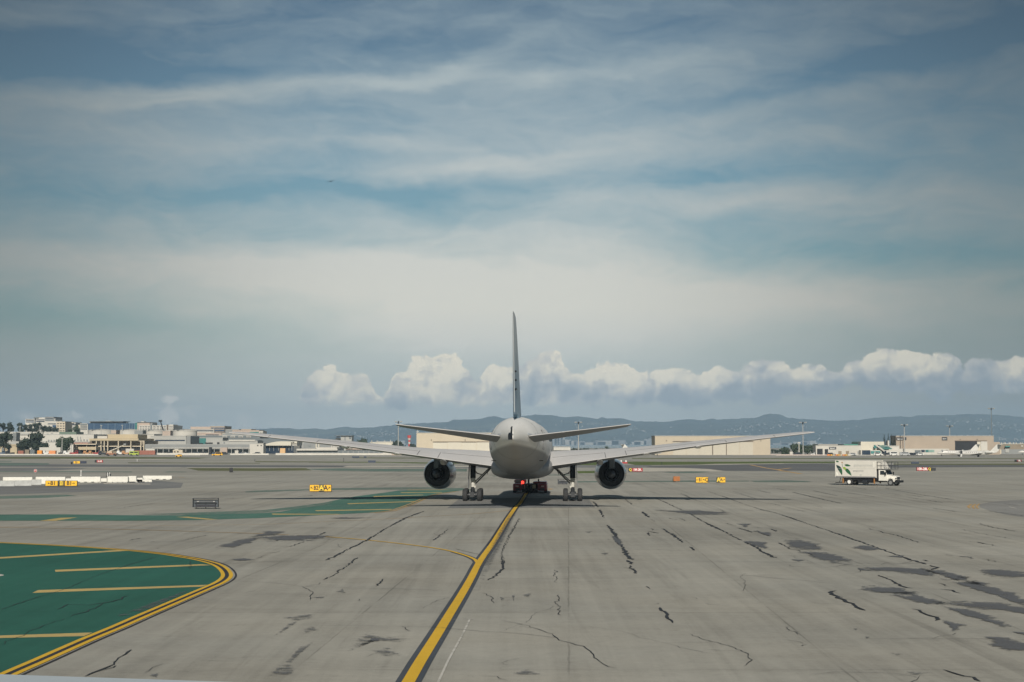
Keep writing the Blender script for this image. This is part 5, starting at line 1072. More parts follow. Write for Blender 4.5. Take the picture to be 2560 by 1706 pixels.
building('glass_office_building', 'long dark blue glass office building with flat roof plant', 'office', 1, 1470,
 [(1490, 2320, 332, None, 45, 0, W_GLASSB, 'curtain_wall'), (1530, 2095, 304, 331, 20, 8, W_PALE, 'plant_room'), (1520, 2100, 296, 304, 28, 4, W_DGREY, 'plant_roof'), (1800, 1900, 290, 296, 12, 10, W_PALE, 'roof_unit'), (2155, 2172, 312, 331, 4, 10, W_DGREY, 'roof_unit'), (1488, 1498, 345, None, 40, -1, W_WHITE, 'corner_fin')],
 [('mullion', x, x + 7, 334, 445, mat('mullion_blue', (.13, .2, .27), .4), .3) for x in (1600, 1720, 1840, 1960, 2080, 2130, 2205, 2250, 2290)])
building('parking_garage', 'pale garage with rows of dark slots right of the glass office building', 'garage', 2, 1440,
 [(158, 370, 318, None, 30, 0, W_PINK, Wl), (120, 165, 325, None, 20, 6, W_GLASST, 'glass_stair'), (370, 415, 335, None, 20, 2, W_GREY, Wl), (188, 772, 372, None, 40, -3, W_WHITE, Wl), (150, 368, 312, 318, 30, -1, W_DGREY, 'roof_slab'), (220, 275, 298, 312, 8, 4, W_WHITE, 'roof_unit'), (705, 772, 352, 372, 20, -2, W_WHITE, 'stair_head')],
 grid('opening', 195, 378, 376, 450, 4, 3, W_DARK, .72, .35, .15, -3) + grid('opening', 420, 655, 376, 450, 4, 3, W_DARK, .7, .35, .15, -3) + grid('opening', 700, 768, 376, 450, 2, 3, W_DARK, .7, .35, .15, -3) + [('stair_slot', 382, 412, 365, 450, W_DGREY, .2, -3), ('stair_slot', 660, 690, 355, 450, W_BRWN2, .2, -3), ('roof_post', 430, 460, 345, 352, W_DGREY, .3, -3)])
# tower crane boom behind the garages
a0 = wx(2, 590, 450, 1400); a1 = wx(2, 552, 295, 1400)
r = empty('crane', (a0[0], 1400, 0), 0, 'thin dark leaning crane boom in front of the pale slotted garage', 'crane')
MB().box(-2, 2, -2, 2, 0, 4).tube((0, 0, 4), (.5, 0, a0[1]), .9, .8, 6).build('base', W_DGREY, r); MB().tube((.5, 0, a0[1]), (a1[0] - a0[0], 0, a1[1]), .75, .5, 6).build('boom', W_DARK, r); MB().box(a1[0] - a0[0] - 1.4, a1[0] - a0[0] + 1.4, -.6, .6, a1[1] - .6, a1[1] + .9).build('head', W_DARK, r)
building('office_building', 'pink and glass terraced office building right of the storage tanks', 'office', 2, 1350,
 [(1000, 1470, 438, None, 40, 0, W_PALE, Wl), (1065, 1405, 390, 432, 34, 6, W_PINK, 'upper_wall'), (1400, 1645, 385, None, 34, 2, W_TAN, Wl), (1140, 1595, 500, None, 20, -14, W_PINK, Wl), (1600, 1668, 505, None, 18, -12, W_CREAM, Wl)],
 [('window_band', 1010, 1455, 452, 468, W_GLASS), ('window_band', 1415, 1460, 405, 422, W_GLASSB, .12, 2), ('window_band', 1470, 1643, 405, 424, W_GLASSB, .12, 2), ('window_band', 1470, 1643, 438, 466, W_GLASSB, .12, 2), ('window_band', 1470, 1643, 474, 486, W_GLASS, .12, 2), ('window_band', 1325, 1548, 522, 540, W_GLASS, .12, -14), ('awning', 1140, 1420, 480, 492, W_WHITE, 1.2), ('window_band', 1200, 1340, 490, 498, W_BRWN2, 1.3)])
building('terminal_building', 'low grey and cream terminal behind the left wing tip', 'terminal', 2, 1300,
 [(1660, 1890, 440, None, 30, 6, W_GREY, Wl), (1780, 2235, 455, None, 30, 0, W_PINK, Wl), (1930, 2100, 430, 456, 24, 4, W_TAN, 'roof_step'), (2235, 2300, 470, None, 20, -2, W_WHITE, Wl)],
 [('window_band', 1900, 2060, 484, 498, W_BRWN2), ('window_band', 2070, 2230, 478, 510, W_GLASST), ('window', 2245, 2262, 490, 508, W_DARK, .12, -2), ('window', 2275, 2292, 490, 508, W_DARK, .12, -2)])
# storage tanks
def tank(c, X0, X1, Yt, D, label, m_=W_WHITE):
    x0, z1 = wx(c, X0, Yt, D); x1, _ = wx(c, X1, Yt, D); rr = (x1 - x0) / 2; cx = (x0 + x1) / 2
    r = empty('storage_tank', (cx, D + rr, 0), 0, label, 'storage tank', 'white storage tanks')
    MB().lathe([(0, rr), (z1 - .6, rr), (z1 - .6, rr + .18), (z1, rr + .18), (z1 + .02, rr * .98), (z1 + .9, rr * .2), (z1 + 1.0, .05)], 'Z', n=48).build('shell', m_, r)
    rl_ = MB()
    for k in range(14): t = k * math.pi * 2 / 14; rl_.tube((rr * math.cos(t), rr * math.sin(t), z1), (rr * math.cos(t), rr * math.sin(t), z1 + 1.0), .07, n=4)
    rl_.build('top_railing', W_GREY, r); MB().box(-rr * .5, rr * .1, -rr - .2, -rr + 2.2, z1 + .05, z1 + .5).build('stair_platform', W_DGREY, r)
tank(1, 1445, 1893, 447, 1260, 'leftmost white storage tank, behind the beige terminal roof'); tank(1, 1980, 2356, 447, 1265, 'second white storage tank from the left')
tank(2, 255, 590, 455, 1250, 'third white storage tank, just left of the crane boom'); tank(2, 725, 1135, 452, 1120, 'biggest white storage tank, right of the crane boom')
building('pump_house', 'grey flat pump house between the second and third storage tanks', 'shed', 2, 1230, [(110, 252, 455, None, 12, 0, W_GREY, Wl), (590, 722, 462, None, 12, 6, W_PINK, Wl)], [('pipe_rack', 600, 640, 448, 462, W_GREY, .3, 6), ('pipe_rack', 655, 700, 452, 462, W_WHITE, .3, 6)])
building('pipe_house', 'pink grey block between the two leftmost storage tanks', 'shed', 1, 1235, [(1895, 1980, 452, None, 12, 0, W_PINK, Wl)], [('hatch', 1900, 1972, 508, 520, W_GREY)])
# warehouses
building('warehouse', 'long pale warehouse running to the left edge below the dark trees', 'warehouse', 1, 1180, [(-400, 1010, 484, None, 60, 0, W_WHITE, Wl), (335, 495, 500, 528, 10, -.8, W_PALE, 'roof_hatch'), (1010, 1110, 518, None, 50, 3, W_PALE, Wl)],
 [('fascia', -400, 1010, 520, 526, W_GREY, .2), ('door', -100, 60, 560, 640, W_PALE, .15), ('vent', 800, 830, 512, 520, W_DGREY, .3), ('vent', 870, 900, 500, 506, W_DGREY, .3)])
building('warehouse', 'white sawtooth warehouse behind the round tree, with small slanting vents', 'warehouse', 1, 1130, [(690, 1600, 528, None, 50, 0, W_WHITE, Wl), (1010, 1300, 480, 527, 20, 14, mat('scrub_green_roof', (.14, .19, .15), .9), 'green_roof')],
 [('vent', x, x + 22, y, y + 26, W_GREY, .4) for x, y in [(820 + 46 * k, 612 + 3 * (k % 2)) for k in range(4)] + [(1215 + 52 * k, 606 + 3 * (k % 2)) for k in range(6)]] + [('fascia', 700, 1590, 645, 655, W_GREY, .2), ('pipe_stack', 1320, 1330, 560, 600, W_GREY, .3), ('pipe_stack', 1370, 1380, 560, 600, W_GREY, .3)])
building('vent_tower', 'narrow ribbed grey tower in front of the pale warehouse, far left', 'tower', 1, 1150, [(215, 277, 498, None, 9, 0, W_GREY, Wl), (228, 262, 484, 498, 5, 2, W_PALE, 'cap')], [('rib', x, x + 4, 505, 622, W_DGREY, .2) for x in (226, 238, 250, 262)])
building('store_building', 'low beige building with grey roof at the left edge', 'building', 1, 990, [(-300, 290, 690, None, 20, 0, W_BEIGE, Wl), (-300, 320, 640, 688, 26, 1, W_PALE, 'roof')], [('stripe', -300, 288, 712, 718, W_BRWN2), ('door', 130, 175, 745, 830, W_DARK), ('door', 30, 75, 750, 830, W_DGREY)])
building('gate_building', 'beige terminal with tall columns, brown panels and a stepped roof', 'terminal', 1, 1010,
 [(1530, 2470, 628, None, 40, 6, W_BROWN, 'panel_wall'), (1522, 2360, 592, 627, 46, 0, W_BEIGE, 'fascia'), (1830, 2350, 520, 591, 26, 8, W_BEIGE, 'penthouse'), (1660, 1832, 548, 591, 22, 10, W_WHITE, 'low_penthouse')],
 [('column', x, x + 16, 628, 800, W_CREAM, .9, 1.4) for x in (1640, 1720, 1775, 1835, 2015, 2228, 2398, 2450)] + [('rail_beam', 1530, 2470, 628, 640, W_CREAM, .5, 1.4), ('rail_beam', 1640, 2470, 716, 732, W_CREAM, .5, 4), ('dark_bay', 1640, 2470, 732, 800, W_DARK, .3, 5.7), ('window', 1830, 1840, 535, 585, W_BRWN2, .2, 8), ('window', 1575, 1595, 630, 670, W_DARK, .2, 5.8)])
building('office_annex', 'white annex with a long dark window strip joining the beige terminal', 'annex', 2, 1060,
 [(90, 445, 524, None, 24, 0, W_WHITE, Wl), (385, 990, 552, None, 30, -6, W_PALE, Wl), (990, 1065, 560, None, 30, -5, W_GREY, Wl)],
 [('window_band', 465, 970, 614, 634, W_GLASS, .15, -6), ('window_band', 120, 435, 616, 632, W_GLASS), ('window_band', 270, 375, 672, 686, W_GLASS), ('wall_lamp', 95, 102, 560, 582, W_DGREY), ('wall_lamp', 225, 232, 560, 580, W_DGREY), ('wall_lamp', 408, 418, 560, 575, W_DGREY), ('lintel', 270, 375, 655, 668, W_CREAM, .4)])
building('canopy_building', 'low beige shed under a flat reddish canopy beside the beige terminal', 'shed', 1, 965,
 [(1210, 1640, 680, 697, 16, -2, W_CREAM, 'canopy'), (1210, 1500, 662, 679, 10, 0, W_RUST, 'roof_band'), (1250, 1330, 697, None, 12, 2, W_TAN, Wl), (1330, 1628, 733, 785, 10, 0, W_BEIGE, Wl), (1250, 1650, 697, None, 3, 10, W_DARK, 'dark_recess')], [('post', x, x + 9, 697, 850, W_CREAM, .4) for x in (1212, 1300, 1475, 1630)] + [('seam', x, x + 4, 735, 785, W_PALE, .15) for x in (1400, 1535)])
building('glazed_annex', 'small teal glazed block right of the biggest tank', 'annex', 2, 1110, [(1140, 1330, 585, None, 18, 0, W_GLASST, Wl), (1140, 1320, 575, 590, 14, 2, W_PALE, 'roof'), (1330, 1615, 582, None, 22, -2, W_PALE, Wl)], [('panel', 1175, 1235, 612, 655, mat('teal_panel', (.03, .15, .14), .5)), ('window_band', 1140, 1280, 668, 680, W_DARK, .6), ('window_band', 1310, 1445, 660, 678, W_DARK, .6, -2), ('window_band', 1520, 1560, 655, 680, W_DARK, .6, -2)])
building('maintenance_hangar', 'long slate hangar with four white framed dormer windows', 'hangar', 2, 1150, [(1140, 2250, 545, None, 40, 0, W_DGREY, Wl), (1610, 2250, 512, 544, 30, 8, W_GREY, 'upper_roof')],
 [(n_, x + d_, x + e_, y, y2, m_, p_) for x in (1615, 1750, 1886, 2022) for n_, d_, e_, y, y2, m_, p_ in (('window_frame', 0, 74, 542, 575, W_WHITE, .4), ('window', 8, 66, 549, 571, W_GREY, .5))] + [('fascia', 1615, 1700, 585, 610, W_GLASS)])
building('sloped_roof_shed', 'grey shed with a bright white eave in front of the slate hangar', 'shed', 2, 1060, [(1610, 2210, 640, None, 24, 0, W_PALE, Wl), (1690, 2200, 622, 642, 22, 2, W_GREY, 'roof')], [('eave', 1720, 2170, 612, 636, W_WHITE, .6), ('door', 1630, 1650, 650, 680, W_DGREY)])
building('pier_building', 'long low grey pier with a thin white line along its edge', 'pier', 2, 1000, [(290, 2250, 692, 762, 14, 0, W_GREY, 'deck_wall'), (300, 2250, 688, 692, 12, 1, W_PALE, 'parapet'), (340, 2250, 770, None, 10, 4, W_DGREY, 'undercroft')],
 [('edge_strip', 410, 2250, 748, 756, W_WHITE, .3), ('soffit', 290, 2250, 762, 768, W_PALE, .6)] + [('column', x, x + 8, 768, 850, W_PALE, .4) for x in range(500, 2250, 97)])
building('crew_hut', 'small cream hut with two dark windows in front of the grey pier', 'hut', 2, 930, [(765, 930, 786, None, 5, 0, W_CREAM, Wl), (800, 860, 770, 785, 3, 1, W_WHITE, 'roof_unit')], [('window', 785, 812, 808, 828, W_DARK), ('window', 838, 864, 806, 828, W_DARK)])
building('arched_hangar', 'white building with an arched roof and dark glass front under the left wing', 'hangar', 3, 1010,
 [(160, 640, 712, None, 30, 2, W_GLASS, 'glass_front'), (410, 700, 640, 676, 26, 3, W_CREAML, 'upper_wall'), (545, 700, 676, 712, 24, 4, W_WHITE, Wl)], [('window', 440 + 60 * k, 472 + 60 * k, 648, 662, W_DARK, .2, 3) for k in range(4)] + [('mullion', x, x + 6, 712, 800, W_PALE, .2, 2) for x in (230, 300, 380, 450, 560, 610)])
rr_ = [o for o in bpy.data.objects if o.name.startswith('arched_hangar')][0]
arc = []
for k in range(9):
    X = 165 + 435 * k / 8; Y = 700 - 62 * math.sin(math.pi * (.08 + .62 * k / 8)); q = wx(3, X, Y, 1010); arc.append((q[0] - rr_.location.x, q[1]))
q0 = wx(3, 600, 712, 1010); q1 = wx(3, 165, 712, 1010)
MB().prism(arc + [(q0[0] - rr_.location.x, q0[1]), (q1[0] - rr_.location.x, q1[1])], -1, 30, 'Y').build('arched_roof', W_CREAML, rr_)
building('cargo_building', 'big plain grey cargo building under the left wing', 'warehouse', 3, 1080, [(705, 1300, 615, None, 40, 0, W_GREY, Wl), (1270, 1420, 640, None, 30, 4, W_PALE, Wl), (-20, 720, 590, None, 18, 20, W_DGREY, 'dark_frame')], [('door', 738, 775, 712, 765, W_DARK), ('vent', 895, 940, 715, 725, W_DGREY), ('downpipe', 795, 806, 640, 760, W_PALE, .4), ('stack', 1020, 1038, 662, 752, W_CREAML, .8), ('stack', 1062, 1080, 662, 752, W_CREAML, .8), ('stack', 1285, 1305, 705, 790, W_WHITE, .8), ('stack', 1325, 1345, 705, 790, W_WHITE, .8)])
building('low_white_shed', 'long low white shed with a gently sloping roof under the left wing', 'shed', 3, 960, [(690, 1390, 765, 796, 16, 0, W_WHITE, 'roof_band'), (1030, 1380, 742, 766, 12, 2, W_WHITE, 'raised_roof'), (690, 2250, 796, None, 12, 2, W_GREY, Wl)], [('bay', x, x + 70, 800, 838, W_DGREY, .2, 2) for x in range(700, 2200, 88)])
building('depot_building', 'peach coloured depot with dark lower wall seen under the left wing', 'depot', 3, 1000, [(1530, 2250, 722, 780, 20, 0, W_PINK, Wl), (1500, 1640, 735, 760, 12, -1, W_WHITE, 'canopy'), (1530, 2250, 780, None, 16, 1, W_DGREY, 'lower_wall')], [('window_band', 1600, 1680, 738, 746, W_RUST)] + [('post', x, x + 5, 782, 835, W_PALE, .3) for x in range(1530, 2250, 88)])
building('round_terrace_building', 'small pale block with a flat projecting roof above the left wing', 'building', 3, 1480, [(1445, 1632, 545, None, 20, 0, W_PALE, Wl), (1340, 1640, 538, 546, 24, -2, W_DGREY, 'roof_slab'), (1360, 1445, 590, None, 16, 4, W_WHITE, Wl)], [('window', 1505, 1530, 555, 620, W_GREY), ('window', 1590, 1620, 552, 600, W_DGREY), ('awning', 1375, 1440, 552, 575, W_DARK, 1.5)])
building('white_block', 'small white block with two windows at the left wing, under the slate hangar', 'building', 3, 985, [(-110, 125, 682, None, 10, 0, W_WHITE, Wl), (60, 128, 668, 683, 6, 1, W_BRWN2, 'roof_step')], [('window', 20, 40, 700, 722, W_DARK), ('window', 80, 98, 700, 720, W_DARK)])
building('rooftop_row', 'row of pale low roofs with short stacks between the left wing and the tailplane', 'building', 3, 1420, [(1940, 2330, 655, None, 20, 0, W_CREAML, Wl), (2060, 2330, 640, 656, 16, 3, W_PALE, 'upper_roof')], [('stack', x, x + 10, 622, 655, W_WHITE, .8) for x in (1970, 2060, 2190, 2290)])
# --- middle and right
def hangar(label, c, D, X0, X1, Yt, dX0, dX1, dYt, nd, dark=None, side=W_CREAM, dm=W_CREAML, wm=W_CREAM, depth=22, extra=()):
    f = [('door_track', dX0, dX1 + 6, dYt - 7, dYt + 4, W_BRWN2, .5)]
    for k in range(nd):
        a = dX0 + (dX1 - dX0) * k / nd; e = dX0 + (dX1 - dX0) * (k + 1) / nd; f.append(('door_leaf', a + 3, e - 2, dYt + 5, 812 if c == 6 else 905, dm, .15 + .22 * (k % 2)))
    return building('hangar', label, 'hangar', c, D, [(X0, X1, Yt, None, depth, 0, wm, Wl)], f + list(extra))
h1 = hangar('wide cream hangar with pale sliding doors, partly behind the airliner tail', 4, 880, 510, 2110, 460, 768, 1900, 598, 5, extra=[('wall_lamp', 738, 747, 555, 578, W_BRWN2, .4), ('wall_lamp', 1268, 1277, 555, 578, W_BRWN2, .4), ('roof_lamp_mast', 524, 530, 405, 460, W_WHITE, .3), ('roof_lamp_mast', 505, 550, 432, 440, W_WHITE, .4)])
for o in kids(h1):
    if o.name.startswith('door_leaf'): pass
h2 = hangar('wide beige hangar with closed sliding doors behind the right wing', 6, 905, 355, 2140, 502, 630, 1872, 585, 6, side=W_DGREY, wm=mat('wall_beige_warm', (.46, .40, .31), .8, var=.05, scale=.15), dm=mat('door_beige', (.48, .445, .37), .7, var=.04),
 extra=[('wall_lamp', 527, 540, 564, 577, W_BRWN2, .4), ('wall_lamp', 1988, 2000, 564, 577, W_BRWN2, .4)] + [('door_gap', x, x + 12, 600, 812, W_BRWN2, .5) for x in (1240, 1453)])
h3 = building('hangar', 'tan hangar with an open dark doorway and two business jets in front', 'hangar', 8, 930, [(0, 1665, 552, None, 14, 0, W_TAN, Wl), (1665, 1770, 650, None, 12, 4, W_TAN, 'side_bay'), (40, 905, 765, None, 7, -7.2, W_WHITE, 'office_annex')],
 [('door_opening', 1005, 1380, 632, 900, W_DARK, .1), ('door_track', 1000, 1550, 626, 638, W_BRWN2, .5), ('door_leaf', 1380, 1440, 645, 860, W_CREAML, .3), ('door_leaf', 1442, 1552, 640, 860, W_WHITE, .5), ('sign_board', 4, 128, 570, 622, DKMETAL, .3), ('sign_board', 145, 176, 570, 616, DKMETAL, .3), ('sign_board', 780, 872, 568, 622, DKMETAL, .3), ('wall_lamp', 1085, 1098, 600, 612, W_BRWN2, .5), ('wall_lamp', 1375, 1388, 600, 612, W_BRWN2, .5),
  ('office_window', 430, 490, 785, 825, W_GLASS, .15, -7.2), ('office_window', 500, 555, 785, 825, W_GLASST, .15, -7.2), ('office_window', 560, 650, 785, 825, mat('pale_green_glass', (.22, .34, .30), .3), .15, -7.2), ('office_window', 775, 800, 785, 810, W_DGREY, .15, -7.2), ('office_window', 855, 880, 785, 810, W_BRWN2, .15, -7.2), ('office_window', 320, 420, 790, 840, W_DGREY, .15, -7.2), ('gutter', 110, 118, 550, 800, W_BRWN2, .4)])
wq = wx(8, 66, 600, 929.6); text_obj('Signature', .80, SW, h3, (wq[0] - h3.location.x, -.34, wq[1]), sx=1.0)
wq = wx(8, 826, 596, 929.6); text_obj('Signature', .62, SW, h3, (wq[0] - h3.location.x, -.34, wq[1]))
fb = building('flight_office_building', 'low white flight office with green glass roofs and two open bays', 'building', 7, 880,
 [(678, 1445, 716, None, 9, 0, W_WHITE, Wl), (1445, 1842, 645, None, 24, 1, W_CREAML, 'upper_wall'), (1842, 2100, 722, None, 22, -1, W_WHITE, Wl), (1445, 2100, 790, None, 6, -5, W_WHITE, 'porch'), (1905, 1930, 625, 722, 5, 3, W_WHITE, 'chimney'), (1155, 1440, 688, 715, 16, 8, mat('green_roof_ribs', (.05, .22, .17), .4, var=.4, scale=.5), 'skylight')],
 [('open_bay', 700, 795, 766, 870, W_DARK), ('open_bay', 830, 886, 772, 870, W_DARK), ('sign_board', 905, 1025, 735, 775, DKMETAL, .3), ('window', 1062, 1118, 805, 860, W_BROWN), ('window', 1190, 1245, 805, 858, W_BROWN), ('window', 1390, 1462, 806, 860, W_GREY), ('entrance', 1465, 1608, 792, 868, W_GLASS, .2, -5), ('window', 1615, 1680, 805, 850, W_GLASST, .2, -5), ('window', 1690, 1780, 805, 840, W_GLASST, .2, -5), ('window', 1665, 1712, 700, 758, W_GLASST, .15, -1), ('window', 1725, 1760, 700, 762, W_GLASS, .15, -1), ('window', 1800, 1880, 800, 850, W_GLASS, .2, -5)])
g0 = fb.location.x; q = [wx(7, X, Y, 876) for X, Y in ((1745, 696), (1905, 696), (1962, 762), (1800, 762))]
MB().loft([[(q[0][0] - g0, 2, q[0][1]), (q[1][0] - g0, 2, q[1][1]), (q[2][0] - g0, -6, q[2][1]), (q[3][0] - g0, -6, q[3][1])], [(q[0][0] - g0, 2, q[0][1] - .4), (q[1][0] - g0, 2, q[1][1] - .4), (q[2][0] - g0, -6, q[2][1] - .4), (q[3][0] - g0, -6, q[3][1] - .4)]]).build('glass_roof', mat('green_glass_roof', (.06, .20, .18), .3), fb)
MB().tube((q[0][0] - g0 - 2, -5.5, q[0][1]), (q[3][0] - g0 + 1, -6.5, q[3][1] - 1.5), .45, n=6).build('roof_strut', W_WHITE, fb)
wq = wx(7, 965, 756, 879.6); text_obj('Signature', .78, SW, fb, (wq[0] - g0, -.34, wq[1]))
building('roofline_shed', 'thin pale roofline behind the low white flight office', 'shed', 7, 960, [(720, 1200, 697, None, 14, 0, W_TAN, Wl), (740, 1140, 692, 697, 10, 2, W_BRWN2, 'roof')])
building('low_brown_building', 'low brown building with a green awning at the right edge', 'building', 8, 1000, [(1770, 2500, 690, None, 26, 0, W_BROWN, Wl), (1770, 2500, 680, 690, 26, -.5, W_CREAML, 'parapet'), (1770, 2500, 775, None, 1, -.8, W_GREY, 'lower_wall'), (1720, 1795, 778, None, 10, -2, W_CREAM, 'side_block')],
 [('awning', 1855, 1935, 716, 738, W_GLASST, 1.2, -1), ('opening', 1850, 1940, 738, 752, W_DARK, .3, -1), ('door', 1860, 1925, 765, 830, W_PALE, .3, -1), ('wall_unit', 2130, 2160, 710, 730, W_WHITE, .5)] + [('roof_vent', x, x + 10, 655, 680, W_WHITE, .6, 2) for x in (1790, 1832, 1855, 1920, 1945, 1990, 2040, 2110, 2140)])
building('small_white_hangar', 'small white open fronted hangar just right of the airliner fuselage', 'hangar', 5, 1500, [(715, 955, 682, 728, 30, 0, W_WHITE, 'fascia'), (955, 978, 682, None, 30, 0, W_WHITE, 'corner_post'), (715, 955, 728, None, 4, 8, W_BROWN, 'back_wall'), (715, 975, 664, 680, 20, 20, W_GREY, 'roof')], [('mullion', x, x + 5, 730, 775, W_PALE, .2, 7.8) for x in (780, 830, 880)] + [('crate', 925, 955, 735, 762, W_BRWN2, .5)])
# control tower with red and white bands
x0, z1 = wx(4, 397, 492, 1560)
r = empty('control_tower', (x0, 1560, 0), 0, 'slim red and white banded tower left of the cream hangar', 'tower')
zz = [0, z1 * .25, z1 * .42, z1 * .55, z1 * .68]
for i, (za, zb_) in enumerate(zip(zz, zz[1:])): MB().tube((0, 0, za), (0, 0, zb_), 1.0, n=10).build('shaft_band', mat('tower_red', (.50, .07, .06), .6) if i % 2 else W_WHITE, r)
MB().lathe([(z1 * .68, 1.1), (z1 * .74, 1.5), (z1 * .84, 1.5), (z1 * .86, 1.3)], 'Z', n=12).build('cab_base', W_WHITE, r); MB().lathe([(z1 * .80, 1.7), (z1 * .97, 2.0), (z1, 1.4)], 'Z', n=12).build('cab', mat('tower_red', (.50, .07, .06), .6), r)
# walls and fences along the apron edge
def lwall(c, X0, X1, Yt, D, label, m_=M_LITE if 0 else W_WHITE, name='blast_wall', seg=True):
    x0, z = wx(c, X0, Yt, D); x1, _ = wx(c, X1, Yt, D); r = empty(name, ((x0 + x1) / 2, D, 0), 0, label, 'wall'); w = x1 - x0
    n = max(1, int(w / 12))
    MB().prism([(0, 0), (.6, 0), (.45, z), (.15, z)], -w / 2, w / 2, 'X').build('wall_run', m_, r)
    MB().box(-w / 2, w / 2, .1, .5, z + .003, z + .12).build('coping', m_, r)
M_WALL = mat('barrier_wall_white', (.55, .53, .48), .8, var=.12, scale=.2)
lwall(1, -400, 1690, 858, 905, 'long white barrier wall along the far left apron edge', M_WALL); lwall(2, 500, 1370, 842, 915, 'white barrier wall behind the little cream hut', M_WALL); lwall(2, 858, 1230, 870, 885, 'short white wall in front of the long one, right of the orange cart', M_WALL)
lwall(2, 1740, 2400, 850, 905, 'white barrier wall right of the yellow pickup', M_WALL); lwall(3, 335, 2250, 844, 900, 'long white barrier wall under the left wing', M_WALL); lwall(4, -20, 520, 768, 898, 'white wall end between the left wing fairings', M_WALL)
lwall(7, 0, 880, 868, 870, 'low pale wall left of the flight office building', mat('pinkish_wall', (.50, .42, .38), .8, var=.1)); lwall(7, 1300, 1520, 872, 868, 'low grey kerb wall before the flight office entrance', W_PALE); lwall(4, 120, 270, 768, 885, 'peach box like wall piece under the left wing', W_PINK); lwall(6, 2140, 2600, 785, 900, 'pink brown low wall right of the beige hangar', mat('pinkish_wall', (.50, .42, .38), .8, var=.1))
def container(c, X0, X1, Yt, D, label, m_, depth=2.6, name='container', base=0.1):
    x0, z = wx(c, X0, Yt, D); x1, _ = wx(c, X1, Yt, D); w = x1 - x0
    m2 = MB().rbox(-w / 2, w / 2, 0, depth, base, z, .06); k = max(3, int(w / .8))
    for i in range(k): xx = -w / 2 + w * (i + .5) / k; m2.box(xx - .08, xx + .08, -.06, 0, base + .15, z - .15)
    o = m2.build(name, m_, None, ((x0 + x1) / 2, D, 0)); tag(o, label, name.replace('_', ' '))
container(1, 670, 1032, 742, 945, 'long white trailer box left of the round tree', W_WHITE, name='trailer'); container(1, 635, 712, 795, 915, 'orange skip left of the bigger orange box', mat('orange_box', (.72, .28, .03), .6)); container(1, 830, 945, 797, 917, 'bigger orange box beside the orange skip', mat('orange_box2', (.68, .27, .10), .6))
container(1, 425, 495, 780, 918, 'brown crate stack left of the grey container', W_BROWN); container(1, 497, 588, 782, 920, 'slate grey container next to the brown crate stack', W_DGREY); container(1, 305, 400, 800, 912, 'red brown scrap container at the left', W_RUST)
container(2, 112, 460, 795, 915, 'long brick red container beside the lime green bus', W_RUST); container(2, -40, 100, 765, 935, 'white roofed cabin behind the lime green bus', W_WHITE); container(2, 300, 455, 768, 940, 'white box behind the brick red container', W_WHITE)
container(3, 408, 497, 758, 940, 'orange tan crate before the arched hangar', mat('crate_tan', (.62, .40, .20), .7)); container(2, 1575, 1690, 745, 950, 'pinkish crates on the grey pier', W_PINK); container(2, 1820, 1880, 795, 925, 'white cube near the right end of the pier', W_WHITE)
container(7, 235, 285, 815, 880, 'small white cabin left of the tall light mast at the right', W_WHITE); container(2, 1380, 1420, 740, 950, 'dark equipment box on the grey pier', W_DARK)
# ---------------------------------------------------------------- vehicles
def make_car(name, label, loc, rz, m_, L=4.6, Wd=1.8, Ht=1.45, van=False, group=None):
    r = empty(name, loc, rz, label, 'van' if van else 'car', group); h = Ht
    prof = [(-L / 2, .3), (L / 2, .3), (L / 2, .62), (L / 2 - .1, .78), (L * .22, .88), (L * .10, h), (-L * .34, h), (-L * .47, .92), (-L / 2, .85)] if not van else [(-L / 2, .3), (L / 2, .3), (L / 2, .8), (L / 2 - .25, 1.0), (L * .33, h), (-L * .48, h), (-L / 2, h - .15)]
    MB().prism(prof, -Wd / 2, Wd / 2, 'Y').build('body', m_, r)
    wp = [(L * .18, .92), (L * .09, h - .08), (-L * .32, h - .08), (-L * .42, .95)] if not van else [(L * .38, 1.1), (L * .31, h - .2), (-L * .4, h - .2), (-L * .4, 1.15)]
    for s in (-1, 1): MB().prism(wp, min(s * Wd / 2, s * (Wd / 2 + .02)), max(s * Wd / 2, s * (Wd / 2 + .02)), 'Y').build('side_window', GLASSD, r)
    for s in (-1, 1):
        for x in (-L * .3, L * .31): MB().lathe([(-.11, .2), (-.11, .3), (-.07, .33), (.07, .33), (.11, .3), (.11, .2)], 'Y', (x, s * (Wd / 2 - .08), .33), 14).build('wheel', RUBBER, r)
    return r
C_SIL = mat('car_silver', (.5, .51, .52), .35, .4); C_DK = mat('car_dark', (.04, .045, .055), .3, .2); C_WH = mat('car_white', (.7, .7, .68), .35); C_RED = mat('car_red', (.35, .04, .04), .35); C_YEL = mat('vehicle_yellow', (.78, .42, .02), .45); C_LIM = mat('bus_lime', (.38, .46, .07), .45); C_BLU = mat('car_blue_grey', (.10, .14, .2), .35, .3)
def at(c, X, D): return (wx(c, X, 900, D)[0], D, 0)
make_car('van', 'silver minivan parked in front of the tan hangar', at(8, 150, 862), R(0), C_SIL, 5.1, 1.9, 1.85, True)
make_car('van', 'white van parked beside the silver minivan', at(7, 2000, 866), R(15), C_WH, 5.0, 1.9, 2.0, True)
make_car('parked_car', 'dark car right of the silver minivan', at(8, 262, 868), R(8), C_DK); make_car('parked_car', 'black car parked before the flight office porch', at(7, 1905, 866), R(0), C_DK)
make_car('parked_car', 'white pickup left of the flight office bays', at(7, 675, 884), R(180), C_WH, 5.4, 1.9, 1.8); make_car('parked_car', 'dark car by the tall light mast at the right', at(7, 365, 884), R(180), C_DK, 4.6, 1.8, 1.6)
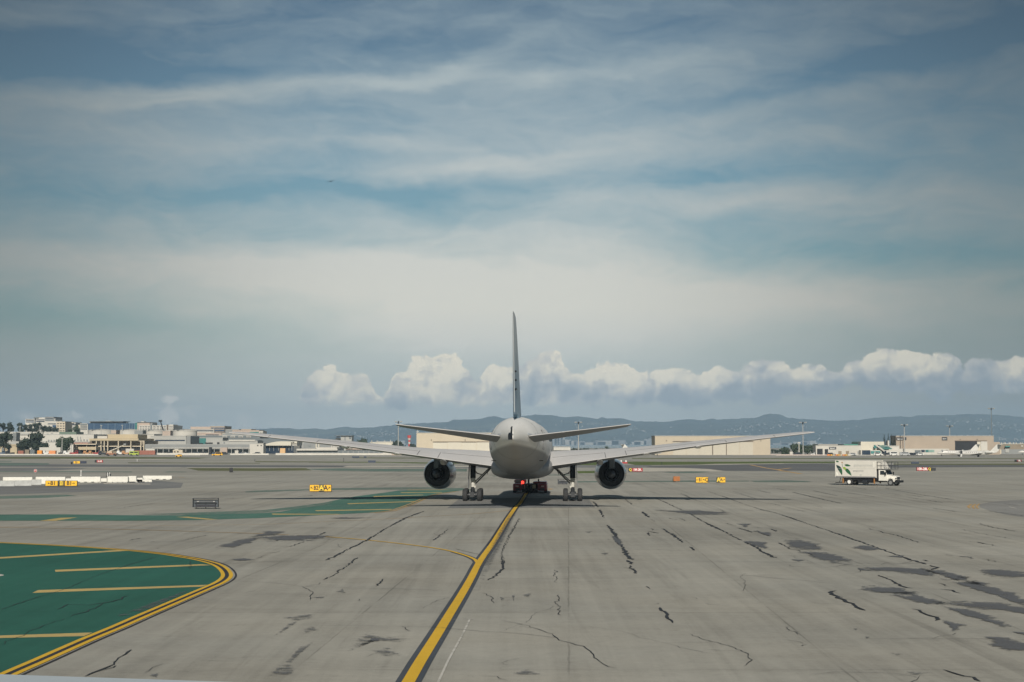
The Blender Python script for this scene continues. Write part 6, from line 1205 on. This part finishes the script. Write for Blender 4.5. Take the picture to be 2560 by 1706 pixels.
make_car('parked_car', 'dark grey car before the flight office, behind the catering truck', at(7, 940, 866), R(0), C_DK, 4.8, 1.8, 1.5); make_car('parked_car', 'grey car behind the catering truck, right of the darker one', at(7, 1290, 868), R(180), C_SIL, 4.6, 1.8, 1.4)
make_car('parked_car', 'white car at the flight office entrance', at(7, 1735, 864), R(0), C_WH, 4.6, 1.8, 1.7); make_car('parked_car', 'white car among dark ones before the hangar annex', at(8, 400, 874), R(180), C_WH, 4.5, 1.8, 1.5)
make_car('parked_car', 'dark car by the hangar annex windows', at(8, 320, 880), R(180), C_DK)
make_car('pickup', 'yellow pickup driving on the far apron left of the airliner', at(2, 1525, 845), R(180), C_YEL, 5.6, 2.0, 1.9); make_car('service_cart', 'small orange yellow service cart on the grass edge', at(2, 865, 762), R(180), C_YEL, 2.9, 1.5, 1.3)
bu = empty('airport_bus', at(2, 108, 858), 0, 'lime green bus with dark windows beside the brick red container', 'bus')
MB().rbox(-2.5, 2.5, -1.1, 1.1, .35, 2.35, .2).build('body', C_LIM, bu); MB().box(-2.0, -.2, -1.13, -1.1, 1.35, 2.05).box(.2, 2.1, -1.13, -1.1, 1.35, 2.05).build('side_windows', GLASSD, bu)
for s in (-1, 1):
    for x in (-1.5, 1.5): MB().lathe([(-.15, .2), (-.15, .4), (-.1, .45), (.1, .45), (.15, .4), (.15, .2)], 'Y', (x, s * 1.0, .45), 14).build('wheel', RUBBER, bu)
bl_ = empty('boom_lift', at(1, 1900, 842), 0, 'boom lift machine with raised pale arm in front of the beige terminal', 'lift')
MB().rbox(-2.6, 2.6, -1.2, 1.2, .5, 1.4, .1).build('chassis', mat('lift_rust', (.30, .14, .08), .6), bl_); MB().rbox(-2.2, .6, -1, 1, 1.4, 2.4, .1).build('turret', mat('lift_buff', (.5, .36, .25), .6), bl_)
MB().tube((-1.4, 0, 2.2), (6.6, 0, 5.6), .28, .2, 8).build('arm', W_CREAML, bl_); MB().tube((-.5, .4, 2.0), (3.5, .4, 3.9), .13, n=6).build('arm_ram', W_BROWN, bl_); MB().box(6.3, 7.6, -.6, .6, 5.5, 6.4).build('basket', W_GREY, bl_)
for s in (-1, 1):
    for x in (-1.8, 1.8): MB().lathe([(-.2, .25), (-.2, .5), (-.12, .6), (.12, .6), (.2, .5), (.2, .25)], 'Y', (x, s * 1.2, .6), 14).build('wheel', RUBBER, bl_)
for X, D, k_, lab in ((20, 925, 0, 'dark loader at the far left apron edge'), (170, 930, 1, 'black machine right of the dark loader'), (1070, 925, 2, 'dark car under the round tree'), (1150, 922, 3, 'pale car beside the dark one under the round tree'), (1265, 918, 4, 'small red vehicle left of the beige canopy'), (1390, 922, 1, 'dark vehicle under the beige canopy'), (1490, 917, 5, 'orange brown cart between the canopy posts'), (1580, 925, 5, 'second orange brown cart, nearer the terminal'), (1660, 916, 4, 'reddish cart at the right end of the canopy'), (1750, 905, 1, 'dark tractor left of the boom lift'), (2060, 925, 3, 'pale truck behind the boom lift arm'), (2150, 918, 5, 'brown trailer right of the boom lift'), (790, 925, 3, 'pale car left of the bigger orange box')):
    m_ = [C_BLU, C_DK, C_DK, C_WH, C_RED, mat('cart_brown', (.42, .22, .10), .6)][k_]; c_ = at(1, X, D); r = empty('service_vehicle', c_, R(180 * (k_ % 2)), lab, 'vehicle', 'service vehicles on the far apron')
    MB().rbox(-2.4, 2.4, -1, 1, .4, 1.3, .1).build('body', m_, r); MB().rbox(.6, 2.2, -.95, .95, 1.3, 2.3, .15).build('cab', m_, r); MB().box(.8, 2.0, -.98, -.95, 1.5, 2.1).build('cab_window', GLASSD, r)
    for s in (-1, 1):
        for x in (-1.6, 1.6): MB().lathe([(-.15, .2), (-.15, .4), (-.1, .45), (.1, .45), (.15, .4), (.15, .2)], 'Y', (x, s * .95, .45), 12).build('wheel', RUBBER, r)
for X, D, k_, lab in ((700, 940, 1, 'black van below the pier, left of the cream hut'), (1000, 945, 1, 'dark car below the pier, right of the cream hut'), (1180, 950, 0, 'blue grey car under the pier'), (1270, 948, 1, 'dark car under the middle of the pier'), (1500, 946, 0, 'blue grey van under the pier by the crates'), (1620, 948, 1, 'dark car right of the pinkish crates'), (1990, 940, 2, 'white car below the right part of the pier'), (2190, 930, 1, 'dark car at the right end of the pier'), (1910, 935, 0, 'bluish car near the white cube')):
    make_car('parked_car', lab, at(2, X, D), R(180 * (k_ % 2)), [C_BLU, C_DK, C_WH][k_], group='cars parked below the grey pier')
for k in range(9):      # orange and yellow barricades before the flight office
    c_ = at(7, 905 + k * 42, 806); o = MB().box(-.9, .9, -.05, .05, .35, 1.0).box(-.8, -.7, -.3, .3, 0, 1.05).box(.7, .8, -.3, .3, 0, 1.05).build('road_barricade', [ORANGE, C_YEL, W_CREAML][k % 3], None, c_)
    tag(o, ['orange barricade', 'yellow barricade', 'cream barricade'][k % 3] + ' in the row behind the catering truck, ' + ['first', 'second', 'third', 'fourth', 'fifth', 'sixth', 'seventh', 'eighth', 'ninth'][k] + ' from the left', 'barricade', 'row of barricades behind the catering truck')
# ---------------------------------------------------------------- light masts
def mast(px, pt, D, label, m_=W_PALE, r_=.26, head=True):
    p = P(px, pt, D); r = empty('light_mast', (p.x, D, 0), 0, label, 'light mast', 'apron light masts'); h_ = p.z
    MB().tube((0, 0, 0), (0, 0, h_ - .5), r_ * 1.15, r_ * .7, 10).build('pole', m_, r)
    if head:
        MB().box(-1.9, 1.9, -.12, .12, h_ - .75, h_ - .55).tube((0, 0, h_ - 1.4), (0, 0, h_), .45, .3, 8).build('head_frame', DKMETAL, r)
        for x in (-1.8, -1.1, 1.1, 1.8): MB().box(x - .28, x + .28, -.4, .2, h_ - .55, h_ - .1).build('floodlight', W_PALE, r)
mast(996, 1053, 890, 'light mast in front of the left tailplane tip'); mast(1446, 1054.5, 900, 'light mast right of the airliner fuselage'); mast(2007, 1055, 905, 'tall light mast beside the right wing tip')
mast(2260.5, 1061, 920, 'light mast before the left part of the tan hangar'); mast(2374, 1064, 1000, 'light mast behind the middle of the tan hangar')
mast(2478, 1020, 990, 'tall thin dark mast behind the right end of the tan hangar', W_DGREY, .28)
for X, Yt, lab in ((342, 385, 'slim lamp post left of the big dark tree'), (680, 382, 'slim lamp post behind the big dark tree'), (1060, 590, 'lamp post in front of the round tree'), (1370, 380, 'lamp post before the small white balcony block'), (1725, 372, 'lamp post before the left half of the glass office'), (2085, 372, 'lamp post before the right half of the glass office'), (1215, 690, 'short lamp post left of the beige canopy')):
    x, z = wx(1, X, Yt, 1190 if Yt < 500 else 930); r = empty('lamp_post', (x, 1190 if Yt < 500 else 930, 0), 0, lab, 'lamp post', 'slim lamp posts on the left')
    MB().tube((0, 0, 0), (0, 0, z), .28, .2, 7).build('pole', W_PALE, r); MB().box(-.8, .8, -.2, .2, z, z + .3).build('lamp_head', W_PALE, r)
x, z = wx(7, 392, 670, 890); r = empty('lamp_post', (x, 890, 0), 0, 'short white lamp post left of the tall mast by the wing tip', 'lamp post', 'slim lamp posts on the right'); MB().tube((0, 0, 0), (0, 0, z), .3, .22, 7).build('pole', W_WHITE, r); MB().box(-.7, .7, -.2, .2, z, z + .5).build('lamp_head', W_WHITE, r)
# ---------------------------------------------------------------- business jets
M_JET = mat('jet_white', (.60, .59, .56), .3, var=.03, coat=.3)
def jet_foil(p): return wing_ring(*p)
def make_jet(label, loc, rz, L=24.0, g=None):
    r = empty('business_jet', loc, rz, label, 'business jet', g); k = L / 24.0
    st = [(12, .06, 1.75, 1.65), (11.3, .5, 2.2, 1.3), (10, .9, 2.75, 1.05), (8.5, 1.15, 3.2, .95), (6, 1.2, 3.3, .9), (-3, 1.2, 3.3, .9), (-6.5, 1.0, 3.25, 1.3), (-9.5, .55, 3.1, 2.0), (-11.5, .12, 2.9, 2.6)]
    MB().loft(rings_fus(dense([tuple(v * k for v in s) for s in st], 3), 20), True, True).build('fuselage', M_JET, r)
    for s in (-1, 1):
        w = [(.8, 3.2, -2.8, 1.35, 1.3, .28, .2), (5, -.3, -3.4, 1.75, 1.7, .16, .1), (10.2, -4.0, -5.2, 2.25, 2.2, .07, .05)]
        wg = MB().loft([[(s * p[0] * k, p[1] * k, p[2] * k) for p in wing_ring(*q)] for q in w], True, True).build('wing', M_JET, r)
        MB().loft([[(s * 10.2 * k, -4.1 * k, 2.2 * k), (s * 10.2 * k, -5.2 * k, 2.2 * k), (s * 10.28 * k, -5.2 * k, 2.2 * k), (s * 10.28 * k, -4.1 * k, 2.2 * k)], [(s * 10.8 * k, -5.2 * k, 3.7 * k), (s * 10.8 * k, -5.9 * k, 3.7 * k), (s * 10.85 * k, -5.9 * k, 3.7 * k), (s * 10.85 * k, -5.2 * k, 3.7 * k)]]).build('winglet', M_JET, wg)
        MB().lathe([(-9.2 * k, .35 * k), (-8.0 * k, .6 * k), (-5.6 * k, .66 * k), (-5.2 * k, .55 * k), (-5.25 * k, .5 * k), (-5.6 * k, .1)], c=(s * 1.75 * k, 0, 2.75 * k), n=18).build('engine', M_JET, r)
        MB().box(s * 1.3 * k - .35 * k, s * 1.3 * k + .35 * k, -8 * k, -6 * k, 2.6 * k, 2.85 * k).build('engine_pylon', M_JET, r)
        MB().loft([[(s * p[0] * k, p[1] * k, p[2] * k) for p in wing_ring(*q)] for q in [(.05, -11.6, -13.8, 6.9, 6.9, .12, .1), (4.3, -13.4, -14.5, 6.85, 6.85, .05, .04)]], True, True).build('tailplane', M_JET, r)
        MB().tube((s * 1.9 * k, -1.2 * k, .9 * k), (s * 1.9 * k, -1.2 * k, .4), .1, n=6).lathe([(-.18, .12), (-.18, .36), (-.1, .42), (.1, .42), (.18, .36), (.18, .12)], 'X', (s * 1.9 * k, -1.2 * k, .42), 14).build('main_gear', RUBBER, r)
    MB().loft([[(p[0] * k, p[1] * k, p[2] * k) for p in fr] for fr in [[(-.2, -7.5, 3.1), (.2, -7.5, 3.1), (.1, -12, 3.0), (-.1, -12, 3.0)], [(-.13, -10.9, 6.6), (.13, -10.9, 6.6), (.05, -13.7, 6.6), (-.05, -13.7, 6.6)], [(-.1, -11.4, 7.0), (.1, -11.4, 7.0), (.05, -13.9, 7.0), (-.05, -13.9, 7.0)]]]).build('tail_fin', M_JET, r)
    MB().tube((0, 9.2 * k, 1.1 * k), (0, 9.2 * k, .3), .08, n=6).lathe([(-.12, .1), (-.12, .26), (-.07, .3), (.07, .3), (.12, .26), (.12, .1)], 'X', (0, 9.2 * k, .3), 12).build('nose_gear', RUBBER, r)
    for s in (-1, 1):
        d = MB()
        for q in range(7): d.lathe([(-.02, .20 * k), (.02, .20 * k)], 'X', (s * 1.19 * k, (5.2 - q * 1.15) * k, 2.45 * k), 12)
        d.build('cabin_windows', GLASSD, r); MB().box(s * 1.0 * k - .3 * k, s * 1.0 * k + .3 * k, 8.3 * k, 9.1 * k, 2.55 * k, 2.9 * k).build('cockpit_window', GLASSD, r)
    return r
j = make_jet('white business jet with tall tail and open air stair in front of the tan hangar', (P(2440, 1130, 775).x, 775, 0), R(68), 20.5)
MB().box(-1.32, -1.18, 6.2, 7.1, 1.35, 2.9).build('door_opening', W_DARK, j); MB().prism([(-1.3, 1.3), (-1.2, 1.5), (-2.6, .15), (-2.7, .05)], 6.3, 7.0, 'Y').build('air_stair', M_JET, j)
j2 = copy_tree(j, loc=(P(2392, 1130, 838).x, 838, 0), rz=R(84), label='white business jet half hidden behind the one with the open stair')
j4 = copy_tree(j, loc=(P(1607, 1130, 862).x, 862, 0), rz=R(-84), label='white business jet with its nose right, under the right wing of the airliner')
j5 = copy_tree(j, loc=(P(2590, 1130, 930).x, 930, 0), rz=R(88), label='white business jet cut by the right edge of the picture')
for q in (j2, j4, j5):
    for o in kids(q):
        if o.name.startswith(('door_opening', 'air_stair')): bpy.data.objects.remove(o)
# ---------------------------------------------------------------- trees
M_LF = [mat('foliage_dark', (.022, .035, .022), .8, var=.4, scale=.8), mat('foliage_mid', (.035, .055, .03), .8, var=.4, scale=.8), mat('foliage_conifer', (.016, .028, .018), .8, var=.4, scale=.8)]
M_BARK = mat('bark', (.07, .055, .04), .9, var=.3, scale=1)
rt = random.Random(11)
def tree(name, label, x, D, h_, w_, kind=0, n=520, group=None, z0f=.25, lean=0):
    r = empty(name, (x, D, 0), 0, label, 'tree', group); tk = MB().tube((0, 0, 0), (.1, 0, h_ * .5), w_ * .05, w_ * .03, 8)
    cl = []; z0f = max(z0f, 1 - 1.5 * w_ / h_) if kind != 2 else z0f
    for k in range(17 if kind != 2 else 1):
        if kind == 2: break
        a = rt.uniform(0, 6.28); rr = rt.uniform(.02, .36) * w_; zc = h_ * (z0f + .1 + (.80 - z0f) * rt.random() ** .8); q = 1 - abs(zc / h_ - .55) * .7
        cl.append((rr * math.cos(a) * q, rr * math.sin(a) * q, zc, rt.uniform(.15, .24) * w_)); tk.tube((.05, 0, h_ * .3), cl[-1][:3], w_ * .018, .02, 5)
    tk.build('trunk', M_BARK, r); m_ = MB()
    for i in range(n):
        if kind == 2:
            t = rt.random() ** 1.3; z = h_ * (.06 + .94 * t); rad = w_ * .5 * (1 - t) ** .8 * (0.75 + .35 * math.sin(z * 2.1 + 1.3)) * rt.uniform(.45, 1.05) + .05; a = rt.uniform(0, 6.28)
            c = Vector((rad * math.cos(a), rad * math.sin(a), z)); s_ = w_ * .10 * (1.25 - t)
        else:
            cx, cy, cz, cr = cl[i % len(cl)]; v = Vector((rt.gauss(0, 1), rt.gauss(0, 1), rt.gauss(0, .8))); v.normalize(); c = Vector((cx, cy, cz)) + v * cr * rt.uniform(.55, 1.12); s_ = w_ * .062 * rt.uniform(.6, 1.4)
        u = Vector((rt.gauss(0, 1), rt.gauss(0, 1), rt.gauss(0, 1))).normalized(); w2 = u.orthogonal().normalized() * s_; u2 = u.cross(w2).normalized() * s_ * .8
        m_.add([c - w2, c + u2 * .7, c + w2, c - u2], [(0, 1, 2, 3)])
    if kind != 2:
        for cx, cy, cz, cr in cl:
            rg = []
            for j_ in range(5):
                t = -1 + 2 * (j_ + .5) / 5; q = math.sqrt(1 - t * t) * cr * .72; rg.append([(cx + q * math.cos(a_) * rt.uniform(.85, 1.1), cy + q * math.sin(a_), cz + t * cr * .7) for a_ in [R(45 * i) for i in range(8)]])
            m_.loft(rg)
    m_.build('crown', M_LF[kind], r, fix=False); return r
def tr_(c, X0, X1, Yt, D, kind, name, label, n=520, group=None, z0f=.25):
    x0, z = wx(c, X0, Yt, D); x1, _ = wx(c, X1, Yt, D); return tree(name, label, (x0 + x1) / 2, D + (x1 - x0) * .4, z, (x1 - x0) * (1.30 if kind != 2 else 1.05), kind, n, group, z0f)
tr_(1, -60, 165, 490, 960, 0, 'oak_tree', 'dark ragged tree at the left edge before the pale warehouse', 900)
tr_(1, 285, 520, 565, 955, 0, 'oak_tree', 'left half of the big dark tree pair, with the lower crown', 900, None, .02); tr_(1, 470, 750, 490, 952, 0, 'oak_tree', 'taller right tree of the big dark pair', 1000, None, .05)
tr_(1, 950, 1210, 572, 950, 1, 'round_tree', 'round clipped dark green tree before the white sawtooth warehouse', 1200, None, .0)
tr_(1, 690, 830, 668, 962, 1, 'small_tree', 'low dark bush between the big trees and the round tree', 300, None, .0)
for i, (a_, c_, y_) in enumerate([(-120, 20, 300), (0, 100, 292), (90, 235, 285), (275, 395, 295), (380, 470, 315), (450, 560, 320), (530, 650, 300), (610, 710, 285), (690, 800, 330), (780, 880, 352), (860, 980, 372)]):
    tr_(1, a_, c_, y_, 1340 + 8 * (i % 3), 0, 'hill_tree', ['far dark tree cut by the left edge', 'rounded far tree, second from the left edge', 'tallest rounded tree at the left, before the gap', 'far tree just right of the gap in the row', 'far tree left of the white office corner', 'far tree under the white office left wing', 'far tree under the dark office stair tower', 'far tree under the middle of the white office', 'far tree under the grey office top', 'far low tree right of the grey office top', 'last far tree left of the cream garage'][i], 620, 'dark trees below the far office blocks', .0)
for i, (a_, c_, y_, l_) in enumerate([(1125, 1230, 400, 'small far tree before the grey green office block'), (1200, 1360, 345, 'far tree left of the small white balcony block'), (1290, 1370, 380, 'low far tree touching the balcony block')]): tr_(1, a_, c_, y_, 1330, 1, 'hill_tree', l_, 420, None, .0)
tr_(3, 1735, 1930, 606, 1400, 1, 'small_tree', 'dark green tree above the left wing near the wing root', 420, None, .0); tr_(4, 115, 310, 585, 1360, 0, 'small_tree', 'dark tree at the foot of the mast below the left tailplane tip', 500, None, .0); tr_(4, 370, 500, 640, 1370, 0, 'small_tree', 'low dark bushes left of the cream hangar', 260, None, .0)
for i, (a_, c_, y_, l_) in enumerate([(1805, 1900, 520, 'left conifer of the group beside the tan hangar'), (1880, 1960, 498, 'tallest conifer of the group beside the tan hangar'), (1940, 2010, 512, 'third conifer from the left beside the tan hangar'), (1985, 2060, 545, 'right conifer touching the tan hangar corner')]): tr_(7, a_, c_, y_, 914 + 3 * i, 2, 'conifer', l_, 900, 'conifers beside the tan hangar')
tr_(7, 1565, 1602, 608, 990, 2, 'small_conifer', 'left one of the two small dark conifers above the flight office', 300); tr_(7, 1600, 1640, 606, 992, 2, 'small_conifer', 'right one of the two small dark conifers above the flight office', 300)
for i, (a_, c_, y_, l_) in enumerate([(90, 270, 765, 'low olive bush at the left end of the hedge by the wing tip'), (240, 400, 690, 'taller bush left of the light mast by the wing tip'), (380, 500, 685, 'bush behind the light mast by the wing tip'), (470, 620, 712, 'rounded dark bush right of the light mast'), (590, 740, 708, 'rounded bush touching the flight office corner')]): tr_(7, a_, c_, y_, 940, 1, 'bush', l_, 420, None, .0)
tr_(5, 1520, 1580, 668, 1500, 1, 'small_tree', 'tiny far tree above the right wing, left of the jet tail', 200, None, .0)
for i in range(10):
    X = 985 + i * 60; tr_(5, X, X + 75, 695 + (i % 3) * 6, 1100 + 20 * (i % 2), 0, 'shore_tree', ['leftmost', 'second', 'third', 'fourth', 'fifth', 'sixth', 'seventh', 'eighth', 'ninth', 'last'][i] + ' low dark tree, counted from the small white hangar, above the right wing', 160, 'low trees along the shoreline', .0)
for i in range(7):
    X = 2145 + i * 40; tr_(6, X, X + 55, 700 + (i % 3) * 8, 1080 + 20 * (i % 2), 0, 'shore_tree', ['nearest', 'second', 'third', 'fourth', 'fifth', 'sixth', 'last'][i] + ' low dark tree in the row starting at the right end of the beige hangar', 160, 'low trees right of the beige hangar', .0)
# ---------------------------------------------------------------- hills beyond the bay
RIDGE = [(-500,1112),(150,1108),(350,1098),(500,1084),(640,1073.8),(684,1071.6),(719,1071),(743,1074),(787,1072.3),(816,1074.5),(860,1068),(889,1070.4),(926,1070),(963,1065.7),(975,1066),(987,1062),(1032,1060),(1072,1058),(1120,1056),(1132,1050.7),(1165,1050),(1196,1049),(1218,1044),(1237.5,1041),(1260,1047.5),(1302,1041),(1348,1038),(1380,1039.5),(1410,1044.3),(1445,1042),(1493,1048),(1506,1044),(1520,1048),(1544,1046),(1589,1054),(1656,1055.7),(1720,1049),(1759,1052),(1778,1047.5),(1795,1050),(1884,1046),(1919,1036),(1945,1036.5),(1974,1046.4),(2028,1050),(2087,1053),(2145,1051),(2197,1044.5),(2248,1042),(2272,1043.7),(2299,1039),(2372,1039),(2423,1036),(2489,1038),(2560,1043.7),(2700,1046),(3000,1070),(3300,1110)]
def ridge(px):
    for a, c in zip(RIDGE, RIDGE[1:]):
        if a[0] <= px <= c[0]: t = (px - a[0]) / (c[0] - a[0]); t = t * t * (3 - 2 * t) * .5 + t * .5; return a[1] + (c[1] - a[1]) * t
    return 1112
from mathutils import noise as mnoise
DN, DR = 9300.0, 12000.0
NC, NR = 1100, 44
vs = []; fs = []; HT = {}
for j in range(NR + 1):
    t = j / NR
    D = DN + (DR - DN) * min(t / .86, 1) if t <= .86 else DR + (t - .86) / .14 * 900
    for i in range(NC + 1):
        px = -500 + 3800 * i / NC; x = (px - 1280) / F * D
        zr = max(0.0, H + (1110 - ridge(px)) / F * DR)
        if t <= .86:
            q = t / .86; base = zr * (q ** 1.25 * .82 + .18 * max(0, (q - .15) / .85) ** .5)
            n_ = mnoise.fractal(Vector((x * .0011, D * .0016, 3.0)), 1.0, 2.0, 5)
            z = base + n_ * zr * .34 * math.sin(math.pi * min(q, 1) ** .8) * (1 - q * .3)
            z += mnoise.fractal(Vector((x * .012, D * .012, 1.0)), 1.0, 2.0, 3) * 4.5 * min(1, q * 3)
            z = min(z, zr * 1.0 * (DN + (D - DN)) / DR + 3) if q < .97 else zr + mnoise.noise(Vector((x * .02, 0, 0))) * 3.5 + max(0, mnoise.noise(Vector((x * .055, 5, 0)))) * 7
        else: z = zr * (1 - (t - .86) / .14 * .6) - 6
        vs.append((x, D, max(z, -1.0 if j else .0)))
for j in range(NR):
    for i in range(NC): a_ = j * (NC + 1) + i; fs.append((a_, a_ + 1, a_ + NC + 2, a_ + NC + 1))
mh = MB(); mh.v = vs; mh.f = fs; mh.smooth = [False] * len(fs)
m = bpy.data.materials.new('hillside'); m.use_nodes = True; t = m.node_tree; t.nodes.clear(); q = NB(t)
p = t.nodes.new('ShaderNodeBsdfPrincipled'); o_ = t.nodes.new('ShaderNodeOutputMaterial'); t.links.new(p.outputs[0], o_.inputs[0]); p.inputs['Roughness'].default_value = 1
co = t.nodes.new('ShaderNodeTexCoord').outputs['Object']
n1 = q.noise(co, .004, 5, .65, dim='3D'); n2 = q.noise(q.v('MULTIPLY', co, (.0016, .0016, .006)), 1.0, 5, .6, .5, dim='3D')
cc = q.ramp(n1, [(.35, (.016, .030, .026)), (.52, (.026, .040, .032)), (.7, (.06, .075, .05))])
t.links.new(q.mix(q.mr(n2, .55, .68, 0, .6), cc, (.13, .14, .09, 1)), p.inputs['Base Color'])
hills = mh.build('hills', m, None, None, fix=False); tag(hills, kind='structure')
# pale houses scattered over the slopes: a far town read as one mass
rh = random.Random(5); tn = MB(); tn2 = MB()
def hz_at(px, q):
    i = int((px + 500) / 3800 * NC); j = int(q * .86 * NR); return vs[j * (NC + 1) + i]
cl_ = [(rh.uniform(650, 2560), rh.random() ** 1.8 * .75, rh.uniform(15, 60)) for _ in range(46)]
for k in range(1150):
    if k % 5 < 3:
        cpx, cq, sp_ = cl_[k % len(cl_)]; px = cpx + rh.gauss(0, sp_); qv = cq + rh.gauss(0, .035) + (px - cpx) * .0006
    else: px = rh.uniform(640, 2560); qv = rh.random() ** 2.6 * .8
    if not (620 < px < 2600 and .01 < qv < .82): continue
    x, y, z = hz_at(px, qv); w = rh.uniform(3, 11) * (1.3 if qv < .12 else .9); hh = rh.uniform(2.5, 7) * (1.4 if qv < .1 else 1); (tn if k % 3 else tn2).box(x - w / 2, x + w / 2, y - 14, y - 4, z - 6, z + hh)
# waterfront buildings on the far shore, seen as pale blocks
for i, (px, w, hh, m_) in enumerate([(1383, 40, 62, W_GREY), (1392, 26, 84, W_PALE), (1400, 30, 70, W_PALE), (1407, 22, 92, W_GREY), (1375, 30, 50, W_PALE), (1418, 44, 38, W_PALE), (1448, 60, 26, W_PINK), (1470, 90, 18, W_WHITE), (1498, 70, 22, W_WHITE), (1520, 120, 30, W_PINK), (1546, 80, 34, W_PINK), (1600, 70, 30, W_WHITE), (1622, 60, 40, W_WHITE), (1590, 50, 22, W_PALE), (978, 60, 24, W_WHITE), (1003, 44, 30, W_WHITE), (1060, 60, 40, W_PALE), (945, 90, 18, W_PALE), (2012, 50, 26, W_WHITE), (1999, 80, 22, W_WHITE), (1965, 60, 16, W_WHITE), (2030, 40, 30, W_PALE), (1950, 90, 12, W_PALE), (1432, 40, 30, W_WHITE)]):
    x = (px - 1280) / F * 9280; (tn if i % 2 else tn2).box(x - w / 2, x + w / 2, 9280, 9310, 0, hh * .8)
tag(tn.build('hillside_houses', mat('town_white', (.27, .265, .25), .8, var=.25, scale=.02), None, fix=False), kind='stuff'); tn2_ = tn2.build('hillside_houses', mat('town_grey', (.17, .175, .18), .8, var=.25, scale=.02), None, fix=False); tag(tn2_, kind='stuff')
# ---------------------------------------------------------------- haze
hz_ = MB().box(-6600, 6600, -120, 13400, -1.6, 292).build('haze', None, None)
m = bpy.data.materials.new('haze'); m.use_nodes = True; t = m.node_tree; t.nodes.clear()
pv = t.nodes.new('ShaderNodeVolumePrincipled'); o_ = t.nodes.new('ShaderNodeOutputMaterial'); t.links.new(pv.outputs[0], o_.inputs['Volume'])
pv.inputs['Color'].default_value = (.52, .73, .95, 1); pv.inputs['Density'].default_value = 8.4e-5; pv.inputs['Anisotropy'].default_value = 0.0
hz_.data.materials.append(m); tag(hz_, kind='stuff')
